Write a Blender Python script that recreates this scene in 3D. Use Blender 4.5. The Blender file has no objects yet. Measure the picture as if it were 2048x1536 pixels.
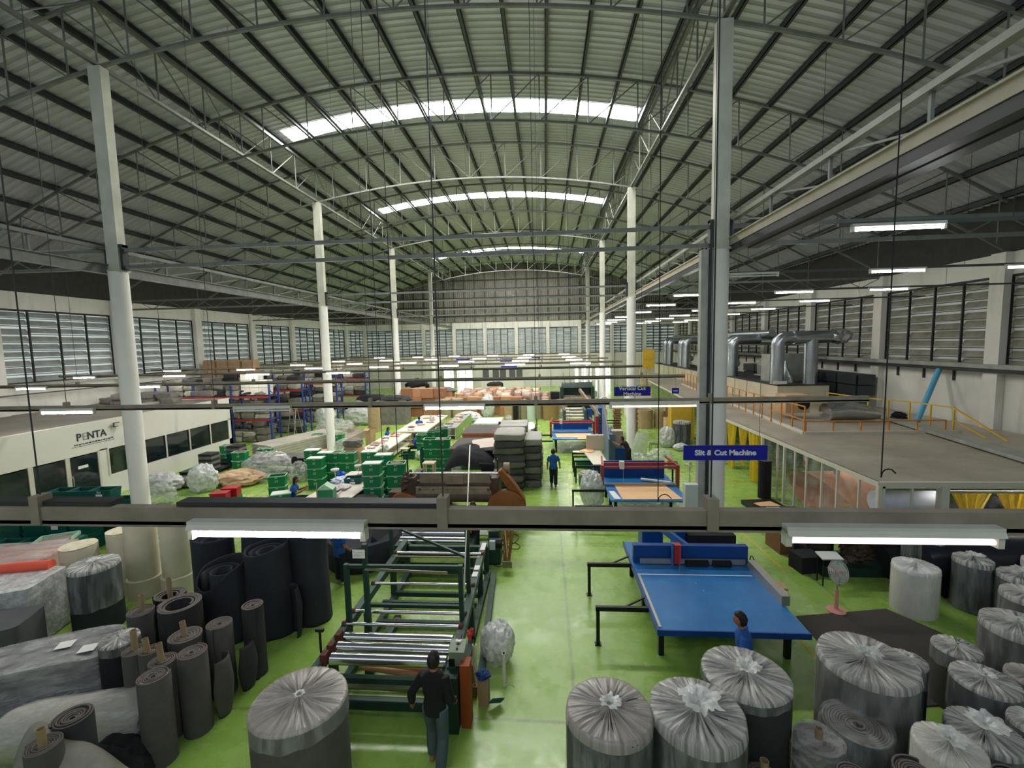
import bpy, math, random
from math import sin, cos, pi, sqrt, atan2, radians
from mathutils import Vector, Matrix, Euler, noise
C = bpy.context.scene.collection
SC = bpy.context.scene
# ---------------------------------------------------------------- camera, world, exposure
CAM_H = 6.2
FPX, YAW, PITCH, ROLL = 888.93, 0.07573, 0.08982, -0.02215
_fw = Vector((-sin(YAW)*cos(PITCH), cos(YAW)*cos(PITCH), -sin(PITCH)))
_r0 = Vector((cos(YAW), sin(YAW), 0)); _u0 = _r0.cross(_fw)
_r = _r0*cos(ROLL)+_u0*sin(ROLL); _u = -_r0*sin(ROLL)+_u0*cos(ROLL)
cd = bpy.data.cameras.new('camera'); cam = bpy.data.objects.new('camera', cd); C.objects.link(cam)
cam.matrix_world = Matrix(((_r.x,_u.x,-_fw.x,0),(_r.y,_u.y,-_fw.y,0),(_r.z,_u.z,-_fw.z,CAM_H),(0,0,0,1)))
cd.sensor_width = 36; cd.lens = FPX*36/2048; cd.clip_start = .05; cd.clip_end = 400
SC.camera = cam
w = bpy.data.worlds.new('world'); SC.world = w; w.use_nodes = True
w.node_tree.nodes['Background'].inputs[0].default_value = (.75,.85,1,1); w.node_tree.nodes['Background'].inputs[1].default_value = 1.0
SC.view_settings.view_transform = 'Standard'; SC.view_settings.look = 'None'; SC.view_settings.gamma = 1
SC.view_settings.use_curve_mapping = False; SC.view_settings.exposure = 1.3
SKY_E, TUBE_E, WIN_E = 20.0, 80.0, 0.16
# picks taken from the photograph turned into places in the hall
def ray(x, y): return _fw+_r*((x-1024)/FPX)-_u*((y-768)/FPX)
def G(x, y, z=0.):
    d = ray(x, y); t = (z-CAM_H)/d.z; return Vector((d.x*t, d.y*t, z))
def AY(x, y, Y):
    d = ray(x, y); t = Y/d.y; return Vector((d.x*t, Y, CAM_H+d.z*t))
def AX(x, y, X):
    d = ray(x, y); t = X/d.x; return Vector((X, d.y*t, CAM_H+d.z*t))
V = Vector
# ---------------------------------------------------------------- mesh helper
class MB:
    def __init__(s): s.v=[]; s.f=[]; s.m=[]; s.cm=0
    def mat(s, i): s.cm=i; return s
    def add(s, vs, fs):
        o=len(s.v); s.v+= [tuple(v) for v in vs]; s.f+=[tuple(i+o for i in f) for f in fs]; s.m+=[s.cm]*len(fs); return s
    def box(s,x0,x1,y0,y1,z0,z1):
        return s.add([(x0,y0,z0),(x1,y0,z0),(x1,y1,z0),(x0,y1,z0),(x0,y0,z1),(x1,y0,z1),(x1,y1,z1),(x0,y1,z1)],
          [(0,3,2,1),(4,5,6,7),(0,1,5,4),(1,2,6,5),(2,3,7,6),(3,0,4,7)])
    def cb(s,cx,cy,cz,sx,sy,sz,rz=0,rx=0,ry=0):
        R=Euler((rx,ry,rz)).to_matrix(); c=V((cx,cy,cz)); a=[]
        for k in (-.5,.5):
            for i,j in ((-.5,-.5),(.5,-.5),(.5,.5),(-.5,.5)): a.append(c+R@V((i*sx,j*sy,k*sz)))
        return s.add(a,[(0,3,2,1),(4,5,6,7),(0,1,5,4),(1,2,6,5),(2,3,7,6),(3,0,4,7)])
    def bar(s,p,q,w,h=None,up=(0,0,1)):
        p=V(p);q=V(q);h=h or w;d=(q-p).normalized();u=V(up)
        if abs(d.dot(u))>.99:u=V((0,1,0))
        a=d.cross(u).normalized()*w/2;b=a.cross(d).normalized()*h/2
        return s.add([p-a-b,p+a-b,p+a+b,p-a+b,q-a-b,q+a-b,q+a+b,q-a+b],[(0,1,2,3),(7,6,5,4),(0,4,5,1),(1,5,6,2),(2,6,7,3),(3,7,4,0)])
    def tube(s,pts,r,n=8,caps=True,closed=False):
        pts=[V(p) for p in pts]; N=len(pts); rs=r if isinstance(r,(list,tuple)) else [r]*N
        u=None; vs=[]
        for i,p in enumerate(pts):
            d=(pts[min(i+1,N-1)]-pts[max(i-1,0)]); d=d.normalized() if d.length>1e-9 else V((0,0,1))
            if u is None:
                u=d.cross(V((0,0,1)) if abs(d.z)<.9 else V((0,1,0))).normalized()
            else: u=(u-d*u.dot(d)).normalized()
            b=d.cross(u)
            for k in range(n):
                t=2*pi*k/n; vs.append(p+(u*cos(t)+b*sin(t))*rs[i])
        fs=[(i*n+k,i*n+(k+1)%n,(i+1)*n+(k+1)%n,(i+1)*n+k) for i in range(N-1) for k in range(n)]
        if caps: fs+=[tuple(range(n))[::-1],tuple((N-1)*n+k for k in range(n))]
        return s.add(vs,fs)
    def cyl(s,p,q,r,r2=None,n=12,caps=True): return s.tube([p,q],[r,r if r2 is None else r2],n,caps)
    def lathe(s,c,prof,n=24,wob=None,cap=True):
        c=V(c); vs=[]; M=len(prof)
        for j,(r,z) in enumerate(prof):
            for k in range(n):
                t=2*pi*k/n; rr=r*(wob(t,j) if wob else 1); vs.append(c+V((rr*cos(t),rr*sin(t),z)))
        fs=[(j*n+k,j*n+(k+1)%n,(j+1)*n+(k+1)%n,(j+1)*n+k) for j in range(M-1) for k in range(n)]
        if cap: fs+=[tuple(range(n))[::-1],tuple((M-1)*n+k for k in range(n))]
        return s.add(vs,fs)
    def surf(s,nu,nv,fn,cu=False):
        vs=[fn(i/nu,j/nv) for j in range(nv+1) for i in range(nu if cu else nu+1)]; W=nu if cu else nu+1
        return s.add(vs,[(j*W+i,j*W+(i+1)%W,(j+1)*W+(i+1)%W,(j+1)*W+i) for j in range(nv) for i in range(nu)])
    def prism(s,poly,z0,z1,ax=2):
        n=len(poly)
        f=(lambda a,b,z:(a,b,z)) if ax==2 else ((lambda a,b,z:(a,z,b)) if ax==1 else (lambda a,b,z:(z,a,b)))
        vs=[f(a,b,z0) for a,b in poly]+[f(a,b,z1) for a,b in poly]
        return s.add(vs,[tuple(range(n))[::-1],tuple(range(n,2*n))]+[(i,(i+1)%n,n+(i+1)%n,n+i) for i in range(n)])
    def blob(s,c,rad,seed=0,amp=.15,fr=1.6,nu=28,nv=16,flat=None,R=None,pw=1.0,rdg=0.):
        c=V(c)
        def fn(u,v):
            t=2*pi*u; ph=pi*(v-.5); d=V((cos(ph)*cos(t),cos(ph)*sin(t),sin(ph)))
            if pw!=1.0: d=V([math.copysign(abs(a)**pw,a) for a in d])
            k=1+rdg*(.32-abs(noise.noise(d*fr*1.7+V((seed,3,seed*2)))))+rdg*.6*(.3-abs(noise.noise(d*fr*3.6+V((9,seed,seed)))))+amp*noise.noise(d*fr+V((seed*7.3,seed,0)))+amp*.5*noise.noise(d*fr*2.7+V((0,seed*3.1,0)))+amp*.3*noise.noise(d*fr*6+V((seed,0,9)))
            p=V((d.x*rad[0],d.y*rad[1],d.z*rad[2]))*k
            if R: p=R@p
            p=c+p
            if flat is not None and p.z<flat: p.z=flat
            return p
        return s.surf(nu,nv,fn,True)
    def build(s,name,mats,parent=None,loc=None,sm=True,ang=35,mods=None):
        me=bpy.data.meshes.new(name); me.from_pydata(s.v,[],s.f); me.validate(); me.update()
        if not isinstance(mats,(list,tuple)): mats=[mats]
        for m in mats: me.materials.append(m)
        if len(mats)>1 and len(me.polygons)==len(s.m): me.polygons.foreach_set('material_index',s.m)
        if sm:
            me.polygons.foreach_set('use_smooth',[True]*len(me.polygons)); me.set_sharp_from_angle(angle=radians(ang))
        o=bpy.data.objects.new(name,me); C.objects.link(o)
        if parent: o.parent=parent
        if loc is not None: o.location=loc
        return o
def tag(o,label,cat,group=None,kind=None):
    o['label']=label; o['category']=cat
    if group: o['group']=group
    if kind: o['kind']=kind
    return o
def thing(name,label,cat,loc=(0,0,0),rz=0,group=None):
    o=bpy.data.objects.new(name,None); C.objects.link(o); o.location=loc; o.rotation_euler=(0,0,rz); o.empty_display_size=.1
    return tag(o,label,cat,group)
def st(name,mb,m,parent=None,**k):
    o=mb.build(name,m,parent,**k)
    if not parent: o['kind']='structure'
    return o
def dup(root,loc,rz=0,label=None,group=None,scale=None):
    r=root.copy(); C.objects.link(r); r.location=loc; r.rotation_euler=(0,0,rz)
    if scale: r.scale=scale
    if label: r['label']=label
    if group: r['group']=group
    for ch in list(root.children):
        c=ch.copy(); C.objects.link(c); c.parent=r
        for g in list(ch.children):
            d=g.copy(); C.objects.link(d); d.parent=c
    return r
# ---------------------------------------------------------------- materials
def srgb(r,g,b):
    f=lambda c:(c/255/12.92 if c/255<=.04045 else ((c/255+.055)/1.055)**2.4)
    return (f(r),f(g),f(b),1)
class NT:
    def __init__(s,name):
        s.m=bpy.data.materials.new(name); s.m.use_nodes=True; s.t=s.m.node_tree; s.n=s.t.nodes; s.l=s.t.links
        s.b=s.n['Principled BSDF']; s.out=s.n['Material Output']
    def nd(s,ty,**k):
        n=s.n.new(ty)
        for a,v in k.items():
            if a.startswith('i_'):
                key=a[2:]; n.inputs[int(key) if key.isdigit() else key.replace('_',' ')].default_value=v
            else: setattr(n,a,v)
        return n
    def ln(s,a,b): s.l.new(a,b)
    def ramp(s,fac,stops):
        r=s.nd('ShaderNodeValToRGB'); e=r.color_ramp.elements
        while len(e)<len(stops): e.new(.5)
        for i,(p,c) in enumerate(stops): e[i].position=p; e[i].color=c if len(c)==4 else (*c,1)
        s.ln(fac,r.inputs[0]); return r.outputs[0]
    def mix(s,fac,a,b,bt='MIX'):
        m=s.nd('ShaderNodeMix',data_type='RGBA',blend_type=bt)
        for i,x in ((0,fac),(6,a),(7,b)):
            if isinstance(x,(int,float,tuple)): m.inputs[i].default_value=x
            else: s.ln(x,m.inputs[i])
        return m.outputs[2]
    def math(s,op,a,b=0.):
        m=s.nd('ShaderNodeMath',operation=op)
        for i,x in ((0,a),(1,b)):
            if isinstance(x,(int,float)): m.inputs[i].default_value=x
            else: s.ln(x,m.inputs[i])
        return m.outputs[0]
    def noise(s,scale,detail=3,vec=None,rough=.5):
        n=s.nd('ShaderNodeTexNoise'); n.inputs['Scale'].default_value=scale; n.inputs['Detail'].default_value=detail; n.inputs['Roughness'].default_value=rough
        if vec is not None: s.ln(vec,n.inputs['Vector'])
        return n.outputs['Fac']
    def obj(s): return s.nd('ShaderNodeTexCoord').outputs['Object']
    def scaled(s,vec,sc):
        m=s.nd('ShaderNodeMapping'); m.inputs['Scale'].default_value=sc; s.ln(vec,m.inputs['Vector']); return m.outputs[0]
    def bump(s,h,st_=.3,d=.02):
        b=s.nd('ShaderNodeBump'); b.inputs['Strength'].default_value=st_; b.inputs['Distance'].default_value=d; s.ln(h,b.inputs['Height']); s.ln(b.outputs[0],s.b.inputs['Normal'])
_mc={}
def M(name,col,rough=.6,metal=0.,var=.15,sc=3.,bump=0.,bsc=30.,spec=.4):
    """plain material with a little unevenness of its own"""
    if name in _mc: return _mc[name]
    n=NT(name); col=srgb(*col) if max(col)>1 else (*col,1)
    n.b.inputs['Roughness'].default_value=rough; n.b.inputs['Metallic'].default_value=metal; n.b.inputs['Specular IOR Level'].default_value=spec
    ob=n.obj(); f=n.noise(sc,4,ob,.6)
    lo=tuple(c*(1-var) for c in col[:3]); hi=tuple(min(1,c*(1+var)) for c in col[:3])
    n.ln(n.ramp(f,[(.3,lo),(.7,hi)]),n.b.inputs['Base Color'])
    if bump: n.bump(n.noise(bsc,3,ob),bump,.01)
    _mc[name]=n.m; return n.m
def EM(name,col,e):
    if name in _mc: return _mc[name]
    n=NT(name); n.b.inputs['Base Color'].default_value=(.8,.8,.8,1); n.b.inputs['Emission Color'].default_value=(*col,1); n.b.inputs['Emission Strength'].default_value=e
    _mc[name]=n.m; return n.m
def film(name,tint=(.8,.82,.8),lo=.08,hi=.75,sc=(6,6,6),rough=.22,wr=.6,radial=False,p0=.42,p1=.72):
    """clear plastic film, milky along its wrinkles"""
    if name in _mc: return _mc[name]
    n=NT(name); ob=n.obj()
    if radial:
        sp=n.nd('ShaderNodeSeparateXYZ'); n.ln(ob,sp.inputs[0])
        an=n.math('ARCTAN2',sp.outputs[1],sp.outputs[0]); r=n.math('SQRT',n.math('ADD',n.math('MULTIPLY',sp.outputs[0],sp.outputs[0]),n.math('MULTIPLY',sp.outputs[1],sp.outputs[1])))
        cb=n.nd('ShaderNodeCombineXYZ'); n.ln(n.math('SINE',an),cb.inputs[0]); n.ln(n.math('COSINE',an),cb.inputs[1]); n.ln(n.math('MULTIPLY',r,.22),cb.inputs[2])
        f=n.noise(9.,3,cb.outputs[0],.65)
        c=n.math('SUBTRACT',.16,r); c=n.math('MULTIPLY',n.math('MAXIMUM',c,0.),3.2)
        f=n.math('ADD',f,c)
    else:
        f=n.noise(1.,4,n.scaled(ob,sc),.65)
    fac=n.nd('ShaderNodeMapRange'); fac.inputs[1].default_value=p0; fac.inputs[2].default_value=p1; fac.inputs[3].default_value=lo; fac.inputs[4].default_value=hi; n.ln(f,fac.inputs[0])
    n.b.inputs['Base Color'].default_value=(*tint,1); n.b.inputs['Roughness'].default_value=rough; n.b.inputs['Specular IOR Level'].default_value=.8
    n.bump(f,wr,.03)
    tr=n.nd('ShaderNodeBsdfTransparent'); mx=n.nd('ShaderNodeMixShader')
    n.ln(fac.outputs[0],mx.inputs[0]); n.ln(tr.outputs[0],mx.inputs[1]); n.ln(n.b.outputs[0],mx.inputs[2]); n.ln(mx.outputs[0],n.out.inputs[0])
    _mc[name]=n.m; return n.m
rnd=random.Random(7)
def txt(s,size,ext=.004,font=None,align='CENTER'):
    """lettering turned into a mesh in the local XY plane"""
    cu=bpy.data.curves.new('lettering','FONT'); cu.body=s; cu.size=size; cu.extrude=ext; cu.align_x=align; cu.align_y='CENTER'; cu.resolution_u=3
    if font: cu.offset=font
    o=bpy.data.objects.new('lettering',cu); C.objects.link(o); dg=bpy.context.evaluated_depsgraph_get(); dg.update()
    me=bpy.data.meshes.new_from_object(o.evaluated_get(dg)); bpy.data.objects.remove(o); return me
def letter(name,s,size,m,parent,loc,rot,bold=0,sx=1.):
    me=txt(s,size,.004,bold); me.materials.clear(); me.materials.append(m); o=bpy.data.objects.new(name,me); C.objects.link(o); o.parent=parent; o.location=loc; o.rotation_euler=rot; o.scale=(sx,1,1); return o
# ================================================================ the hall
X0,X1,YB,YF=-26.9,18.7,64.3,-6.6
XC=-4.1; XL,XR=-13.17,4.91; Y1,SP=13.11,12.81
def arc(X,z0=17.5,R=44.): return z0-(R-sqrt(R*R-(X-XC)**2))
# ---- floor: green epoxy with joints, scuffs, dirt
def floor_mat():
    n=NT('green_epoxy'); ob=n.obj()
    big=n.noise(.22,4,ob,.6); mid=n.noise(2.2,5,ob,.7); fine=n.noise(14,3,ob,.6)
    c=n.ramp(big,[(.3,srgb(122,160,64)),(.7,srgb(148,184,84))])
    c=n.mix(n.ramp(mid,[(.35,(0,0,0)),(.75,(.35,.35,.35))]),c,srgb(178,200,112))
    c=n.mix(n.ramp(fine,[(.62,(0,0,0)),(.75,(.4,.4,.4))]),c,srgb(82,108,60))
    # worn specks
    vo=n.nd('ShaderNodeTexVoronoi'); vo.inputs['Scale'].default_value=1.7; n.ln(ob,vo.inputs['Vector'])
    c=n.mix(n.ramp(vo.outputs['Distance'],[(.018,(.85,.85,.85)),(.03,(0,0,0))]),c,srgb(60,72,40))
    # cut joints every 6.4 m both ways, wandering a little and grimy
    sp=n.nd('ShaderNodeSeparateXYZ'); n.ln(ob,sp.inputs[0])
    wob=n.math('MULTIPLY',n.math('SUBTRACT',n.noise(1.1,3,ob),.5),.09)
    def joint(o,off,per):
        a=n.math('ADD',n.math('ADD',o,wob),off); a=n.math('PINGPONG',a,per/2)
        return n.ramp(a,[(.008,(1,1,1)),(.05,(0,0,0))])
    jm=n.math('MAXIMUM',joint(sp.outputs[0],-.42+64,6.4),joint(sp.outputs[1],-.4+64,6.4))
    jm=n.math('MULTIPLY',jm,n.math('MULTIPLY',n.noise(3,2,ob),1.1))
    c=n.mix(jm,c,srgb(96,112,70)); n.ln(c,n.b.inputs['Base Color'])
    n.ln(n.ramp(mid,[(.3,(.16,.16,.16)),(.75,(.42,.42,.42))]),n.b.inputs['Roughness']); n.b.inputs['Specular IOR Level'].default_value=.5
    n.bump(n.noise(5,2,ob),.08,.01); return n.m
st('floor',MB().box(X0-.3,X1+.3,YF-.3,YB+.3,-.3,0),floor_mat())
def wallmat():
    n=NT('painted_wall'); ob=n.obj(); f=n.noise(.8,5,ob,.6); g=n.noise(1.,4,n.scaled(ob,(3,3,.35)),.6)
    c=n.ramp(f,[(.3,srgb(206,203,192)),(.7,srgb(222,219,208))]); c=n.mix(n.ramp(g,[(.55,(0,0,0)),(.8,(.45,.45,.45))]),c,srgb(165,162,150))
    n.ln(c,n.b.inputs['Base Color']); n.b.inputs['Roughness'].default_value=.8; return n.m
WALL=wallmat()
STEEL=M('grey_painted_steel',(74,78,76),.5,.2,.2,2.); DSTEEL=M('dark_steel',(52,55,55),.5,.2,.2,2.)
LSTEEL=M('pale_grey_steel',(150,152,142),.5,.1,.18,2.); BEAMT=M('dusty_beam_steel',(138,128,112),.75,0,.25,3.)
# walls (lower wall, sill to head openings between pilasters, head beam)
HW=9.38; SZ,HZ=4.75,8.45
bays=[Y1+SP*.5*k for k in range(-3,9)]  # pilaster lines along the length
bx=[XC+4.52*k for k in range(-5,6)]     # pilaster lines across the back
def sidewall(name,x,s):
    m=MB(); xa,xb=sorted((x,x+s*.25)); m.box(xa,xb,YF,YB,0,SZ); m.box(xa,xb,YF,YB,HZ,HW)
    for y in bays:
        xa2,xb2=sorted((x-s*.3,x+s*.25)); m.box(xa2,xb2,y-.3,y+.3,0,HW)
    st(name,m,WALL,sm=False)
sidewall('wall_left',-26.6,-1); sidewall('wall_right',18.4,1)
m=MB().box(X0,X1,YB,YB+.25,0,SZ).box(X0,X1,YB,YB+.25,HZ,HW)
for x in bx: m.box(x-.25,x+.25,YB-.3,YB+.25,0,HW)
st('wall_back',m,WALL,sm=False)
st('wall_front',MB().box(X0,X1,YF-.25,YF,0,11.5),WALL,sm=False)
# corrugated gable above the back wall and dark closure strips over the side walls
def corr(mat_name,c1,c2,rough,metal,bstr=.3):
    n=NT(mat_name); ob=n.obj(); f=n.noise(.5,5,ob,.65); g=n.noise(3.,4,ob,.6)
    c=n.ramp(f,[(.3,srgb(*c1)),(.7,srgb(*c2))]); c=n.mix(n.ramp(g,[(.5,(0,0,0)),(.9,(.5,.5,.5))]),c,srgb(110,100,84))
    n.ln(c,n.b.inputs['Base Color']); n.b.inputs['Roughness'].default_value=rough; n.b.inputs['Metallic'].default_value=metal
    return n.m
SHEET=corr('aged_corrugated_sheet',(112,110,100),(150,146,132),.6,.2)
def gable(y,name):
    m=MB(); N=300; xs=[X0+(X1-X0)*i/N for i in range(N+1)]; vs=[]
    for i,x in enumerate(xs):
        yy=y+(.0 if i%2 else .05); vs+=[(x,yy,HW-.1),(x,yy,arc(x)+.28)]
    m.add(vs,[(2*i,2*i+2,2*i+3,2*i+1) for i in range(N)]); return st(name,m,SHEET,sm=False)
gable(YB+.05,'trim_1'); 
m=MB(); 
for x in [X0+.4+1.5*i for i in range(31)]:
    if arc(x)-.1>HW: m.box(x-.04,x+.04,YB-.14,YB-.03,HW,arc(x))
for z in [10.4+1.25*i for i in range(6)]:
    hw=min(22.6,sqrt(max(.01,44**2-(44-17.4+z)**2))); m.box(XC-hw,XC+hw,YB-.1,YB-.02,z-.06,z+.06)
st('trim_2',m,DSTEEL,sm=False)
DARKSH=M('dark_closure_sheet',(58,56,52),.8,0,.2)
st('trim_3',MB().box(-26.85,-26.7,YF,YB,HW,11.6),DARKSH,sm=False); st('trim_4',MB().box(18.5,18.65,YF,YB,HW,11.6),DARKSH,sm=False)
# louvred window bands: tilted slats in a frame of mullions, daylight behind
SLAT=M('louvre_slat',(150,152,146),.5,0,.25,1.5); SLATR=M('louvre_slat_dark',(128,126,110),.6,0,.3,1.5)  # second slat colour is a darker tone for the right wall
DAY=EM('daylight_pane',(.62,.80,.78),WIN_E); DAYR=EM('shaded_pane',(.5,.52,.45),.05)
FRM=M('window_frame_steel',(42,44,44),.5,.2)
wn=0
def louvre(o,dx,nx,L,rt):
    """o: lower start corner on the inner wall face, dx: along the wall, nx: inward normal"""
    global wn; wn+=1; dx=V(dx); nx=V(nx); o=V(o); H=HZ-SZ
    r=thing('window_%d'%wn,'',''); 
    for k in ('label','category'): del r[k]
    r['kind']='structure'; r.location=o
    mb=MB(); n=9; ph=H/n; rr=random.Random(wn)
    for i in range(n):
        z=ph*(i+.5); 
        a=-nx*.04+V((0,0,z-ph*.33+rr.uniform(-.02,.02))); b=-nx*.16+V((0,0,z+ph*.30)); mid=(a+b)/2+nx*.03
        for t in range(4):
            s0=dx*(L*t/4+.04); s1=dx*(L*(t+1)/4-.04); j=V((0,0,rr.uniform(-.035,.035)))
            mb.add([s0+a+j,s1+a+j,s1+mid+j,s0+mid+j,s1+b+j,s0+b+j],[(0,1,2,3),(3,2,4,5)])
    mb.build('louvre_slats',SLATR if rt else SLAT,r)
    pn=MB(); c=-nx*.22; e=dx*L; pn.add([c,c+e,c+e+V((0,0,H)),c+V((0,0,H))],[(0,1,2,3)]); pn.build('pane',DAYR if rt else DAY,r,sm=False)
    fr=MB()
    for t in range(5): q=dx*(L*t/4)-nx*.03; fr.bar(q,q+V((0,0,H)),.09,.06)
    for z in (0,H): fr.bar(V((0,0,z))-nx*.03,dx*L+V((0,0,z))-nx*.03,.07,.1)
    for i in range(1,n): z=ph*i+.02; fr.bar(V((0,0,z))-nx*.05,dx*L+V((0,0,z))-nx*.05,.025,.03)
    fr.build('window_frame',FRM,r,sm=False); return r
for k in range(1,len(bays)-1):
    y0,y1=bays[k]+.3,bays[k+1]-.3
    louvre((-26.6,y0,SZ),(0,1,0),(1,0,0),y1-y0,False)
for i in range(len(bx)-1):
    louvre((bx[i]+.25,YB,SZ),(1,0,0),(0,-1,0),4.02,False)
for k in range(1,len(bays)-1):
    y0,y1=bays[k]+.3,bays[k+1]-.3
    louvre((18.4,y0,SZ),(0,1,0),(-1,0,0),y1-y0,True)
for i in range(10): louvre((bx[i]+.25,YF+.24,SZ),(1,0,0),(0,1,0),4.02,False)  # unseen front wall louvres, added behind the camera as fill light
# gutter ledges and brackets under the windows
m=MB().box(-26.6,-26.35,YF,YB,SZ-.16,SZ-.02)
st('trim_5',m,LSTEEL,sm=False)
m=MB().box(17.95,18.4,YF,YB,SZ+.02,SZ+.2)
st('trim_6',m,LSTEEL,sm=False)
m=MB().box(17.99,18.05,YF,YB,SZ-.14,SZ+.02)
for k in range(36): y=7+1.6*k; m.box(18.0,18.38,y-.04,y+.04,SZ-.06,SZ+.02); m.box(18.32,18.39,y-.04,y+.04,SZ-.62,SZ)
st('trim_7',m,DSTEEL,sm=False)
# ---- roof sheet with ribs across the hall, split by the translucent strips
SKYY=[(22.0,23.1),(34.9,36.0),(54.2,55.5)]; SX0,SX1=-12.8,4.55
def roofmat():
    n=NT('silver_roof_sheet'); ob=n.obj(); f=n.noise(.35,5,ob,.65); g=n.noise(1.,4,n.scaled(ob,(.5,4,1)),.6)
    c=n.ramp(f,[(.3,srgb(180,180,190)),(.7,srgb(200,200,210))]); c=n.mix(n.ramp(g,[(.5,(0,0,0)),(.8,(.4,.4,.4))]),c,srgb(146,144,146))
    n.ln(c,n.b.inputs['Base Color']); n.b.inputs['Metallic'].default_value=.35; n.b.inputs['Roughness'].default_value=.42; return n.m
ROOF=roofmat()
def rib(y):
    t=(y/.33)%1.; return .0 if t<.62 else (.06 if .70<t<.92 else .03)
def roofpatch(xa,xb,ya,yb,mb,nx,lift=0):
    ys=[];y=ya
    k=math.floor(ya/.33)
    while True:
        done=False
        for t in (.0,.62,.70,.92):
            yy=(k+t)*.33
            if yy>ya and yy<yb: ys.append(yy)
            if yy>=yb: done=True
        k+=1
        if done: break
    ys=[ya]+ys+[yb]; vs=[]
    for y in ys:
        for i in range(nx+1):
            x=xa+(xb-xa)*i/nx; vs.append((x,y,arc(x)+.22+rib(y+1e-4)+lift))
    W=nx+1; mb.add(vs,[(j*W+i,j*W+i+1,(j+1)*W+i+1,(j+1)*W+i) for j in range(len(ys)-1) for i in range(nx)])
m=MB(); roofpatch(X0-.2,SX0,YF-.3,YB+.3,m,14); roofpatch(SX1,X1+.2,YF-.3,YB+.3,m,14)
yy=YF-.3
for a,b in SKYY: roofpatch(SX0,SX1,yy,a,m,20); yy=b
roofpatch(SX0,SX1,yy,YB+.3,m,20); st('ceiling',m,ROOF,ang=20)
SKY=EM('translucent_roof_sheet',(1.,.99,.96),SKY_E)
for a,b in SKYY:
    wn+=1; m=MB()
    def f(u,v,a=a,b=b):
        x=SX0+(SX1-SX0)*u; j=.05*sin(u*41)+.03*sin(u*97); return (x,a-.02+(b-a+.04)*v+j*(1 if v>.5 else 0),arc(x)+.24)
    m.surf(120,6,f); st('window_%d'%wn,m,SKY)
# ---- purlins
PUR=M('purlin_steel',(70,74,74),.55,.25,.2)
for i in range(-15,16):
    x=XC-.15+1.49*i
    if x<X0+.2 or x>X1-.2: continue
    z=arc(x)+.12; m=MB(); m.box(x-.06,x+.06,YF,YB,z-.14,z-.12); m.box(x-.06,x-.035,YF,YB,z-.14,z+.09); m.box(x-.06,x+.06,YF,YB,z+.07,z+.09)
    o9=['first','second','third','fourth','fifth','sixth','seventh','eighth','ninth','tenth','eleventh','twelfth','thirteenth','fourteenth','fifteenth']
    tag(m.build('roof_purlin',PUR,sm=False),'long steel roof purlin along the ridge of the vault' if i==0 else 'long steel roof purlin, %s out from the ridge on the %s side'%(o9[abs(i)-1],'left' if i<0 else 'right'),'roof beam','roof purlins running the length of the hall')
# ---- arched trusses across
ordw=['nearest','second nearest','third','fourth','fifth','sixth','seventh','eighth','ninth','farthest']
TS=M('truss_steel',(116,118,112),.5,.25,.2)
def arcpts(z0,R,xa,xb,n=60): return [V((xa+(xb-xa)*i/n,0,arc(xa+(xb-xa)*i/n,z0,R))) for i in range(n+1)]
def truss_parts(r,rch=.05):
    xa,xb=-26.5,18.3
    t=MB(); P=arcpts(17.5,44.,xa,xb)
    for i in range(len(P)-1): t.bar(P[i],P[i+1],.09,.1)
    t.build('top_chord',TS,r); b=MB(); P=arcpts(15.62,44.,xa,xb)
    for i in range(len(P)-1): b.bar(P[i],P[i+1],.09,.08)
    b.build('bottom_chord',TS,r); wb=MB()
    for i in range(-11,12):
        x=XC+2.01*i
        wb.cyl((x,0,arc(x,15.62)),(x,0,arc(x)),.028,n=6)
        if i<11 and i!=0 or i==0:
            if i<0: x2=x+2.01; wb.cyl((x,0,arc(x)),(x2,0,arc(x2,15.62)),.024,n=6)
            elif i<11: x2=x+2.01; wb.cyl((x,0,arc(x,15.62)),(x2,0,arc(x2)),.024,n=6)
    wb.build('web',TS,r)
tr0=None; nth=0
for j in range(-2,8):
    y=Y1+SP*.5*j; onc=(j%2==0)
    lab='arched lattice roof truss, %s, %s'%(['first behind the view','just overhead','first in view','second in view','third in view','fourth in view','fifth in view','sixth in view','seventh in view','last before the back gable'][j+2],'on a column pair' if onc else 'between column pairs')
    if tr0 is None:
        tr0=thing('roof_truss',lab,'roof truss',(0,y,0),0,'arched roof trusses'); truss_parts(tr0)
    else: dup(tr0,(0,y,0),0,lab)
# ---- longitudinal lattice girders at roof level over the column rows
def longgird(x,s):
    r=thing('lattice_girder','steel lattice girder carrying the roof along the top of the %s row of columns'%s,'roof beam',(x,0,0))
    zt=arc(x)-.02; zb=14.75
    MB().box(-.07,.07,YF,YB,zt-.08,zt+.04).build('top_chord',TS,r,sm=False); MB().box(-.06,.06,YF,YB,zb-.05,zb+.05).build('bottom_chord',TS,r,sm=False)
    wb=MB(); k=0; y=Y1-SP
    while y<YB-.5:
        wb.cyl((0,y,zb),(0,y,zt),.03,n=6); q=int(round((y-Y1)/(SP/6)))%6
        if q<3: wb.cyl((0,y,zt),(0,y+SP/6,zb),.026,n=6)
        else: wb.cyl((0,y,zb),(0,y+SP/6,zt),.026,n=6)
        y+=SP/6
    wb.build('web',TS,r)
longgird(XL,'left'); longgird(XR,'right')
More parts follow.
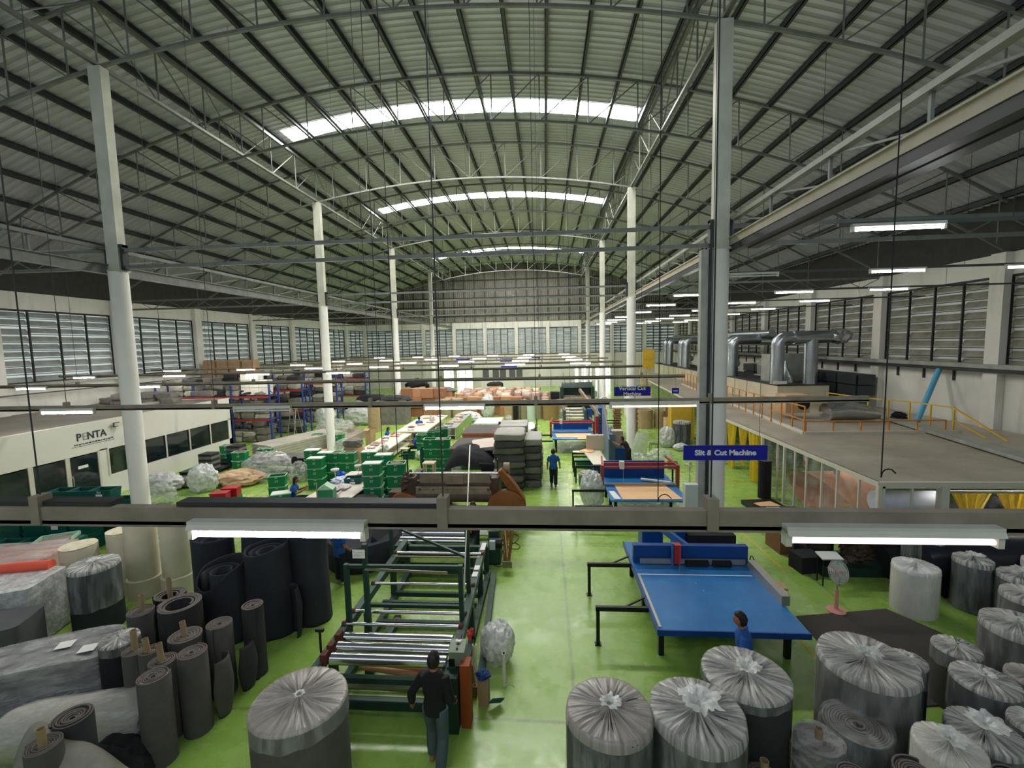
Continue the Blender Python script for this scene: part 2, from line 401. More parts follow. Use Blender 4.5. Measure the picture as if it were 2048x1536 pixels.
# ---- mid level lattice girders (crane level), z 8.7 to 9.5
def midgird(x,s,z0,z1):
    r=thing('lattice_girder','pale steel girder with a lattice above it joining the %s columns above their concrete tops'%s,'beam',(x,0,0))
    MB().box(-.11,.11,YF,YB,z0+(.08 if s=='right' else 0),z0+.26).box(-.16,.16,YF,YB,z0+.26,z0+.29).build('lower_flange',M('cream_girder_paint',(186,176,156),.6,0,.12) if s=='right' else TS,r,sm=False)
    if s=='right': MB().box(-.09,.13,YF,YB,z0-.1,z0+.08).build('dark_soffit',DSTEEL,r,sm=False)
    MB().box(-.08,.08,YF,YB,z1-.05,z1+.05).build('top_chord',LSTEEL if s=='right' else TS,r,sm=False)
    wb=MB(); y=Y1-SP
    while y<YB-1: wb.bar((0,y,z0+.28),(0,y,z1),.05); wb.bar((0,y,z0+.28),(0,y+SP/6,z1),.035); y+=SP/6
    wb.build('web',TS,r,sm=False)
    if s=='right': MB().box(.16,.42,YF,Y1-.6,z0-.12,z0-.02).build('cable_tray',DSTEEL,r,sm=False)
midgird(XR+.33,'right',8.7,9.5); midgird(XL-.3,'left',8.62,9.4)
# ---- transverse ties on every column line
for k in range(5 if False else 4):
    y=Y1+SP*k; r=thing('cross_tie','pair of slim steel ties crossing the hall above the concrete column tops, %s column line'%['first','second','third','fourth'][k],'beam',(0,y,0),0,'slim cross ties')
    for z in (8.82,9.33):
        m=MB().box(-26.3,18.1,-.05,.05,z-.05,z+.05)
        m.build('tie_bar',TS,r,sm=False)
    for lo,hi in ((-26,-14.5),(5.2,17.5)):
        m=MB(); x=lo
        while x<hi: m.cyl((x,0,8.82),(x+1,0,9.33),.02,n=5); m.cyl((x+1,0,9.33),(x+2,0,8.82),.02,n=5); x+=2
        m.build('web',TS,r)
# ---- columns
CONC=M('white_painted_concrete',(226,223,214),.7,0,.06,1.2,.1,8)
CST=M('column_steel_paint',(196,196,178),.55,.15,.15,1.2)
def column(x,k,side):
    y=Y1+SP*k; od=['nearest','second','third','farthest'][k]
    nm={0:'nearest to the camera',1:'second along the row',2:'third along the row',3:'fourth along the row, far back'}[k]
    r=thing('column','tall white concrete column with steel top, %s row, %s'%(side,nm),'column',(x,y,0))
    MB().lathe((0,0,0),[(.27,0),(.27,.02),(.25,.05),(.25,8.68)],32).build('concrete_shaft',CONC,r)
    sf=MB().box(-.2,.2,-.14,.14,8.6,14.66).box(-.24,.24,-.18,.18,8.68,8.74).build('steel_shaft',CST,r,sm=False)
    MB().box(-.3,-.22,-.1,.1,8.72,9.5).box(.22,.3,-.1,.1,8.72,9.5).box(-.3,.3,-.12,.12,9.42,9.5).build('bracket',DSTEEL,sf,sm=False)
    if k==0 and side=='right':
        MB().box(-.52,-.3,-.08,.12,.0,8.7).build('service_duct',M('grey_trunking',(168,168,160),.6,0),r,sm=False)
        MB().box(-.32,-.26,-.16,-.02,.0,8.7).build('dark_channel',DSTEEL,r,sm=False)
    return r
for k in range(4): column(XL,k,'left'); column(XR,k,'right')
# wall side knee braces
m=None
# end posts of the back bays
# ---- yellow floor marking
YEL=M('yellow_floor_paint',(196,176,60),.5,0,.15)
def strip(n,pts,w=.06):
    m=MB()
    for a,b in zip(pts[:-1],pts[1:]): m.bar(V((a[0],a[1],.003)),V((b[0],b[1],.003)),w,.004)
    st('trim_%d'%n,m,YEL,sm=False)
strip(8,[G(1475,1058),G(1563,1136),G(1612,1136)]); strip(9,[G(1590,1268),G(1700,1395)]); strip(10,[G(1437,965),G(1500,965)]); strip(11,[G(1132,905),G(1146,1060)],.03)
# ================================================================ foam and felt rolls in the foreground
F_DK=M('dark_grey_foam',(52,53,53),.95,0,.12,6,.35,60); F_MD=M('mid_grey_felt',(80,78,73),.95,0,.12,6,.35,60)
F_BK=M('black_foam',(27,28,31),.9,0,.2,4,.3,50); F_NV=M('charcoal_foam',(40,43,49),.9,0,.2,2,.3,40); F_WH=M('white_wadding',(214,210,196),.95,0,.08,3,.5,14)
CUT=M('cut_foam_edge',(108,100,93),.95,0,.12,8,.2,60); F_BG=M('beige_felt',(196,188,164),.95,0,.08,3,.3,40); CARD=M('cardboard_tube',(150,130,98),.85,0,.1,6); F_BR=M('brown_kraft',(170,146,112),.85,0,.1,3)
TOPF=film('gathered_clear_film',(.78,.76,.70),.22,.92,radial=True,p0=.37,p1=.76); TOPF2=film('gathered_dusty_film',(.47,.43,.385),.5,.96,radial=True,p0=.36,p1=.74)
SIDE=film('clear_side_film',(.72,.76,.74),.06,.42,(7,7,1.4),p0=.4,p1=.8); BAG=film('milky_bag_film',(.72,.74,.71),.5,.9,(7,7,7),.28,.8,p0=.34,p1=.62)
CLR=film('loose_clear_sheeting',(.70,.70,.67),.12,.7,(2.2,5,8),.22,.9,p0=.34,p1=.78)
LABEL=M('white_paper_label',(232,230,222),.8,0,.03); INK=M('printed_ink',(60,62,66),.8,0,.05)
def pleat(t,r,sd,A):  # r 0..1
    v=noise.noise(V((cos(t)*7,sin(t)*7,sd+r*.8)))+.6*noise.noise(V((cos(t)*17,sin(t)*17,sd*2+r)))
    return A*v*min(1,r*5)*(1.12-r)*1.6
def wrapped(name,x,y,R,H,label,foam,top=None,skirt=None,sd=0,kn=1.,sheet=True,z0=0,group='plastic wrapped rolls',cat='foam roll'):
    top=top or TOPF; r=thing(name,label,cat,(x,y,z0),0,group)
    wb=lambda t,j:1+.012*sin(2*t+sd)+.01*sin(3*t+sd*2)
    MB().lathe((0,0,0),[(R*.97,0),(R,.04),(R*1.0,H*.5),(R,H-.05),(R*.985,H-.012),(R*.9,H)],48,wb).build('foam_body',foam,r)
    sk=H*.97 if skirt is None else skirt; NU,NV=220,26
    def fn(u,v):
        t=2*pi*u
        if v<=.75:
            q=v/.75; rr=R*1.012*q; z=H+.025+pleat(t,q,sd,.045)+.06*(max(0,1-q*2.6))**2*kn-.02*q**6
            rr*=1+.012*sin(2*t+sd)+.01*sin(3*t+sd*2)
        else:
            q=(v-.75)/.25; rr=R*(1.018+.012*sin(2*t+sd)+.01*sin(3*t+sd*2)+.010*noise.noise(V((cos(t)*5,sin(t)*5,sd+q))))+.012*q
            z=H-.01-sk*q+(.035*noise.noise(V((cos(t)*3,sin(t)*3,sd+7))) if q>.9 and sk<H*.9 else 0)
        return V((rr*cos(t),rr*sin(t),z))
    m=MB(); m.surf(NU,NV,fn,True); n0=int(NV*.75)
    m.m=[0 if (i//NU)<n0+1 else 1 for i in range(len(m.f))]
    m.build('plastic_wrap',[top,SIDE],r,ang=80)
    if kn>0:
        k=MB(); rr=random.Random(sd*9+1)
        def kf(u,v):
            t=2*pi*u; a=(.035+.13*v**1.5*kn)*(1+.55*noise.noise(V((cos(t)*3,sin(t)*3,sd+v*3)))); return V((a*cos(t)+.03*v*kn,a*sin(t),H+.06+.10*kn*v-.09*kn*max(0,v-.6)**1*(1+.9*noise.noise(V((cos(t)*4,sin(t)*4,sd)))) ))
        k.surf(40,8,kf,True); k.build('gathered_knot',BAG,r,ang=80)
    return r
def spiral(name,x,y,R,H,label,mat,r0=.04,pitch=.03,tube=None,tilt=(0,0),sd=0,z0=0,cat='foam roll',group=None,tel=.01,loose=0.,tubeR=.045,n=30):
    r=thing(name,label,cat,(x,y,z0),0,group); turns=(R-r0)/pitch; N=int(turns*n); th=pitch*.40; vs=[]
    for i in range(N+1):
        t=2*pi*i/n; tt=i/N; rc=r0+(R-r0-th)*(tt**(1-loose*.5)); k=1+loose*.06*sin(t*1.0+sd)+.01*sin(2*t+sd)
        zt=H+tel*noise.noise(V((i/n*.9,sd,0)))*3-(1-tt)*.015
        for rr,z in ((rc-th,0),(rc-th,zt-.006),(rc-th*.5,zt),(rc+th*.5,zt),(rc+th,zt-.006),(rc+th,0)): vs.append((rr*k*cos(t),rr*k*sin(t),z))
    m=MB(); m.add(vs,[(6*i+j,6*i+6+j,6*i+7+j,6*i+1+j) for i in range(N) for j in range(5)]+[(0,1,2,3,4,5),tuple(6*N+j for j in (5,4,3,2,1,0))])
    m.m=[1 if (i<5*N and i%5 in (1,2,3)) else 0 for i in range(len(m.f))]
    m.build('rolled_sheet',[mat,CUT],r,ang=50)
    if tube:
        q=MB(); a=V((tilt[0],tilt[1],1)).normalized(); p0=V((.0,.0,H-.35)); p1=p0+a*(.35+tube*1.35)
        ax=a.cross(V((0,1,0))).normalized(); ay=a.cross(ax)
        for (ra,rb,flip) in ((tubeR,tubeR,0),(tubeR*.86,tubeR*.86,1)): q.tube([p0,p1],ra,16,False)
        e=[p1+(ax*cos(2*pi*k/16)+ay*sin(2*pi*k/16))*tubeR for k in range(16)]; f=[p1+(ax*cos(2*pi*k/16)+ay*sin(2*pi*k/16))*tubeR*.86 for k in range(16)]
        q.add(e+f,[(k,(k+1)%16,16+(k+1)%16,16+k) for k in range(16)]); q.build('cardboard_core',CARD,r)
    return r
# --- front row, gathered film tops
wrapped('wrapped_foam_roll',-3.38,5.36,.60,1.5,'big grey roll with dusty gathered film top at lower left of the aisle, alone',F_MD,TOPF2,.22,sd=1,kn=.25)
wrapped('wrapped_foam_roll',.75,5.40,.54,1.5,'grey roll with brownish gathered film top, leftmost of three before the blue table',F_DK,TOPF2,None,sd=2,kn=.7)
wrapped('wrapped_foam_roll',1.86,5.42,.575,1.5,'grey roll with clear film tied in a big loose yellowish bunch, front middle',F_DK,TOPF,None,sd=3,kn=1.5)
wrapped('wrapped_foam_roll',2.75,6.1,.57,1.5,'dark roll with shiny pleated film top just before the person in blue polo',F_DK,TOPF,.12,sd=4,kn=1.0)
wrapped('wrapped_foam_roll',4.62,6.48,.61,1.5,'large grey roll with wide star of pleated film on top beside the dark carpet sheet',F_MD,TOPF,.9,sd=5,kn=.9)
wrapped('wrapped_foam_roll',6.78,7.52,.32,1.0,'small roll with bluish clear film top between the carpet sheet and the right edge',F_MD,TOPF,.25,sd=6,kn=.1)
wrapped('wrapped_foam_roll',7.75,7.57,.46,1.4,'tall brown-grey roll with paper label, cut by the right edge of the picture',F_MD,TOPF,None,sd=7,kn=.4)
wrapped('wrapped_foam_roll',6.30,6.53,.38,1.2,'grey roll with loosely folded film top behind the tied white-topped roll at right',F_DK,TOPF,.5,sd=8,kn=.5)
wrapped('wrapped_foam_roll',7.02,6.62,.28,1.2,'small dusty roll against the right edge of the picture, below the labelled tall roll',F_MD,TOPF2,.4,sd=9,kn=0)
wrapped('wrapped_foam_roll',5.52,6.9,.25,1.2,'narrow dark roll in crumpled film squeezed beside the large star-topped roll',F_BK,TOPF,.3,sd=10,kn=.3)
wrapped('wrapped_foam_roll',5.46,5.62,.38,1.2,'grey roll with film bunched up in a white tuft, near the lower right corner',F_DK,TOPF,.7,sd=11,kn=1.2)
wrapped('wrapped_foam_roll',6.22,5.78,.26,1.2,'half-seen grey roll with white creased film at the lower right edge',F_DK,TOPF,.5,sd=12,kn=.2)
wrapped('wrapped_foam_roll',4.66,5.17,.34,1.4,'roll with bright white tied film top, lowest wrapped one at lower right',F_WH,TOPF,.6,sd=13,kn=.9)
# --- open spiral rolls lower right
r=spiral('spiral_foam_roll',4.08,5.82,.40,1.05,'dark roll with its spiral edge open to view below the large star-topped roll',F_DK,.05,.033,sd=1,tel=.008)
MB().lathe((0,0,0),[(.425,0),(.43,.6),(.425,1.0),(.40,1.07)],40,lambda t,j:1+.02*sin(5*t+j)).build('loose_wrap',SIDE,r)
r=spiral('spiral_foam_roll',3.46,5.6,.28,1.0,'black roll in a sagging clear bag with a cardboard core sticking out',F_BK,.06,.05,tube=.12,sd=2)
MB().lathe((0,0,0),[(.31,0),(.33,.6),(.32,.9),(.29,1.03)],36,lambda t,j:1+.03*sin(4*t+j)).build('loose_wrap',CLR,r)
spiral('spiral_foam_roll',3.46,4.93,.19,1.2,'small dark spiral roll at the bottom edge, left of two',F_DK,.03,.026,sd=3)
spiral('spiral_foam_roll',4.19,5.0,.24,1.2,'dark spiral roll at the bottom edge, right of two and larger',F_DK,.04,.03,sd=4)
spiral('spiral_foam_roll',5.18,4.98,.19,1.2,'dark spiral roll tucked under the lower right corner',F_BK,.03,.028,sd=5)
spiral('spiral_foam_roll',2.57,5.15,.22,.9,'low felt roll with tall cardboard core at the bottom edge behind two wrapped rolls',F_MD,.06,.03,tube=.16,sd=6,tubeR=.05)
# --- right side, further back
wrapped('wrapped_white_roll',8.2,10.18,.42,1.06,'white wadding roll in clear bag standing alone on the green floor at right',F_WH,film('white_gathered_film',(.86,.85,.82),.55,.95,radial=True),None,sd=14,kn=.2)
wrapped('wrapped_foam_roll',9.2,11.2,.42,1.25,'dark roll with torn film ears on top behind the white wadding roll',F_BK,TOPF,.5,sd=15,kn=1.6)
wrapped('wrapped_foam_roll',9.55,10.35,.34,1.15,'dark roll in milky film right of the white wadding roll',F_DK,TOPF,None,sd=16,kn=.9)
wrapped('wrapped_foam_roll',9.95,9.75,.36,1.1,'dark roll in milky film with curled white knot near the right edge',F_DK,TOPF,None,sd=17,kn=1.1)
wrapped('wrapped_foam_roll',9.35,9.0,.40,1.1,'wide grey roll under creased film at the right edge above the labelled tall roll',F_MD,TOPF,None,sd=18,kn=.2)
wrapped('wrapped_white_roll',11.0,10.4,.3,1.1,'pale roll half hidden at the far right edge under the shiny black lying roll',F_WH,TOPF,None,sd=19,kn=.3)
# --- left foreground: standing spiral rolls
S=[(-5.93,5.82,.215,1.38,'nearest of the small grey spiral rolls beside the lone film-topped roll',None,.026,F_MD),
(-5.78,6.37,.22,1.36,'second small grey spiral roll back from the camera at the edge of the aisle',None,.026,F_MD),
(-5.92,7.17,.22,1.32,'third small grey spiral roll back from the camera, with a loose flap beside it',None,.028,F_MD),
(-5.6,7.63,.205,1.40,'fourth and farthest small spiral roll, standing next to the draped black foam',None,.045,F_DK),
(-6.17,6.25,.21,1.3,'felt roll with a cardboard core behind the nearest small spiral roll',.2,.03,F_MD),
(-6.5,6.36,.17,1.36,'slim felt roll with a leaning cardboard core, middle of the left cluster',.16,.032,F_MD),
(-6.86,6.45,.18,1.3,'slim felt roll with the tallest cardboard core, left side of the cluster',.24,.03,F_MD),
(-6.30,6.86,.28,1.3,'loosely wound roll with upright cardboard core in the middle of the cluster',.18,.05,F_MD),
(-7.92,7.66,.24,1.2,'felt roll with cardboard core right behind the big plastic-wrapped dark roll',.22,.03,F_MD),
(-6.40,4.72,.20,1.3,'pale felt roll with thick cardboard core at the lower left corner',.16,.026,F_MD),
(-6.48,5.15,.23,1.3,'dark felt roll with open spiral end near the lower left corner',None,.03,F_DK)]
for i,(x,y,R,H,l,tb,pt,mt) in enumerate(S): spiral('spiral_felt_roll',x,y,R,H,l,mt,.03,pt,tube=tb,sd=20+i,tilt=(rnd.uniform(-.08,.08),rnd.uniform(-.05,.05)),tel=.012)
spiral('spiral_felt_roll',-7.15,7.7,.38,1.35,'wide loose grey roll with open hollow centre and crumpled film inside',F_DK,.2,.05,tube=None,sd=40,loose=.6,tel=.02)
spiral('spiral_felt_roll',-7.75,8.15,.30,1.25,'dark loose roll with two cardboard cores standing in it',F_BK,.12,.05,tube=.25,sd=41,loose=.5)
r=wrapped('wrapped_foam_roll',-7.54,6.84,.29,1.2,'dark roll with crumpled white film across its open top, left cluster',F_BK,TOPF,.15,sd=21,kn=.0)
# loose flaps of felt by the small rolls
def curlflap(x,y,rz,H,lab,mt):
    r=thing('felt_offcut',lab,'foam offcut',(x,y,0),rz)
    def fn(u,v):
        a=-1.6+3.4*u; z=H*v; k=.10+.05*sin(v*3); return V((k*cos(a)*(1+.5*u)+.05*noise.noise(V((u*3,v*2,x))),k*sin(a)*1.6,z))
    m=MB(); m.surf(14,14,fn); o=m.build('curled_sheet',mt,r,ang=80); s=o.modifiers.new('t','SOLIDIFY'); s.thickness=.012
curlflap(-5.62,6.72,.3,1.0,'curled flap of grey felt standing between the second and third small rolls',F_MD)
curlflap(-5.6,7.32,.2,.85,'curled strip of dark felt beside the third small roll',F_DK)
# big plastic wrapped dark roll, beige rolls
wrapped('wrapped_foam_roll',-10.19,8.86,.46,1.5,'tall dark roll in clear film with a torn dark hole on top, far left',F_NV,TOPF,.9,sd=22,kn=.6)
for x,y,R,z0,H,l in [(-11.54,9.73,.36,.0,1.5,'beige felt roll with creased cream top, leftmost of the beige rolls'),(-11.01,10.35,.33,.0,1.62,'beige felt roll second from left in the beige row, crumpled cream film on top'),
    (-10.35,10.2,.34,.5,1.45,'tall beige felt roll third in the beige row, standing on another roll'),(-9.55,10.35,.34,.5,1.4,'greyer beige felt roll at the right end of the beige row')]:
    r=thing('beige_felt_roll',l,'felt roll',(x,y,z0),0,'beige felt rolls'); MB().lathe((0,0,0),[(R*.98,0),(R,.03),(R,H-.03),(R*.97,H)],40,lambda t,j:1+.015*sin(2*t+x)).build('felt_body',F_BG,r)
    def fn(u,v,R=R,H=H,x=x):
        t=2*pi*u; q=v*R*1.005; return V((q*cos(t),q*sin(t),H+.01+.03*noise.noise(V((q*cos(t)*7,q*sin(t)*7,x)))*(1 if v<.9 else .3)))
    MB().surf(40,10,fn,True).build('cream_top_sheet',M('cream_film',(226,216,184),.5,0,.08),r)
for x,y,z,R,H,l in [(-10.35,10.2,0,.38,.5,'lower beige roll with pale rim under the third beige roll'),(-9.55,10.35,0,.38,.5,'lower beige roll under the greyer beige roll')]:
    tag(MB().lathe((0,0,0),[(R,0),(R,H-.02),(R*.95,H)],36).build('beige_felt_roll',F_BG,loc=(x,y,z)),l,'felt roll','beige felt rolls')
# tall black foam sheets rolled and draped
def draped(x,y,R,H,lab,sd,notch=0,flare=.12):
    r=thing('draped_foam_roll',lab,'foam roll',(x,y,0),0,'tall charcoal foam rolls')
    def fn(u,v):
        t=2*pi*u; k=R*(1+flare*(1-v)*(.6+.4*sin(t*2+sd)))*(1+.05*sin(3*t+sd+2*v)+.05*noise.noise(V((cos(t)*2.2,sin(t)*2.2,sd+v*2.2))))
        zz=H*v*(1+.03*sin(t+sd))-(notch*max(0,cos(t+pi/2+.3))**2*v**3)
        return V((k*cos(t),k*sin(t),zz))
    m=MB(); m.surf(64,26,fn,True); o=m.build('foam_sheet',F_NV,r,ang=80); s=o.modifiers.new('t','SOLIDIFY'); s.thickness=.03
    def f2(u,v):
        t=2*pi*u*1.6; k=R*(.35+.5*u); return V((k*cos(t),k*sin(t),(H-.12)*v))
    m=MB(); m.surf(50,3,f2); o=m.build('inner_layer',F_NV,r,ang=80); s=o.modifiers.new('t','SOLIDIFY'); s.thickness=.03
draped(-6.99,8.68,.46,1.62,'charcoal foam roll with a scooped open mouth, left of the tall black ones',1,.35)
draped(-6.12,8.95,.45,1.95,'tall charcoal foam roll in the middle of the black group, crumpled top',2,.1)
draped(-5.5,9.45,.42,2.15,'tallest charcoal foam roll, at the right of the black group by the aisle',3,0,.2)
draped(-6.9,9.9,.45,2.1,'tall charcoal foam roll half hidden behind the lit tube lamp',4,.1)
draped(-7.9,9.55,.42,1.9,'tall dark foam roll between the beige rolls and the black group',5,0)
curlflap(-5.52,8.75,.9,1.1,'black foam offcut leaning between the tall charcoal rolls',F_NV)
# dark foam wedge and slab behind the man in blue
r=thing('foam_sheet_pile','huge flat charcoal foam coil lying behind the man in blue','foam',(-5.35,12.2,0))
MB().lathe((0,0,0),[(.95,0),(1.05,.15),(1.08,.55),(.95,.75),(.5,.72)],48,lambda t,j:1+.05*sin(2*t+.5)+.02*sin(5*t+j)).build('coiled_foam',F_NV,r)
m=MB().add([(.3,-.6,.0),(1.25,-.25,.0),(.75,.55,.72),(.2,.3,1.25),(.4,-.45,.9)],[(0,1,4),(1,2,4),(2,3,4),(0,4,3),(0,3,2,1)]); m.build('folded_corner',F_NV,r)
spiral('flat_foam_coil',-6.7,15.2,.62,.72,'low wide grey foam coil with small hole lying beside the sorting table','' and F_DK or M('grey_coil_foam',(96,94,92),.9,0,.1,5,.3,50),.07,.035,sd=60,tel=.001,cat='foam coil',n=40)
# --- far left: packs and plastic covered stacks
def slabpack(name,lab,c,sx,sy,sz,rz,mats,rx=0,film_=None,lab2=False,sd=0):
    r=thing(name,lab,'foam pack',c,rz)
    def fn(u,v):
        a=2*pi*u; e=.22; cx=math.copysign(abs(cos(a))**e,cos(a)); cy=math.copysign(abs(sin(a))**e,sin(a))
        if v<.15: k=v/.15; z=0
        elif v>.7: k=1-(v-.7)/.3; z=sz
        else: k=1; z=sz*(v-.15)/.55
        x_=cx*sx/2*k; y_=cy*sy/2*k
        return V((x_,y_,z+.03*noise.noise(V((x_*2,y_*2,sd)))+(.02*sin(x_*3+sd))))
    MB().surf(64,20,fn,True).build('foam_sheets',mats,r,ang=50)
    if film_:
        def f2(u,v): p=fn(u,v); p=V((p.x*1.02,p.y*1.03,p.z*1.02+.012)); return p+V((0,0,.02*noise.noise(p*4)))
        MB().surf(64,20,f2,True).build('plastic_wrap',film_,r,ang=80)
    if lab2:
        for k,(dx,dy) in enumerate(lab2):
            MB().box(dx-.12,dx+.12,dy-.11,dy+.11,sz+.052,sz+.056).build('paper_label',LABEL,r,sm=False)
    r.rotation_euler=(rx,0,rz); return r
GRYS=M('grey_sheet_stock',(84,84,86),.8,0,.1,3); DKS=M('dark_sheet_stock',(44,44,47),.8,0,.12,3)
slabpack('foam_sheet_pack','thick grey foam sheet pack in film with two white paper labels, far left foreground',(-8.9,6.75,.45),2.0,1.0,.5,.42,GRYS,film_=CLR,lab2=[(.28,.05),(.72,-.22)],sd=1)
slabpack('foam_sheet_pack','lower grey sheet pack in creased film under the labelled pack, far left',(-8.6,6.3,.02),2.2,1.3,.42,.5,DKS,film_=CLR,sd=2)
slabpack('foam_sheet_stack','smooth dark grey sheet stack behind the labelled pack at the left edge',(-11.1,7.35,0),1.8,.85,1.05,.35,GRYS,sd=3)
slabpack('foam_sheet_stack','tall stack draped in crumpled milky film at the left edge, before the beige rolls',(-11.9,8.35,0),1.9,1.1,1.28,.25,GRYS,film_=BAG,sd=4)
slabpack('foam_sheet_stack','stack with pinkish sheets under film at the left edge, behind the crumpled milky drape',(-13.4,9.75,0),2.2,1.3,1.22,.2,M('pinkish_sheets',(190,140,128),.6,0,.3,2),film_=CLR,sd=5)
tag(MB().cyl((-.55,-.12,0),(.5,.16,0),.12,n=24).build('red_foam_roll',M('orange_red_foam',(226,92,70),.6,0,.05),loc=(-11.9,8.85,1.37)),'short orange red roll lying on the film-covered stacks at far left','foam roll')
# lying roll wrapped in clear film
r=thing('lying_wrapped_roll','fat pale roll lying on its side in glossy clear film, lower left','foam roll',(-7.35,5.95,.42),.28)
MB().surf(48,14,lambda u,v:V(((v-.5)*1.9,.40*cos(2*pi*u)*(1-.12*(abs(2*v-1)**6)),.38*sin(2*pi*u)*(1-.12*(abs(2*v-1)**6)))),True).build('roll_body',M('pale_felt',(176,170,150),.9,0,.08,4),r)
MB().surf(72,20,lambda u,v:V(((v-.5)*1.96,1,1))*1.0 if False else V(((v-.5)*1.97,(.425+.02*noise.noise(V((cos(6.28*u)*2,sin(6.28*u)*2,v*5))))*cos(2*pi*u)*(1-.2*(abs(2*v-1)**8)),(.405+.02*noise.noise(V((cos(6.28*u)*2,sin(6.28*u)*2,v*5+5))))*sin(2*pi*u)*(1-.2*(abs(2*v-1)**8)))),True).build('plastic_wrap',CLR,r,ang=80)
MB().lathe((0,0,0),[(.0,0),(.06,.0),(.065,.02),(.03,.02)],20,cap=False).build('core_end',LABEL,r).matrix_local=Matrix.Translation((-.96,0,0))@Euler((0,-pi/2,0)).to_matrix().to_4x4()
tag(MB().blob((0,0,.26),(.55,.3,.28),3,.3,2,36,20,flat=0).build('crumpled_film_bundle',CLR,loc=(-8.75,5.55,0),ang=80),'crumpled clear film stuffed under the labelled sheet pack','plastic film')
# pale felt draped cone at the bottom
r=thing('draped_felt_sheet','light grey felt sheet draped over a roll in the lower left corner, pointed','felt',(-6.15,4.9,0))
m=MB(); m.surf(20,14,lambda u,v:V((-.55+1.15*u-.1*v,-.32+.62*v,(1.36-.75*u**1.3)*(1-.25*(2*v-1)**2)+.03*sin(u*9+v*3)))); o=m.build('felt_sheet',M('light_grey_felt',(138,136,126),.95,0,.1,8,.3,60),r,ang=80); s=o.modifiers.new('t','SOLIDIFY'); s.thickness=.012
# dark tarpaulin mound under the cluster
tag(MB().blob((0,0,.22),(.5,.42,.34),5,.25,2,36,18,flat=0).build('black_sheeting_heap',F_BK,loc=(-6.3,5.45,0)),'heap of black sheeting at the foot of the small spiral rolls','sheeting')
# ================================================================ crates and totes
GT=M('green_plastic',(24,126,78),.4,0,.08); GTL=M('pale_green_rim',(172,206,178),.5,0,.1); TEAL=M('dark_teal_plastic',(10,84,74),.42,0,.15); WHP=M('white_plastic_sheet',(226,226,220),.6,0,.04)
TRIM_=M('foam_trimmings',(150,136,122),.9,0,.35,9)
def tote(loc,rz,label,fill='empty',grp='green plastic totes',proto={},sc=1.,back=False):
    if fill not in proto:
        r=thing('green_tote',label,'crate',loc,rz,grp); proto[fill]=r
        L,W,H=.33,.23,.45; t=.012
        m=MB()
        def ring(a,b,z): return [(-a,-b,z),(a,-b,z),(a,b,z),(-a,b,z)]
        vs=ring(L-.02,W-.02,0)+ring(L,W,H)+ring(L-t,W-t,H)+ring(L-.03,W-.03,.02)
        fs=[(3,2,1,0)]+[(a+i,a+(i+1)%4,a+4+(i+1)%4,a+4+i) for a in (0,4,8) for i in range(4)]+[(12,13,14,15)]
        m.add(vs,fs); m.build('tote_body',GT,r,sm=False)
        q=MB(); 
        for s in (-1,1): q.box(-L-.012,L+.012,s*W-.014,s*W+.014,H-.02,H+.012); q.box(s*L-.014,s*L+.014,-W-.012,W+.012,H-.02,H+.012)
        q.build('pale_rim',GTL,r,sm=False); tb=[o for o in r.children if o.name.startswith('tote_body')][0]
        for s in (-1,1):
            for e in (-1,1): x_=s*(L-.005); y_=e*(W-.005); MB().box(x_-.022,x_+.022,y_-.022,y_+.022,0,.045).build('corner_foot',GTL,r,sm=False)
        MB().box(-.05,.05,-W-.02,-W-.008,H-.07,H-.035).build('handle_tab',GTL,tb,sm=False)
        letter('printed_mark','ST',.13,GTL,tb,(0,-W-.006,H*.52),(pi/2,0,0),.004)
        if fill=='lid': MB().box(-L+.02,L-.02,-W+.02,W-.02,H-.01,H+.016).build('white_sheet_cover',WHP,r,sm=False)
        if fill=='scraps': MB().blob((0,0,H-.07),(L-.03,W-.03,.08),4,.5,3,28,14).build('foam_scraps',TRIM_,r)
        if fill=='grey': MB().box(-L+.03,L-.03,-W+.03,W-.03,.02,H-.03).build('grey_foam_parts',M('grey_parts',(120,116,106),.9,0,.2,9),r,sm=False)
        return r
    return dup(proto[fill],loc,rz,label,grp)
BODYH=.455
def stackt(x,y,rz,fills,where):
    n=len(fills); nm=['bottom','second from bottom','third from bottom','fourth from bottom','fifth']
    for i,f in enumerate(fills):
        pos='topmost' if i==n-1 else nm[i]
        if n==1: pos='single'
        what={'empty':'open','lid':'with white cover','scraps':'of scraps','grey':'of grey foam'}[f]
        tote((x,y,i*BODYH),rz+rnd.uniform(-.03,.03),('green tote %s, %s %s'%(what,'' if n==1 else 'top',where)).replace('  ',' ') if i==n-1 else 'green tote, %s %s'%(pos,where),f)
def place_stacks(L):
    for (px,py,z,rz,fl,wh) in L:
        p=G(px,py,z); stackt(p.x,p.y,rz,fl,wh)
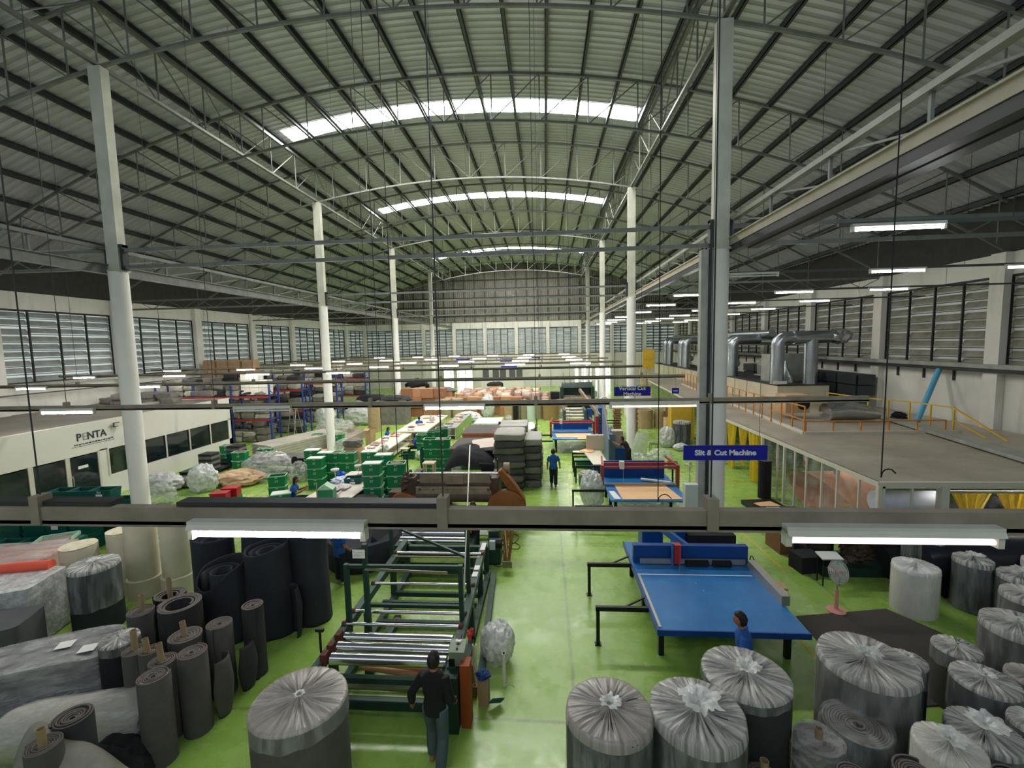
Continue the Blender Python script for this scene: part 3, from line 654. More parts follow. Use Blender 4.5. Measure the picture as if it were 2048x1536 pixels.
# px,py = middle of the stack's top in the photograph at its height
E_='empty'
place_stacks([
 (745,925,4*BODYH,.12,[E_,E_,E_,'lid'],'of the front left stack right of the sorting table'),
 (793,925,4*BODYH,.12,[E_,E_,E_,'scraps'],'of the stack nearest the aisle by the calender'),
 (768,908,4*BODYH,.12,[E_,E_,E_,'lid'],'of the stack behind, right of the sorting table'),
 (740,902,4*BODYH,.12,[E_,E_,E_,'lid'],'of the rear left stack right of the sorting table'),
 (632,915,3*BODYH,.1,[E_,E_,'lid'],'of the front stack left of the kraft drum'),
 (625,899,3*BODYH,.1,[E_,E_,'lid'],'of the back left stack near the black chair'),
 (652,904,3*BODYH,.1,[E_,E_,'lid'],'of the middle stack behind the sorting table'),
 (674,904,3*BODYH,.1,[E_,E_,'grey'],'of the stack with dark foam behind the sorting table'),
 (697,904,3*BODYH,.1,[E_,E_,'grey'],'of the stack beside the kraft drum'),
 (862,877,4*BODYH,.1,[E_,E_,E_,E_],'of the left front stack by the aisle stitching table'),
 (886,877,4*BODYH,.1,[E_,E_,E_,'scraps'],'of the right front stack by the aisle stitching table'),
 (868,862,4*BODYH,.1,[E_,E_,E_,E_],'of the second row by the seated workers'),
 (884,856,4*BODYH,.1,[E_,E_,E_,E_],'of the far row by the seated workers'),
 (846,868,3*BODYH,.1,[E_,E_,E_],'of the left stack beside the seated man'),
 (480,903,2*BODYH,.15,[E_,'grey'],'of the pair by the office corner'),
 (530,896,2*BODYH,.25,[E_,'scraps'],'of the pair beside the long wrapped planks'),
 (455,890,2*BODYH,.1,[E_,'scraps'],'of the pair against the office wall'),
 (636,867,2*BODYH,.1,[E_,E_],'of the pair behind the second left column'),
 (676,867,2*BODYH,.1,[E_,'scraps'],'of the pair right of the second left column'),
 (563,985,2*BODYH,.4,[E_,'lid'],'of the pair in front of the woman in blue'),
 (535,1003,1*BODYH,.4,['scraps'],'with brown paper behind the woman in blue'),
 (540,1005,1*BODYH,.4,[E_],'open at her left') if False else (512,1000,1*BODYH,.4,['scraps'],'on the floor left of the woman in blue'),
 (533,1020,1*BODYH,.4,[E_],'open on the floor nearest the light rail'),
 (400,1000,2*BODYH,.15,[E_,E_],'under milky film left of the red tote'),
 (425,1018,1*BODYH,.15,[E_],'just above the light rail at left'),
 (555,950,2*BODYH,.3,[E_,E_],'under draped clear film behind the woman'),
])
# red totes
RT=M('red_plastic',(176,22,44),.4,0,.08)
for i,(px,py,l) in enumerate([(440,985,'red plastic tote beside the milky bagged green totes'),(462,975,'red plastic tote half under clear film')]):
    p=G(px,py,.5); r=thing('red_tote',l,'crate',(p.x,p.y,.16),.2,'red totes')
    MB().box(-.3,.3,-.2,.2,0,.34).build('tote_body',RT,r,sm=False); MB().box(-.32,.32,-.22,.22,.33,.36).build('rim',RT,r,sm=False)
    tag(MB().box(-.32,.32,-.22,.22,0,.16).build('low_tote',GT,loc=(p.x,p.y,0)),'low green crate under the %s red tote'%['left','right'][i],'crate') if True else 0
# dark teal open crates, nested
def basket(loc,rz,label,proto={},grp='dark teal crates',lab=False,L=.33,W=.24,H=.36):
    key=(lab,)
    if key not in proto:
        r=thing('teal_crate',label,'crate',loc,rz,grp); proto[key]=r; m=MB(); t=.015
        def ring(a,b,z): return [(-a,-b,z),(a,-b,z),(a,b,z),(-a,b,z)]
        m.add(ring(L-.03,W-.03,0)+ring(L,W,H)+ring(L-t,W-t,H)+ring(L-.045,W-.045,.02),[(3,2,1,0)]+[(a+i,a+(i+1)%4,a+4+(i+1)%4,a+4+i) for a in (0,4,8) for i in range(4)]+[(12,13,14,15)])
        m.build('crate_body',TEAL,r,sm=False); q=MB()
        for z in (.1,.2,.29,.35):
            k=(z/H)*.03-.03
            for s in (-1,1): q.box(-L-k-.012,L+k+.012,s*(W+k)-.014,s*(W+k)+.014,z-.008,z+.008); q.box(s*(L+k)-.014,s*(L+k)+.014,-W-k-.012,W+k+.012,z-.008,z+.008)
        q.build('ribs',TEAL,r,sm=False)
        if lab: MB().box(-.1,.1,-W-.022,-W-.016,.1,.24).build('paper_label',LABEL,r,sm=False); letter('painted_number','T34',.08,LABEL,r,(0,-W-.018,.3),(pi/2,0,0),.002)
        return r
    return dup(proto[key],loc,rz,label,grp)
hs=[(-18.2,13.1,4),(-17.5,13.15,4),(-16.8,13.2,4),(-16.1,13.3,5),(-15.4,13.35,5),(-14.7,13.4,5),(-14.0,13.5,4),
    (-17.4,12.3,3),(-16.7,12.35,3),(-16.0,12.45,4),(-15.3,12.5,3),(-14.6,12.6,3),(-16.6,11.5,2),(-15.9,11.55,2),(-15.2,11.65,2),(-16.9,10.7,1),(-16.2,10.75,1),(-15.5,10.85,1)]
for i,(x,y,n) in enumerate(hs):
    row='back row' if i<7 else 'middle row' if i<12 else 'front rows'
    for k in range(n):
        c='%s of the %s stack from left, %s before the office'%(['bottom','second up','third up','fourth up','fifth up'][k],['first','second','third','fourth','fifth','sixth','seventh'][(i if i<7 else i-7 if i<12 else (i-12))],row)
        basket((x,y,k*.335),.14,'dark teal crate, '+c,lab=(k==n-1 and i in (5,13,10)))
p=G(112,1072,1.15)
r=thing('scrap_tray','pale open tray with dark strips inside, on the teal crates at left','tray',(p.x-.0,p.y,1.02),.5)
MB().box(-.42,.42,-.3,.3,0,.02).box(-.42,.42,-.3,-.27,0,.1).box(-.42,.42,.27,.3,0,.1).box(-.42,-.39,-.3,.3,0,.1).box(.39,.42,-.3,.3,0,.1).build('tray',GTL,r,sm=False)
MB().blob((0,0,.05),(.33,.2,.04),8,.6,4,24,10).build('dark_strips',TRIM_,r)
tag(MB().box(-.5,.5,-.4,.4,0,1.02).build('crate_stand',TEAL,loc=(p.x,p.y,0)),'dark teal bulk bin under the pale tray at far left','bin')
# crates by the sorting table
q=G(690,985,.0)
for i,(px,py,z,n,l) in enumerate([(708,955,1.0,3,'stack right under the sorting table edge'),(775,982,.42,1,'floor at the end of the tote stacks'),(470,905,.7,2,'pair beside the green totes at the office corner'),(517,912,.8,2,'pair with odd lids by the black desk'),(853,888,1.2,3,'stack by the seated man on the aisle side'),(818,905,.34,1,'aisle by the stitching table')]):
    c=G(px,py,z)
    for k in range(n): basket((c.x,c.y,k*.33),.15,'dark teal crate, %s, in the %s'%(['bottom','middle' if n>2 else 'top','top'][k] if n>1 else 'alone',l),lab=(i in (0,1) and k==n-1))
# ================================================================ winding frame in the middle
MG=M('machine_green',(30,58,48),.5,.1,.25,4); MG2=M('machine_green_dull',(58,80,70),.55,.1,.25,4); CHR=M('polished_roller',(200,200,202),.16,1.,.04,1,0,30,.8); CH2=M('worn_roller',(170,165,150),.3,.9,.12,3)
BLK=M('black_steel',(22,23,25),.45,.2,.2); RBK=M('rusty_bearing',(92,52,38),.7,.1,.25,9); RUST=M('rust_red_paint',(146,66,30),.6,0,.15)
r=thing('winding_frame','long dark green winding frame with steel rollers beside the aisle','machine',(-2.75,9.2,0))
def loc(x,y,z): return (x+2.75,y-9.2,z)
m=MB()
m.bar(loc(-3.85,6.45,.9),loc(-3.85,11.35,.9),.14,.16); m.bar(loc(-1.6,6.7,.9),loc(-1.70,11.35,.9),.15,.16); m.build('side_rail',MG2,r,sm=False)
m=MB(); m.bar(loc(-3.75,7.0,.12),loc(-3.75,11.3,.12),.12); m.bar(loc(-1.6,7.0,.12),loc(-1.6,11.3,.12),.12); m.bar(loc(-1.28,7.6,.1),loc(-1.45,11.3,.1),.12); m.bar(loc(-3.4,7.6,.1),loc(-3.4,9.3,.1),.14); m.build('base_rail',MG2,r,sm=False)
for i,(x,y) in enumerate([(-3.75,7.0),(-1.6,7.0),(-3.8,8.6),(-1.6,8.6),(-3.8,10.2),(-1.65,10.2),(-3.8,11.3),(-1.65,11.3)]): MB().bar(loc(x,y,0),loc(x,y,.86),.12).build('leg',MG,r,sm=False)
for y,z,w in [(6.9,.12,.14),(6.9,.55,.1),(9.05,.15,.1),(9.4,.4,.08),(10.1,.2,.1),(11.2,.2,.1),(8.55,.86,.07),(10.25,.75,.1),(11.3,.8,.12)]: MB().bar(loc(-3.78,y,z),loc(-1.62,y,z),w).build('cross_member',MG,r,sm=False)
for x,y,h in [(-3.82,7.82,2.12),(-3.48,7.9,2.48),(-1.66,7.96,2.06),(-3.96,10.62,2.2),(-1.69,8.89,2.4)]: MB().bar(loc(x,y,.0),loc(x,y,h),.085).build('upright',MG,r,sm=False)
MB().bar(loc(-3.82,7.82,2.08),loc(-1.66,7.96,2.02),.06).bar(loc(-3.9,10.62,1.68),loc(-1.69,8.89,1.74),.05).build('top_rail',MG,r,sm=False)
MB().bar(loc(-3.48,7.86,2.0),loc(-1.9,7.9,1.93),.012,.05).build('steel_rule',CH2,r,sm=False)
for y,z,rd in [(7.30,1.02,.085),(7.02,1.04,.085),(6.78,1.0,.095)]: MB().cyl(loc(-3.66,y,z),loc(-1.7,y,z),rd,n=28).build('steel_roller',CHR,r)
MB().cyl(loc(-3.6,6.95,.45),loc(-1.75,6.95,.45),.11,n=24).build('steel_roller',CH2,r)
for y in (7.72,8.12,9.15,10.6): MB().cyl(loc(-3.84,y,.99),loc(-1.68,y,.99),.033,n=14).build('thin_roller',CHR,r)
MB().cyl(loc(-3.84,10.42,.98),loc(-1.68,10.42,.98),.02,n=10).build('thin_roller',CH2,r)
for y in (6.78,7.02,7.3): 
    for x in (-3.78,-1.6): MB().cb(*loc(x,y,1.0),.1,.14,.2).build('bearing_block',RBK if x<-3 else BLK,r,sm=False)
for y in (7.72,8.12,9.15,10.6):
    for x in (-3.87,-1.64): MB().cyl(loc(x-.04,y,.99),loc(x+.04,y,.99),.05,n=12).build('bearing',RBK,r)
MB().cyl(loc(-3.95,6.98,.95),loc(-3.95,6.98,1.35),.02).bar(loc(-4.02,6.98,1.36),loc(-3.88,6.98,1.36),.05).build('hand_screw',BLK,r)
MB().cyl(loc(-1.95,6.62,.75),loc(-1.7,6.62,.75),.12,n=20).build('motor',STEEL,r)
MB().box(*[a for a in (1.0,1.28)],-2.72,-2.3,0,.95).build('end_cabinet',MG,r,sm=False)
MB().prism([(-.12,0),(.14,0),(.14,.3),(-.12,.24)],1.1,1.36,0).build('control_panel',M('control_panel_green',(120,134,114),.5,.1,.15),r,sm=False).location=(0,-2.35,.97)
cp=[o for o in r.children if o.name.startswith('control_panel')][0]
for k in range(3): MB().cyl((1.23,-.05+.09*k,.24+.02*k),(1.23,-.05+.09*k,.275+.02*k),.018).build('button',BLK,cp)
MB().cb(1.23,-2.27,1.27,.09,.05,.02).build('button_plate',LABEL,r,sm=False)
MB().box(1.3,1.46,-2.6,-2.38,0,1.08).build('rust_red_guard',RUST,r,sm=False)
for y in (9.6,9.9,10.9,11.1): MB().box(1.02,1.14,y-9.2-.1,y-9.2+.1,.985,1.0).build('switch_box',LABEL,r,sm=False)
# things on and under the frame
BRT=M('brown_card_tube',(190,142,104),.8,0,.1,5)
for i,(a,b,c,l,m_) in enumerate([((-3.5,7.62,.2),(-2.0,7.42,.2),.05,'lowest brown card tube lying under the rollers',BRT),((-3.4,7.75,.22),(-1.9,7.5,.22),.055,'brown card tube lying across the others under the frame',BRT),((-3.2,7.95,.2),(-2.2,7.7,.22),.055,'upper brown card tube under the frame',BRT),((-2.7,7.75,.28),(-1.85,7.65,.28),.06,'short thick brown card tube at right under the frame',BRT),((-2.85,8.25,.15),(-2.0,8.05,.15),.055,'white tube lying inside the winding frame',F_WH),((-3.6,8.15,.12),(-2.7,8.15,.12),.06,'dark tube lying inside the winding frame',F_DK)]):
    tag(MB().cyl(a,b,c,n=16).build('card_tube',m_),l,'tube')
tag(MB().surf(24,10,lambda u,v:V(((.08+.035*cos(2*pi*v))*cos(2*pi*u),.035*sin(2*pi*v),(.08+.035*cos(2*pi*v))*sin(2*pi*u)+.12)),True).build('tape_roll',CARD,loc=(-3.35,9.1,0)),'small tape ring standing on the base rail of the winding frame','tape')
for i,(px,py,h,R,l,m_) in enumerate([(1009,1371,.62,.035,'slim white film roll standing alone on the aisle floor',F_WH),(951,1366,.75,.04,'tall white film roll leaning at the end of the winding frame',M('cream_plastic_roll',(226,222,190),.4,0,.05)),(940,1385,.35,.035,'short card tube at the foot of the rust red guard',CARD),(946,1380,.35,.035,'second short card tube at the foot of the guard',CARD),(950,1392,.2,.05,'squat roll of tape on the floor by the winding frame',M('amber_tape',(120,104,60),.4,0,.1)),(943,1378,.45,.035,'dark reddish tube behind the short card tubes',RUST)]):
    p=G(px,py,0); q=thing('standing_tube',l,'tube',p); m=MB(); m.lathe((0,0,0),[(R,0),(R,h),(R*.6,h),(R*.6,h-.1)],16,cap=False); m.build('tube_wall',m_,q)
    MB().lathe((0,0,0),[(R*.62,0),(R*.62,h+.012),(R*.5,h+.012),(R*.5,h-.1)],16,cap=False).build('core',BLK if i==0 else CARD,q)
for i,(px,py,z) in enumerate([(938,1272,1.1),(940,1283,1.05),(944,1268,1.1)]):
    p=G(px,py,z); tag(MB().lathe((0,0,0),[(.03,0),(.03,.12),(.022,.12),(.022,.0)],14,cap=False).build('red_tape_core',M('red_core',(196,60,48),.6,0,.1),loc=(p.x,p.y,1.08)),['left','lower','right'][i]+' red rimmed tape core on top of the guard','tape',None)
p=G(961,1330,.5); tag(MB().box(-.09,.09,-.1,.1,0,.45).build('carton',CARD,loc=(-1.15,7.15,0)),'narrow kraft carton by the winding frame end','carton')
tag(MB().blob((0,0,.08),(.12,.1,.07),2,.4,2).build('blue_cloth',M('blue_cloth',(26,58,112),.8,0,.1),loc=(-1.15,7.15,.43)),'crumpled blue cloth on top of the kraft carton','cloth')
tag(MB().cb(0,0,.12,.22,.02,.16,.5,.6,.3).build('blue_folder',M('blue_card',(24,66,104),.6,0,.1),loc=(-.92,7.05,.0)),'torn blue card piece on the floor beside the carton','card')
tag(MB().blob((0,0,.36),(.32,.34,.40),3,.12,1.6,72,44,flat=0,rdg=.22).build('clear_waste_bag',BAG,loc=(-1.02,8.2,0),ang=80),'big inflated clear plastic bag on the floor beside the winding frame','bag')
pt=[G(1012,1371,.02),G(1019,1362,.05),G(1025,1364,.04),G(1028,1372,.01)]; tag(MB().tube(pt,.008,6).build('plastic_strip',F_WH),'curl of white plastic strip by the standing film roll','strip')
p=G(748,1092,0); 
r=thing('hanging_notice','white printed paper notice hanging on the tall green upright','notice',(-3.55,7.84,2.25)); MB().box(-.12,.12,-.055,-.05,0,.17).build('paper',LABEL,r,sm=False)
q=MB(); 
for k,(a,b) in enumerate([(-.1,-.06),(-.02,.08)]): q.box(a,b,-.058,-.056,.12,.125)
for k in range(3): q.box(-.09,.08-.03*k,-.058,-.056,.08-.025*k,.083-.025*k)
q.build('printed_lines',INK,r,sm=False)
# ---- second roller bench with chrome rollers nearer the calender
r=thing('roller_bench','green bench with two large bright chrome rollers in front of the calender','machine',(-3.1,12.0,0))
for s in (-1.05,.95): MB().box(s-.09,s+.09,-.45,.45,0,.72).build('side_frame',MG,r,sm=False)
MB().cyl((-1.0,-.05,.92),(.9,-.05,.92),.13,n=32).cyl((-1.0,-.30,.80),(.9,-.30,.80),.12,n=32).build('steel_roller',CHR,r)
MB().cyl((-1.0,.3,.86),(.9,.3,.86),.10,n=24).build('brown_wound_roll',BRT,r)
MB().bar((-1.0,-.42,.45),(.9,-.42,.45),.1).bar((-1,-.42,.15),(.9,-.42,.15),.1).build('cross_member',MG,r,sm=False)
MB().bar((-1.0,-.0,.4),(.9,-.0,.4),.5,.1).build('drip_tray',BLK,r,sm=False)
r=thing('drive_unit','tangled drive gear and hoses on a green stand at the right of the chrome rollers','machine',(-1.55,12.3,0))
MB().box(-.18,.2,-.35,.35,0,.5).cb(0,.1,.7,.3,.4,.35).build('gear_housing',MG,r,sm=False); MB().cyl((-.1,-.25,.6),(.25,-.25,.6),.14,n=18).cyl((.05,.2,.9),(.05,.2,1.1),.08).build('motor',BLK,r)
MB().cb(.0,-.42,.62,.16,.1,.24).build('grey_switch_box',M('light_grey_box',(170,180,185),.5,0,.1),r,sm=False)
q=MB()
for k in range(9): x=.28+.02*k; q.bar((x,-.1+.05*sin(k*2),0),(x+.12*sin(k),.05+.1*cos(k*1.7),1.0+.12*sin(k*3)),.035)
q.build('timber_laths',M('brown_laths',(150,104,66),.8,0,.2),r,sm=False)
r=thing('shovel','shovel with a pale wooden shaft leaning on the drive unit','shovel',(-1.12,11.6,0))
MB().cyl((0,.12,.35),(-.1,.45,1.2),.016).build('shaft',M('pale_wood',(204,170,130),.7,0,.1),r)
MB().cb(0,.0,.2,.26,.02,.3,0,.5).build('blade',CH2,r,sm=False)
pts=[G(*q,.015) for q in [(998,1085),(1010,1078),(1025,1069),(1037,1072),(1033,1082),(1018,1092),(1004,1102),(998,1095),(1008,1088),(1030,1086),(1040,1092),(1034,1098),(1018,1096),(1006,1090),(1004,1100),(1010,1112),(1011,1125),(1000,1133),(988,1130),(978,1122)]]
def smooth(P,n=6):
    o=[]
    for i in range(len(P)-1):
        a,b,c,d=P[max(i-1,0)],P[i],P[i+1],P[min(i+2,len(P)-1)]
        for k in range(n):
            t=k/n; o.append(.5*((2*b)+(c-a)*t+(2*a-5*b+4*c-d)*t*t+(3*b-a-3*c+d)*t**3))
    return o+[P[-1]]
tag(MB().tube(smooth(pts),.009,6).build('power_cable',BLK),'dark power cable looped on the aisle floor beside the drive unit','cable')
# ---- calender with rust brown guards
RB=M('rust_brown_guard',(132,80,36),.5,.1,.2,3); IRON=M('old_iron',(140,126,106),.6,.3,.25,4); DI=M('dark_machine_iron',(78,62,50),.6,.2,.3,4)
r=thing('calender_machine','old calender machine with round rust brown drive guards at both ends','machine',(-3.1,14.9,0))
for s in (-1.5,1.35): MB().box(s-.12,s+.12,-.5,.6,0,1.75).box(s-.2,s+.2,-.6,.7,0,.25).build('side_frame',DI,r,sm=False)
MB().cyl((-1.45,-.35,1.05),(1.3,-.35,1.05),.17,n=28).cyl((-1.45,-.1,1.38),(1.3,-.1,1.38),.16,n=28).build('press_roller',DI,r)
MB().bar((-1.3,-.62,1.38),(1.2,-.62,1.38),.06,.22).build('front_bar',IRON,r,sm=False); MB().cyl((-1.55,-.45,1.9),(1.5,-.45,1.9),.035,n=12).build('steel_bar',CHR,r)
q=MB()
for k in range(6): q.cyl((-1.15+.46*k,-.70,1.42),(-1.15+.46*k,-.64,1.42),.035,n=10)
q.build('clamp_bolt',CHR,r)
MB().box(-1.2,1.2,-.5,-.42,1.62,1.86).build('blade_beam',IRON,r,sm=False); MB().box(-.3,.3,-.54,-.5,1.56,1.86).build('centre_plate',IRON,r,sm=False)
MB().box(-1.35,1.2,-.55,-.45,.62,.8).box(-1.35,1.2,-.6,-.5,.2,.45).build('lower_beam',DI,r,sm=False)
m=MB(); m.lathe((0,0,0),[(.5,-.13),(.56,-.1),(.56,.1),(.5,.13)],40); o=m.build('round_guard',RB,r); o.rotation_euler=(pi/2,0,0); o.location=(-1.75,-.55,.72)
m=MB(); m.lathe((0,0,0),[(.54,-.13),(.62,-.1),(.62,.1),(.54,.13)],40); o=m.build('round_guard',RB,r); o.rotation_euler=(pi/2,0,0); o.location=(1.72,-.55,.76)
m=MB(); L_=[(1.46,1.95),(1.58,2.03),(1.84,1.76),(2.13,1.38),(2.34,1.02),(2.38,.75),(2.2,.72),(2.16,.96),(1.98,1.2),(1.70,1.50)]; m.prism(L_,-.5,-.15,1).build('belt_guard',RB,r,sm=False)
o=MB().cyl((0,-.0,0),(.2,0,0),.2,n=28).build('top_pulley',IRON,r); o.location=(1.62,.0,1.95)
MB().blob((-1.65,-.2,1.45),(.28,.3,.4),4,.45,3).build('gear_cluster',DI,r); MB().blob((1.5,-.75,.62),(.2,.12,.16),6,.5,4).build('gear_cluster',IRON,r)
MB().cyl((1.42,-.1,1.7),(1.42,-.1,2.3),.03).build('upright',MG,r); MB().bar((-1.95,.6,0),(-1.95,.6,2.3),.05).bar((-1.95,.6,2.3),(-2.25,.6,2.22),.05).build('upright',MG,r,sm=False)
MB().box(-2.35,-1.95,-.35,.1,.0,1.2).build('motor_box',DI,r,sm=False)
MB().box(-1.3,1.2,.25,.75,1.5,1.62).build('feed_table',M('grey_feed_sheet',(110,104,96),.8,0,.1),r,sm=False)
r=thing('wooden_frame_box','pale wooden box frame standing behind the left end of the calender','box',(-4.35,15.9,0))
MB().box(-.22,.22,-.2,.2,1.85,1.9).box(-.2,-.15,-.18,-.13,0,1.85).box(.15,.2,-.18,-.13,0,1.85).box(-.2,-.15,.13,.18,0,1.85).box(.15,.2,.13,.18,0,1.85).box(-.3,.25,-.2,.2,1.3,1.35).build('frame',M('pale_ply',(206,184,150),.7,0,.12),r,sm=False)
tag(MB().blob((0,0,.62),(.55,.4,.6),9,.45,3,36,22,flat=0).build('black_scrap_heap',F_BK,loc=(-4.1,16.7,0)),'heap of black foam scraps behind the calender','scrap')
# ================================================================ blue cutting tables (one style, three of them) and the band saws
BLU=M('blue_table_paint',(28,92,164),.32,.0,.12,1.5,0,30,.6); BLD=M('dark_blue_paint',(18,66,132),.4,0,.12); RED=M('red_paint',(170,40,34),.45,0,.1); RDO=M('faded_red_frame',(150,66,50),.5,.1,.15); ALU=M('aluminium_profile',(178,176,166),.35,.7,.08)
def blue_top():
    n=NT('scuffed_blue_table'); ob=n.obj(); f=n.noise(1.2,5,ob,.65); g=n.noise(9,4,ob,.7)
    c=n.ramp(f,[(.3,srgb(20,98,162)),(.7,srgb(38,122,186))]); c=n.mix(n.ramp(g,[(.6,(0,0,0)),(.8,(.45,.45,.45))]),c,srgb(120,150,190)); vo=n.nd('ShaderNodeTexVoronoi'); vo.inputs['Scale'].default_value=3.2; n.ln(ob,vo.inputs['Vector']); c=n.mix(n.ramp(vo.outputs['Distance'],[(.03,(.8,.8,.8)),(.05,(0,0,0))]),c,srgb(200,205,210)); n.ln(c,n.b.inputs['Base Color']); n.b.inputs['Roughness'].default_value=.35; return n.m
BTOP=blue_top()
r=thing('cutting_table','large bright blue cutting table with upright band saw, beside the man in blue','cutting machine',(3.4,9.8,0))
MB().box(-1.36,1.32,-1.8,.75,.79,.85).box(-1.36,1.32,.75,1.9,.79,.84).build('table_top',BTOP,r,sm=False)
MB().box(-1.4,-1.36,-1.82,1.9,.74,.852).box(-1.36,1.34,-1.83,-1.8,.74,.852).build('table_edge',BLD,r,sm=False)
for x,y in [(-1.2,-1.3),(1.2,-1.3),(-1.2,.2),(1.2,.2),(-1.2,1.7),(1.2,1.7)]: MB().box(x-.05,x+.05,y-.05,y+.05,0,.8).build('leg',BLK,r,sm=False)
MB().box(-1.34,1.34,.75,.9,.85,1.28).build('back_fence',BLD,r,sm=False)
MB().bar((-1.2,.68,.93),(1.25,.68,.93),.05,.12).build('fence_rail',ALU,r,sm=False)
MB().box(-1.36,1.2,.18,.205,.851,.856).build('blade_slot',LABEL,r,sm=False)
MB().bar((-1.33,-1.75,.86),(-1.33,.2,.86),.05,.02).build('side_ruler',ALU,r,sm=False)
MB().bar((1.33,-.95,.95),(1.33,.55,.95),.16,.2).build('side_fence',ALU,r,sm=False)
for y in (.75,-1.06):
    MB().bar((-2.45,y,.78),(-1.36,y,.78),.07,.09).bar((-1.9,y+.0,.8),(-1.36,y+.35,.84),.03).build('outrigger',BLK,r,sm=False); MB().box(-2.44,-2.37,y-.035,y+.035,0,.76).build('outrigger_leg',BLK,r,sm=False); MB().box(-2.47,-2.34,y-.06,y+.06,0,.02).build('foot_plate',BLK,r,sm=False)
MB().box(-.95,-.42,1.6,2.1,.0,1.62).build('saw_column',BLD,r,sm=False); MB().box(-.12,.12,1.5,2.0,.0,1.6).build('saw_column',BLD,r,sm=False)
MB().prism([(-.75,0),(-.5,0),(.12,-.0),(.12,.22),(-.75,.22)],1.62,1.9,1).build('blade_housing',M('mid_blue_paint',(60,110,170),.4,0,.1),r,sm=False).location=(.0,-.05,1.28)
MB().bar((-.62,1.5,1.5),(-.05,.9,1.2),.1,.16).build('brace_arm',M('mid_blue_paint',(60,110,170)),r,sm=False)
MB().box(-.42,-.27,.55,.72,.92,1.38).build('red_blade_guard',RED,r,sm=False); MB().cyl((-.40,.2,.85),(-.40,.2,1.5),.004,n=6).build('blade',ALU,r); MB().box(-.47,-.43,.6,.68,.85,1.4).build('guide_bar',M('mid_blue_paint',(60,110,170)),r,sm=False)
o=MB().surf(24,8,lambda u,v:V(((.11+.012*cos(2*pi*v))*cos(2*pi*u),.012*sin(2*pi*v),(.11+.012*cos(2*pi*v))*sin(2*pi*u))),True).build('hand_wheel',BLK,r); o.location=(1.42,.7,.95); o.rotation_euler=(0,0,pi/2)
for i,(x0,x1,l) in enumerate([(-.15,.38,'longer'),(.48,.9,'shorter')]): tag(MB().box(x0,x1,-.06,.06,0,.12).build('black_foam_block',F_BK,loc=(3.4,10.42,.86)),'%s black foam block lying against the fence of the near blue table'%l,'foam block')
tag(MB().box(-.55,.62,-.28,.28,0,.42).build('black_foam_stack',F_BK,loc=(4.1,11.45,.85)),'large stack of black foam at the back of the near blue table','foam block')
tag(MB().box(-.52,.55,-.09,.09,0,.14).build('black_foam_bar',F_BK,loc=(4.18,11.02,.85)),'flat black foam bar just behind the fence of the near blue table','foam block')
tag(MB().box(-.12,.12,-.14,.14,0,.05).build('small_carton',M('kraft_box',(190,150,110),.8,0,.08),loc=(4.9,9.45,.9)),'small flat kraft box balanced at the side fence of the near blue table','box')
MBX=tag(MB().box(-.03,.03,-.09,.09,0,.12).build('white_block',WHP,loc=(4.82,9.1,.9)),'small white block beside the kraft box on the side fence','block')
# second and third tables: red portal frame over blue bed
def portal(x0,x1,y0,y1,z,label,ph,board,sec):
    cx,cy=(x0+x1)/2,(y0+y1)/2; r=thing('cutting_table',label,'cutting machine',(cx,cy,0)); hx,hy=(x1-x0)/2,(y1-y0)/2
    MB().box(-hx,hx,-hy,hy,z-.06,z).build('table_top',BTOP,r,sm=False)
    for sx in (-1,1):
        for sy in (-.8,0,.8): MB().box(sx*(hx-.2)-.05,sx*(hx-.2)+.05,sy*hy-.05,sy*hy+.05,0,z-.06).build('leg',BLK,r,sm=False)
    py=hy*.1; m=MB()
    for s in (-1,1): MB().box(s*(hx+.08)-.06,s*(hx+.08)+.06,py-.06,py+.06,z-.3,ph).build('portal_post',RDO,r,sm=False); MB().bar((s*(hx+.08),py,ph-.05),(s*(hx-.05),py+1.2,ph+.02),.07).build('portal_arm',RDO,r,sm=False)
    MB().cyl((-hx-.1,py,ph-.08),(hx+.1,py,ph-.08),.05,n=12).build('front_tube',RDO,r); MB().bar((-hx,py+.2,ph),(hx,py+.2,ph),.07,.07).build('top_beam',RED,r,sm=False)
    MB().box(-hx+.1,hx-.15,py+.95,py+1.05,z,ph-.1).build('back_fence',BLD,r,sm=False)
    MB().bar((-hx,py-.1,z+.06),(hx,py-.1,z+.06),.08,.08).build('feed_bar',ALU,r,sm=False)
    MB().box(-.75,-.58,py-.12,py+.05,ph-.12,ph+.16).build('white_motor_box',M('off_white_box',(205,205,195),.5,0,.05),r,sm=False); MB().cyl((-.62,py-.1,z),(-.62,py-.1,ph),.008).build('blade',ALU,r)
    q=MB()
    for k in range(2):
        y=-hy*.25-k*1.6
        MB().bar((-hx-1.25,y,z-.05),(-hx,y,z-.05),.06,.08).build('outrigger',BLK,r,sm=False); MB().box(-hx-1.24,-hx-1.18,y-.03,y+.03,0,z-.08).build('outrigger_leg',BLK,r,sm=False)
    return r
portal(2.15,4.75,14.85,17.9,.85,'blue cutting table with red portal frame and large tan board by the white cabinet',1.6,None,1)
TAN=M('tan_board',(226,182,134),.6,0,.05,1)
def board(P,z,lab,m_=TAN,t=.02):
    tag(MB().prism([(p[0],p[1]) for p in P],z,z+t).build('tan_board',m_,sm=False),lab,'board')
board([G(1232,1001)[:2] and (2.55,14.9),(4.55,14.95),(4.35,16.45),(2.5,16.45)],.852,'large tan board on the second blue cutting table')
board([(2.28,14.95),(2.5,14.95),(2.4,15.75),(2.2,15.75)],.853,'narrow white board beside the large tan board',WHP,.015)
tag(MB().cyl((3.6,17.0,.92),(4.6,16.55,.92),.05,n=14).build('white_tube',F_WH),'long white tube lying over the feed bar of the second blue table','tube')
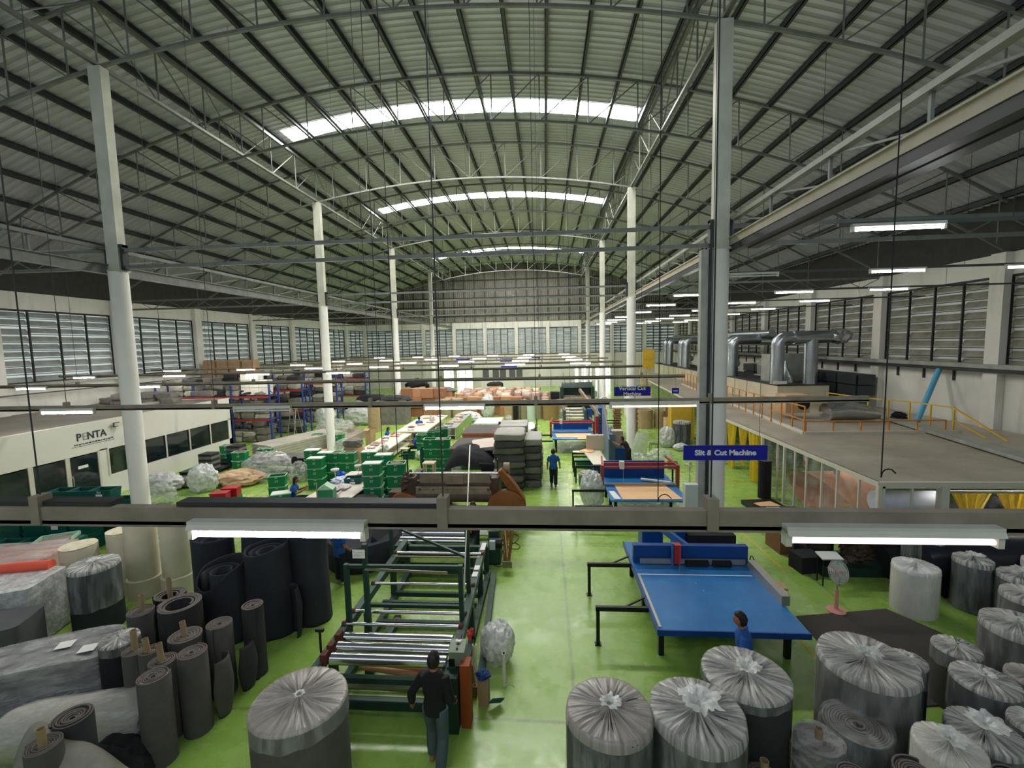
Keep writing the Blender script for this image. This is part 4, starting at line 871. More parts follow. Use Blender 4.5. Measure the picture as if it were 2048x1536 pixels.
r=thing('paper_sheet','white paper sheet hanging off the front corner of the second blue table','paper',(4.5,14.8,.8)); MB().prism([(-.15,0),(.2,-.02),(.25,.0),(-.1,.02)] and [(-.16,-.0),(.14,0),(.2,-.28),(-.06,-.3)],-.01,-.005,1).build('sheet',WHP,r,sm=False)
portal(.35,2.75,24.6,28.0,.85,'far blue cutting table with red top bar, left of the green feeder',1.5,None,1)
board([(.6,24.95),(2.6,24.95),(2.6,26.0),(.5,26.0)],.852,'tan board on the far blue cutting table'); board([(1.75,24.5),(2.5,24.5),(2.5,24.9),(1.75,24.9)],.852,'small tan board at the front edge of the far blue table')
# mid bench with trays
r=thing('work_bench','narrow pale-topped bench with black outriggers left of the tall band saw','bench',(2.05,21.0,0))
MB().prism([(-.75,1.0),(.6,1.0),(.65,-1.55),(.0,-1.55),(-.2,.6),(-.75,.7)],.78,.82).build('bench_top',M('pale_worktop',(214,204,184),.5,0,.05),r,sm=False)
for y in (.75,.1,-.7,-1.6): MB().bar((-.8,y,.74),(.5,y,.74),.05,.07).build('outrigger',BLK,r,sm=False); MB().box(-.8,-.74,y-.03,y+.03,0,.72).build('outrigger_leg',BLK,r,sm=False)
MB().box(.1,.55,-.9,.9,0,.76).build('base_cabinet',BLD,r,sm=False)
r=thing('panel_box','pinkish white machine panel standing on the bench beyond the small tan piece','panel',(2.45,22.2,.82)); MB().box(-.45,.4,-.1,.1,0,.75).build('panel',M('pinkish_panel',(206,190,172),.6,0,.05),r,sm=False)
board([(1.6,21.9),(2.0,22.3),(2.3,22.2),(2.35,21.7),(2.0,21.5)],.83,'cut tan foam piece with pointed outline on the pale bench')
for i,(x,y) in enumerate([(1.9,22.0),(1.85,19.3)]):
    q=thing('green_scrap_tote','green tote %s'%['pushed under the pale bench, mostly hidden','heaped with white foam scraps beside the black outriggers'][i],'crate',(x,y,0)); MB().box(-.45,.45,-.25,.25,0,.36).build('tote_body',GT,q,sm=False)
    if i: MB().blob((0,0,.42),(.43,.24,.16),6,.5,4,30,14).build('foam_scraps',M('white_scraps',(216,206,192),.9,0,.2,14),q)
# bandsaw tall
r=thing('band_saw','tall grey and blue band saw beside the leaning worker in brown','band saw',(3.55,23.4,0))
MB().box(-.4,-.05,-.8,1.2,0,1.5).build('lower_case',M('blue_grey_case',(98,118,140),.5,.1,.1),r,sm=False); MB().prism([(-1.0,0),(1.6,0),(1.6,2.6),(.9,2.7),(-1.0,1.3)],-.42,-.36,0).build('side_shield',M('slate_blue_sheet',(112,126,146),.5,.1,.1),r,sm=False)
MB().box(-.2,.35,-.7,-.1,.8,1.65).build('head_box',M('beige_grey_box',(168,158,140),.6,0,.08),r,sm=False); MB().box(-.05,.5,-.9,-.3,0,.8).build('base_box',BLD,r,sm=False)
MB().box(-.75,-.58,1.8,1.98,1.05,2.0).build('red_blade_guard',RED,r,sm=False); MB().box(-.73,-.6,1.82,1.96,2.0,3.1).build('white_post',M('off_white_box',(205,205,195)),r,sm=False)
MB().bar((-.7,1.9,1.75),(.6,1.9,1.75),.06).bar((-.7,1.9,1.6),(.6,1.9,1.6),.05).build('black_arm',BLK,r,sm=False); MB().bar((-1.4,5.0,3.2),(-.5,2.0,2.0),.12,.2).build('slanting_arm',IRON,r,sm=False)
r=thing('band_saw','dark blue slitting saw tower behind the far blue table','band saw',(3.3,28.3,0))
MB().box(-.15,.25,-1.2,1.0,0,2.2).build('saw_case',BLD,r,sm=False); MB().box(.25,.32,-1.2,1.2,0,2.5).build('grey_side',LSTEEL,r,sm=False); MB().cyl((.45,.5,2.4),(.45,.8,2.4),.28,n=24).build('saw_wheel',M('off_white_box',(205,205,195)),r)
r=thing('control_console','small dark tablet-shaped control console on the red frame end','console',(5.15,18.3,0)); MB().box(-.03,.03,-.03,.03,0,.95).build('stand',BLK,r,sm=False); MB().cb(0,0,1.1,.42,.05,.35,0,-.5).build('screen',M('grey_screen',(120,122,120),.3,0,.05),r,sm=False)
# white cabinet on the column
r=thing('switch_cabinet','white electrical cabinet fixed beside the nearest right column','cabinet',(4.22,13.1,.55)); MB().box(-.2,.17,-.14,.08,0,1.45).build('cabinet_body',M('white_cabinet',(206,212,206),.4,.1,.04),r,sm=False); q=MB().box(-.18,.15,-.155,-.14,.03,1.42).build('cabinet_door',M('white_cabinet',(1,1,1)),r,sm=False); MB().cyl((-.13,-.17,.75),(-.13,-.155,.75),.02).build('lock',BLK,q)
# pedestal fans
def fan(loc,rz,h,R,label,c1,c2,tilt=.0):
    r=thing('pedestal_fan',label,'fan',loc,rz); m1=M('fan_'+c2,{'pink':(214,150,136),'cream':(214,206,180),'grey':(150,160,160),'white':(214,214,206)}[c2],.5,0,.05)
    MB().lathe((0,0,0),[(.19,0),(.19,.03),(.05,.06)],24).build('base',m1,r); MB().cyl((0,0,.04),(0,0,h*.55),.045,.035).build('lower_pole',m1,r); MB().cyl((0,0,h*.5),(0,0,h),.013).build('pole',ALU,r); MB().cyl((0,.04,h),(0,.2,h+.02),.06).build('motor',m1,r)
    g=MB(); T=Euler((tilt,0,0)).to_matrix()
    for s in (-1,1):
        for rr in [R*k/7 for k in range(2,8)]:
            y0=-.06*s*(1-(rr/R)**2)
            g.tube([T@V((rr*cos(2*pi*k/28),y0-.02,rr*sin(2*pi*k/28)))+V((0,0,h)) for k in range(29)],(.0034 if rr<R else .007),4,False)
        for k in range(40): a=2*pi*k/40; g.tube([T@V((rr*cos(a),-.06*s*(1-(rr/R)**2)-.02,rr*sin(a)))+V((0,0,h)) for rr in (.04,R*.5,R)],.0026,4,False)
    g.build('wire_guard',M('fan_guard',(226,224,216),.4,.3,.05),r)
    b=MB()
    for k in range(4):
        a0=2*pi*k/4; b.surf(6,4,lambda u,v,a0=a0:T@V(((.05+(R*.85-.05)*u)*cos(a0+.9*v),-.03+.05*v,(.05+(R*.85-.05)*u)*sin(a0+.9*v)))+V((0,0,h)))
    b=b.build('blades',M('fan_blade',(186,188,182),.4,0,.05),r,ang=80); MB().cyl(T@V((0,-.09,0))+V((0,0,h)),T@V((0,.02,0))+V((0,0,h)),.045,n=16).build('hub',m1,b)
    return r
fan(G(1672,1222),.3,.92,.27,'pedestal fan with pink base and white guard beside the near blue table','white','pink',-.35)
fan(G(1379,972),1.1,.9,.22,'cream pedestal fan between the second blue table and the column','cream','cream')
fan(G(668,1040)+V((0,0,0)),.5,.75,.26,'round fan with white hub at the near end of the sorting table','cream','cream',-.5)
fan(G(520,1055),-.3,.6,.24,'fan tilted up just above the near light rail, left of the sorting table','cream','grey',-.9)
fan(G(770,935),.6,1.0,.24,'fan standing behind the lidded green totes','cream','cream')
fan(G(865,868),-.4,1.1,.25,'fan between the far stitching tables','cream','cream')
fan(G(1018,868),0,1.1,.24,'cream fan by the far kraft rolls','cream','cream')
fan(G(1218,900),-.5,1.2,.3,'greenish fan behind the red post of the band saw','grey','grey')
# ================================================================ clean room, oven line and ducts at the right
RF=corr('dusty_grey_roof_panel',(146,138,122),(180,172,154),.42,.1); ALW=M('white_profile',(206,200,184),.5,0,.06); CLP=film('clear_pvc_panel',(.70,.74,.74),.05,.28,(1.5,1.5,1.5),rough=.12,wr=.15)
YELF=film('yellow_pvc_film',(.80,.55,.03),.72,.95,(4,4,2),rough=.2,wr=.7); GALV=M('galvanised_duct',(172,178,182),.28,.9,.12,2,.25,7); CREAM=M('cream_painted_casing',(202,192,164),.6,0,.08,1.5); ORR=M('orange_rail_paint',(206,136,52),.5,.1,.15); YR=M('yellow_rail_paint',(216,176,52),.5,.1,.1)
r=thing('clean_room','long clear-walled room with a dusty grey roof filling the right bay','room',(8.85,12.27,0))
MB().add([(0,0,2.31),(9.4,0,2.31),(9.4,33,2.31),(1.45,33,2.31),(0,10.2,2.31)],[(0,1,2,3,4)]).add([(0,0,2.25),(9.4,0,2.25),(9.4,33,2.25),(1.45,33,2.25),(0,10.2,2.25)],[(4,3,2,1,0)]).build('roof_panel',RF,r,sm=False)
m=MB(); m.bar((0,0,2.23),(9.4,0,2.23),.07,.17).bar((0,0,2.24),(0,10.2,2.24),.07,.14).bar((0,10.2,2.24),(1.45,33,2.24),.07,.14); m.build('roof_edge_trim',ALW,r,sm=False)
for x,y,wd in [(0,0,.1),(.1,0,.07),(1.6,0,.19),(.83,0,.05),(0,.75,.05),(0,1.7,.05),(0,2.45,.05),(0,3.3,.05),(0,4.0,.05),(0,4.7,.08),(0,5.2,.06),(0,6.4,.1),(0,10.2,.12)]: MB().box(x-wd/2,x+wd/2,y-wd/2,y+wd/2,0,2.2).build('frame_post',ALW,r,sm=False)
MB().box(1.7,9.4,-.03,.03,2.02,2.08).build('curtain_rail',ALU,r,sm=False)
m=MB(); m.surf(20,6,lambda u,v:V((.03*sin(u*40)*.2,6.3*u,2.2*v))); m.build('clear_side_panel',CLP,r,ang=80); MB().surf(10,6,lambda u,v:V((1.55*u,.01*sin(u*20),2.2*v))).build('clear_front_panel',CLP,r,ang=80)
MB().surf(6,3,lambda u,v:V((.0,6.0+.01*u,.01*v))).build('clear_side_panel',CLP,r)
def curtain(x0,y0,x1,y1,zt,zb,lab,sd,gather=.35):
    r=thing('yellow_strip_curtain',lab,'curtain',(x0,y0,0),0,'yellow plastic strip curtains'); d=V((x1-x0,y1-y0,0)); n_=V((-d.y,d.x,0)).normalized()
    def fn(u,v):
        w=1-gather*(1-abs(2*v-1))*0-(1-v)*0; k=.5+(u-.5)*(1-gather*1.6*min(1,v*1.6)*(1 if v<.62 else .8)); return d*k+n_*(.05*sin(u*22+sd)+.03*sin(u*51))+V((0,0,zt-(zt-zb)*v))
    MB().surf(40,12,fn).build('plastic_sheet',YELF,r,ang=80)
curtain(8.88,18.8,8.88,20.0,2.2,.1,'yellow strip curtain nearest the clear room wall, hanging in the side doorway',1)
curtain(8.9,20.15,8.9,21.1,2.2,.5,'short middle yellow curtain in the side doorway of the clean room',2,.5)
curtain(8.9,21.3,8.9,22.4,2.2,.05,'yellow strip curtain next to the column in the side doorway',3)
curtain(10.65,12.3,11.7,12.3,2.02,.7,'gathered yellow curtain just right of the clear front panel',4,.5); curtain(11.75,12.3,12.8,12.3,2.02,.75,'second gathered yellow curtain of the room front, behind the hanging cable',5,.55); curtain(13.0,12.3,14.3,12.3,2.02,.7,'yellow curtain of the room front cut by the right picture edge',6,.5)
tag(MB().blob((0,0,0),(.38,.2,.34),4,.3,2).build('black_sack',F_BK,loc=(12.6,12.95,1.35),ang=80),'black plastic sack piled high behind the yellow curtains of the room front','sack')
tag(MB().box(-.5,.5,-.5,.5,0,1.05).build('sack_pallet_load',F_DK,loc=(12.6,13.1,0)),'dark load under the black sack inside the room front','load')
WT=EM('dim_white_tube',(.95,.98,1),26.); lamp_=[(12.0,12.6,2.12,2.6),(11.4,16.5,2.1,1.3),(11.6,18.8,2.1,1.3)]
for i,(x,y,z,L) in enumerate(lamp_):
    q=thing('fluorescent_lamp','tube lamp under the clean room roof, '+['along its front edge','first inside','second inside'][i],'lamp',(x,y,z)); MB().box(-L/2,L/2,-.03,.03,0,.06).build('housing',ALW,q,sm=False); MB().cyl((-L/2+.03,0,-.03),(L/2-.03,0,-.03),.018).build('tube',WT,q)
# inside the room
r=thing('orange_foam_roll','huge tan-orange foam block sloping down inside the clear-walled room','foam',(10.3,15.9,0)); MB().surf(40,20,lambda u,v:V((1.0*(v-.5)*2*(.8),1.9*cos(2*pi*u)*(1+.1*sin(2*pi*u)),.62+.62*sin(2*pi*u)*(1+.25*cos(2*pi*u)))),True).build('foam_body',M('tan_orange_foam',(196,140,104),.9,0,.1,3,.3,30),r)
spiral('dark_foam_roll',8.45,17.6,.24,1.5,'dark foam roll leaning just outside the clear wall, beside the pallet',F_BK,.04,.04,sd=70)
r=thing('pallet','dark plastic pallet with a thin stack and papers at the foot of the dark roll','pallet',(7.95,16.2,0),.1); MB().box(-.6,.6,-.75,.75,.1,.16).build('deck',BLK,r,sm=False)
for x in (-.52,0,.52): MB().box(x-.07,x+.07,-.75,.75,0,.1).build('runner',BLK,r,sm=False)
tag(MB().cb(0,0,.02,.7,.5,.03,.3).build('tan_offcuts',TAN,loc=(7.95,16.3,.17)),'tan offcuts lying on the dark plastic pallet','offcut')
r=thing('low_work_table','small grey table carrying a cream board beside the clear-walled room','table',(7.55,14.5,0)); MB().box(-.5,.6,-.4,.4,.62,.66).build('table_top',STEEL,r,sm=False)
for x in (-.45,.55):
    for y in (-.35,.35): MB().box(x-.02,x+.02,y-.02,y+.02,0,.62).build('leg',BLK,r,sm=False)
tag(MB().box(-.22,.22,-.25,.25,0,.04).build('cream_board',ALW,loc=(7.35,14.45,.66)),'cream board on the small grey table','board')
for i,(x,y,s,m_) in enumerate([(9.9,13.3,.6,F_MD),(10.9,14.2,.65,F_DK),(13.4,14.6,.7,F_MD)]):
    tag(MB().blob((0,0,s*.6),(s*1.1,s*.6,s*.85),i+20,.3,1.6,30,18,flat=0).build('grey_foam_heap',m_,loc=(x,y,0),ang=80),['grey foam heap pressed against the clear front panel','dark foam heap behind the clear front panel','mid grey foam heap behind the yellow curtains'][i],'foam')
tag(MB().cyl((-.8,0,1.55),(.8,0,1.55),.3,n=28).build('white_wrapped_roll',M('white_film_roll',(208,212,224),.4,0,.04),loc=(10.0,12.9,0)),'white wrapped roll held high behind the clear front panel','roll')
MBx=thing('roll_stand','dark stand carrying the white wrapped roll inside the front panel','stand',(10.0,12.9,0))
for s in (-.8,.8): MB().box(s-.04,s+.04,-.1,.1,0,1.3).build('stand_post',BLK,MBx,sm=False)
r=thing('green_room_machine','pale green machine seen through the clear side wall','machine',(12.0,18.5,0)); MB().box(-.8,.8,-.8,.8,0,1.5).build('casing',M('pale_green_casing',(150,176,160),.5,0,.08),r,sm=False); MB().cyl((-.6,-.9,1.2),(.6,-.9,1.2),.22).build('roller',ALU,r)
r=thing('warning_sign','small red and white warning sign hanging inside the clear side wall','sign',(9.25,16.4,1.6),-.3); MB().box(-.01,.01,-.16,.16,0,.45).build('board',LABEL,r,sm=False); MB().box(-.014,-.01,-.16,.16,.02,.2).build('red_panel',RED,r,sm=False)
r=thing('notice_board','pale blue-white notice hanging behind the warning sign','sign',(9.6,15.2,1.6),-.3); MB().box(-.01,.01,-.3,.3,0,.35).build('board',M('pale_blue_notice',(176,196,200),.5,0,.05),r,sm=False)
# roof railings
def rail(pts,z0,h,label,m_,mid=True,step=1.3,name='guard_rail'):
    p0=pts[0]; r=thing(name,label,'railing',(p0[0],p0[1],z0)); P=[V((a-p0[0],b-p0[1],0)) for a,b in pts]
    for a,b in zip(P[:-1],P[1:]):
        MB().bar(a+V((0,0,h)),b+V((0,0,h)),.045).build('top_rail',m_,r,sm=False)
        if mid: MB().bar(a+V((0,0,h*.5)),b+V((0,0,h*.5)),.035).build('mid_rail',m_,r,sm=False)
        n=max(1,int(round((b-a).length/step)))
        for k in range(n+1):
            if k==0 and a is not P[0]: continue
            c=a+(b-a)*k/n; MB().bar(c,c+V((0,0,h)),.05).build('post',m_,r,sm=False)
    return r
rail([(10.45,18.64),(10.6,24.3),(11.2,31.6),(12.0,40)],2.31,1.1,'orange handrail along the left edge of the clean room roof, running away',ORR,True,1.0)
rail([(10.5,18.64),(15.8,18.64)],2.31,.5,'low tan handrail across the front of the roof platform',ORR,False,1.1)
r=thing('roof_kerb','pale kerb bars around the raised roof platform','kerb',(0,0,0)); MB().bar((10.4,18.56,2.36),(16.3,18.56,2.36),.12,.1).build('front_bar',ALW,r,sm=False); MB().bar((10.4,18.56,2.36),(12.0,40,2.36),.12,.1).build('side_bar',ALW,r,sm=False)
a,b,c,d=G(1655,786,3.3),G(1737,797,3.3),G(1820,804,3.3),G(1909,816,3.3)
rail([(a.x,a.y),(b.x,b.y),(c.x,c.y),(d.x,d.y)],2.31,1.0,'yellow-orange handrail on the roof below the dark duct at the right wall',YR,False,.75)
r=thing('ramp_rail','pair of orange rails slanting down at the end of the yellow handrail','railing',(d.x,d.y,2.31)); MB().bar((0,0,.98),(.1,-2.0,.1),.05).bar((0,0,.5),(.05,-1.3,.05),.04).build('sloping_rail',YR,r,sm=False)
a,b=G(1654,798,2.42),G(2048,914,2.42); b2=b+(b-a)*.18
tag(MB().bar(a,b2,.66,.12).build('cable_tray',LSTEEL,sm=False),'broad grey cable tray running diagonally over the clean room roof','cable tray')
# plinth, ducts
r=thing('oven_casing','long cream casing carrying the ventilation ducts','casing',(13.4,26.7,2.31))
MB().box(0,2.85,0,29,0,1.12).build('casing_body',CREAM,r,sm=False); MB().box(-.02,2.87,-.02,29,1.12,1.19).build('dark_top',DSTEEL,r,sm=False)
for i in range(14): MB().box(-.012,-.004,2+1.9*i-.02,2+1.9*i+.02,.05,1.1).build('panel_joint',DSTEEL,r,sm=False)
def bend(c,r0,a0,a1,ax,n=6): return [c+ax[0]*r0*cos(a0+(a1-a0)*k/n)+ax[1]*r0*sin(a0+(a1-a0)*k/n) for k in range(n+1)]
def duct(x,y,label,zt,kind,R=.35,run=1.7):
    r=thing('ventilation_duct',label,'duct',(x,y,3.5),0,'silver ventilation ducts'); h=zt-3.5
    P=[V((0,0,0)),V((0,0,h-.45))]+bend(V((.45,0,h-.45)),.45,pi,pi/2,(V((1,0,0)),V((0,0,1))))+[V((.45+run,0,h))]
    MB().tube(P,R,20).build('duct_pipe',GALV,r)
    for z in (0.02,h-.55,h*.45): MB().tube([V((0,0,z)),V((0,0,z+.05))],R*1.08,20).build('duct_flange',GALV,r)
    return r
r=duct(13.65,27.3,'nearest silver duct with white tag at its foot, bending over to the right',6.22,0,run=1.1); MB().box(-.36,.36,-.42,-.38,.02,.2).build('white_tag',LABEL,r,sm=False)
r=thing('ventilation_duct','silver duct with horizontal head ending in a crumpled foil bulb, front right','duct',(15.4,27.1,3.5),0,'silver ventilation ducts')
MB().tube([(0,0,0),(0,0,2.75)],.36,20).build('duct_pipe',GALV,r); MB().tube([(-1.0,0,2.70),(1.0,0,2.73)],.37,20).build('duct_head',GALV,r); MB().blob((1.5,0,2.73),(.72,.42,.42),3,.18,2).build('foil_bulb',M('crumpled_foil',(190,194,196),.22,.95,.1,4,1.,9),r); MB().tube([(0,0,1.4),(0,0,1.46)],.39,20).build('duct_flange',GALV,r)
for i,(x,y) in enumerate([(13.75,33.8),(13.8,35.0),(14.0,45.5),(14.0,47.1),(14.1,51.6),(14.1,53.4)]): duct(x,y,'silver bent duct %s'%['of the middle pair, front','of the middle pair, behind','of the far pair, front','of the far pair, behind','of the last group, front','of the last group, behind'][i],6.15,0,run=1.4)
r=thing('main_duct','long grey header duct running behind the bent silver ducts','duct',(16.4,26.7,6.1)); MB().tube([(0,3.6,0),(0,29,0)],.4,20).build('duct_pipe',GALV,r); MB().tube([(-.7,5.5,.45),(-.7,29,.45)],.24,16).build('upper_pipe',GALV,r)
for i,y in enumerate([31.6,38.3,43.7,49.8]):
    r=thing('blower_fan','grey blower housing %s on the cream casing'%['with the number 5','second in line','third in line','farthest'][i],'blower',(15.0,y,3.5))
    MB().prism([(-.35,.25),(.3,.25),(.35,1.0),(.12,1.35),(-.2,1.3),(-.4,.9)],-.35,.35,1).build('housing',M('grey_blower',(130,130,124),.5,.3,.15),r,sm=False); o=MB().lathe((0,0,0),[(.34,-.3),(.36,0),(.34,.3)],24).build('scroll',M('grey_blower',(1,1,1)),r); o.rotation_euler=(pi/2,0,0); o.location=(.7,0,.7)
    MB().box(-.5,.9,-.5,.5,.18,.25).box(-.48,-.42,-.48,-.42,0,.2).build('base_frame',LSTEEL,r,sm=False)
    if i==0: letter('painted_number','5',.5,INK,r,(-.12,-.37,.85),(pi/2,0,-.0),.006)
r=thing('foil_cone','crumpled silver foil hood between the two front ducts','duct',(14.6,28.4,3.5)); MB().lathe((0,0,0),[(.62,0),(.55,.25),(.2,.9),(.14,1.3)],28,lambda t,j:1+.08*sin(5*t+j)).build('foil_hood',M('crumpled_foil',(1,1,1)),r); MB().box(-.6,1.4,.5,1.6,0,1.7).build('filter_box',LSTEEL,r,sm=False)
r=thing('wall_duct','large dark rectangular duct along the right wall under the ledge','duct',(17.3,25.5,2.95)); MB().box(-.3,.6,0,14,0,.55).build('lower_duct',M('dark_slate_duct',(62,68,68),.5,.2,.12),r,sm=False); MB().box(-.35,.6,0,14,.6,1.15).build('upper_duct',M('dark_slate_duct',(1,1,1)),r,sm=False)
for k in range(8): MB().box(-.37,-.3,1.7*k,1.7*k+.06,0,1.15).build('duct_seam',BLK,r,sm=False)
tag(MB().cyl((16.6,21.0,2.36),(18.05,21.8,4.6),.11,n=16).build('blue_pipe',M('sky_blue_pipe',(86,164,196),.4,0,.05)),'long sky blue plastic pipe leaning from the roof to the right wall','pipe')
r=thing('roof_blower','small tan box blower with an orange duct opening on the roof platform','blower',(12.0,22.5,2.31)); MB().box(-.55,.55,-.5,.5,.3,1.15).build('casing',M('tan_blower_case',(196,160,120),.6,0,.1),r,sm=False); o=MB().cyl((0,0,0),(0,-.06,0),.27,n=20).build('opening',BLK,r); o.location=(.25,-.5,.72)
tag(MB().tube([(0,0,.42),(.9,.1,.5),(1.8,.0,.38),(2.3,-.1,.3)],[.42,.46,.36,.2],24).build('foil_duct_sleeve',M('crumpled_foil',(1,1,1)),loc=(12.9,21.4,2.31)),'shiny silver foil sleeve lying on the roof platform','duct')
tag(MB().blob((0,0,.22),(.3,.25,.22),2,.3,3,flat=0).build('black_motor',BLK,loc=(15.9,21.1,2.31)),'black pump motor at the foot of the blue pipe','motor')
# ---- middle right floor, beyond the right light rail
KB=M('kraft_box',(1,1,1)); BRB=M('brown_carton',(120,84,52),.85,0,.15,3)
r=thing('brown_carton','brown carton beyond the dim pink tube','carton',(7.0,13.2,0),.1); MB().box(-.4,.4,-.35,.35,0,.6).build('box',BRB,r,sm=False); MB().box(-.4,.4,-.03,.03,.6,.604).build('tape',CARD,r,sm=False)
tag(MB().cb(0,0,.22,.62,.5,.44,.15).build('black_foam_bale',F_BK,loc=(6.9,12.0,0)),'black foam bale on the floor by the little white-topped stand','foam block')
tag(MB().cb(0,0,.2,.9,.7,.4,.3).build('black_foam_bale',F_BK,loc=(7.5,12.9,0)),'flat black foam pile behind the brown carton','foam block')
r=thing('side_table','small stand with a tilted white top beside the white-guard fan','table',(7.05,11.3,0)); MB().cb(0,0,.72,.5,.32,.03,0,.15).build('table_top',WHP,r,sm=False)
for x in (-.2,.2):
    for y in (-.12,.12): MB().box(x-.012,x+.012,y-.012,y+.012,0,.71).build('leg',BLK,r,sm=False)
r=thing('dark_machine','dark machine with greenish base in the shadow right of the white-topped stand','machine',(8.0,12.1,0)); MB().box(-.9,.8,-.5,.5,0,.25).build('base',MG,r,sm=False); [MB().box(a,a+.1,-.45,.45,.2,1.0).build('side_frame',BLK,r,sm=False) for a in (-.8,.6)]; MB().cb(0,0,1.02,1.8,1.0,.06,0,.08).build('black_top',F_BK,r,sm=False); MB().blob((.1,-.2,.55),(.4,.25,.25),3,.5,3).build('motor_cluster',DI,r)
for i,(x,y,z,L,R,l) in enumerate([(10.6,11.1,.85,3.4,.5,'huge shiny black foam roll lying across the right edge'),(9.3,11.72,.45,1.5,.4,'matt black foam roll lying behind the shiny one')]):
    r=thing('lying_black_roll',l,'foam roll',(x,y,0)); MB().cyl((-L/2,0,z),(L/2,0,z),R,n=48).build('foam_body',M('shiny_black_foam',(34,36,46),.3 if i==0 else .8,0,.1) if i==0 else F_BK,r)
    for s in (-1,1): MB().box(s*L*.35-.1,s*L*.35+.1,-.4,.4,0,z-R+.08).build('cradle',BLK,r,sm=False)
r=thing('carpet_sheet','flat sheet of dark brown-grey carpet lying on the floor by the pink fan','carpet',(0,0,0)); P=[(5.45,8.2),(5.49,9.84),(7.64,10.2),(8.6,8.6),(8.2,7.6),(6.2,7.4)]; MB().prism(P,.004,.02).build('carpet',M('brown_grey_carpet',(72,66,62),.95,0,.1,9,.4,90),r,sm=False)
# right mid distance: kraft rolls, sacks, stool
for i,(px,py,R,H,m_,l) in enumerate([(1292,858,.6,1.3,F_BR,'largest upright kraft roll right of the second right column'),(1322,856,.42,1.2,F_BR,'second upright kraft roll right of the second column'),(1338,862,.3,.9,M('light_kraft',(206,176,140),.8,0,.08),'small pale kraft roll in front of the black wrapped roll'),(1345,848,.4,1.2,BRB,'roll with dark piled top behind the small pale kraft roll')]):
    p=G(px,py,0); r=thing('kraft_roll',l,'paper roll',(p.x,p.y+R,0),0,'upright kraft rolls'); MB().lathe((0,0,0),[(R,0),(R,H),(R*.93,H+.01),(R*.9,H-.1)],36,cap=True).build('roll_body',m_,r); MB().lathe((0,0,0),[(R*.9,H-.02),(R*.5,H-.04),(.08,H-.05)],30).build('recessed_top',M('dark_kraft',(120,100,74),.9,0,.1),r)
p=G(1367,890,0); wrapped('wrapped_black_roll',p.x,p.y+.4,.5,1.35,'black roll in clear film right of the kraft rolls, near the column',F_BK,TOPF,None,sd=33,kn=.2)
def sack(px,py,rad,l,m_=None,sd=1,name='plastic_sack',flat=0): p=G(px,py,0); return tag(MB().blob((0,0,rad[2]*.85),rad,sd,.16,1.3,72,40,flat=0,rdg=.24).build(name,m_ or BAG,loc=(p.x,p.y+rad[1]*.5,0),ang=80),l,'sack')
GSK=film('silver_grey_film',(.62,.62,.60),.7,.97,(5,5,5),.3,.9)
sack(1335,895,(.42,.4,.62),'tall silvery film sack standing beside the black wrapped roll',GSK,2); sack(1363,902,(.4,.3,.22),'small grey sack lying at the foot of the silvery one',GSK,3)
sack(1322,930,(.62,.5,.4),'crumpled pale film heap in front of the man in brown, right',CLR,4); sack(1278,935,(.5,.4,.35),'crumpled film bundle directly beside the man in brown',CLR,5)
sack(1185,1018,(.42,.4,.72),'clear bag of offcuts hanging off the outrigger of the second blue table',BAG,6)
r=thing('bin_sack','tall translucent green-white sack behind the man in brown','sack',(4.95,24.2,0)); MB().surf(30,10,lambda u,v:V((.45*cos(2*pi*u)*(1-.3*v)+.25*v,.35*sin(2*pi*u)*(1-.3*v),1.3*v)),True).build('sack',film('greenish_film',(.72,.78,.6),.6,.9),r,ang=80)
p=G(1307,905,0); r=thing('metal_stool','small metal frame stool standing on the green floor','stool',p); MB().box(-.2,.2,-.2,.2,.5,.52).build('seat',MG2,r,sm=False)
for x in (-.18,.18):
    for y in (-.18,.18): MB().cyl((x,y,0),(x*.9,y*.9,.5),.012).build('leg',MG2,r)
sack(1130,838,(.5,.4,.45),'white and pink film bag left of the far green mill',CLR,9)
for i,(x,y) in enumerate([(4.6,29.0),(5.7,29.2)]):
    r=thing('timber_stack','stack of short brown boards %s the second right column'%['left of','right of'][i],'timber',(x,y,0))
    MB().surf(1,1,lambda u,v:V((0,0,0))) ; m=MB()
    for k in range(12): m.cb(.03*sin(k*3),0,.08+.16*k,.42,.6,.13,.03*sin(k*5))
    m.build('board_layers',M('brown_board',(150,116,80),.85,0,.15),r,sm=False)
# signs
SB=M('royal_blue_sign',(22,24,150),.4,0,.03); WL=M('white_lettering',(222,222,228),.5,0,.02)
def sign(c,wd,h,lines,label,size,rodz,ht=None):
    r=thing('hanging_sign',label,'sign',c); MB().box(-wd/2,wd/2,-.012,.012,-h/2,h/2).build('board',SB,r,sm=False)
    for k,t in enumerate(lines): letter('lettering',t,size,WL,r,(0,-.014,(len(lines)-1)*size*.55-k*size*1.1),(pi/2,0,0),.006,1.06)
    for s in (-1,1): MB().cyl((s*wd*.4,0,h/2),(s*wd*.4,0,rodz-c[2]),.004,n=5).build('hanger_wire',DSTEEL,r)
a=AY(1367,890,8.85); b=AY(1534,921,8.85); sign(((a.x+b.x)/2,8.85,(a.z+b.z)/2),b.x-a.x,a.z-b.z-.02,['Slit & Cut Machine'],'blue hanging sign with white words Slit & Cut Machine',.145,4.97)
a=AY(1228,775,21.5); b=AY(1301,790,21.5); sign(((a.x+b.x)/2,21.5,(a.z+b.z)/2),b.x-a.x,a.z-b.z+.06,['Vertical Cut','Machine'],'blue hanging sign with white words Vertical Cut Machine',.24,4.97)
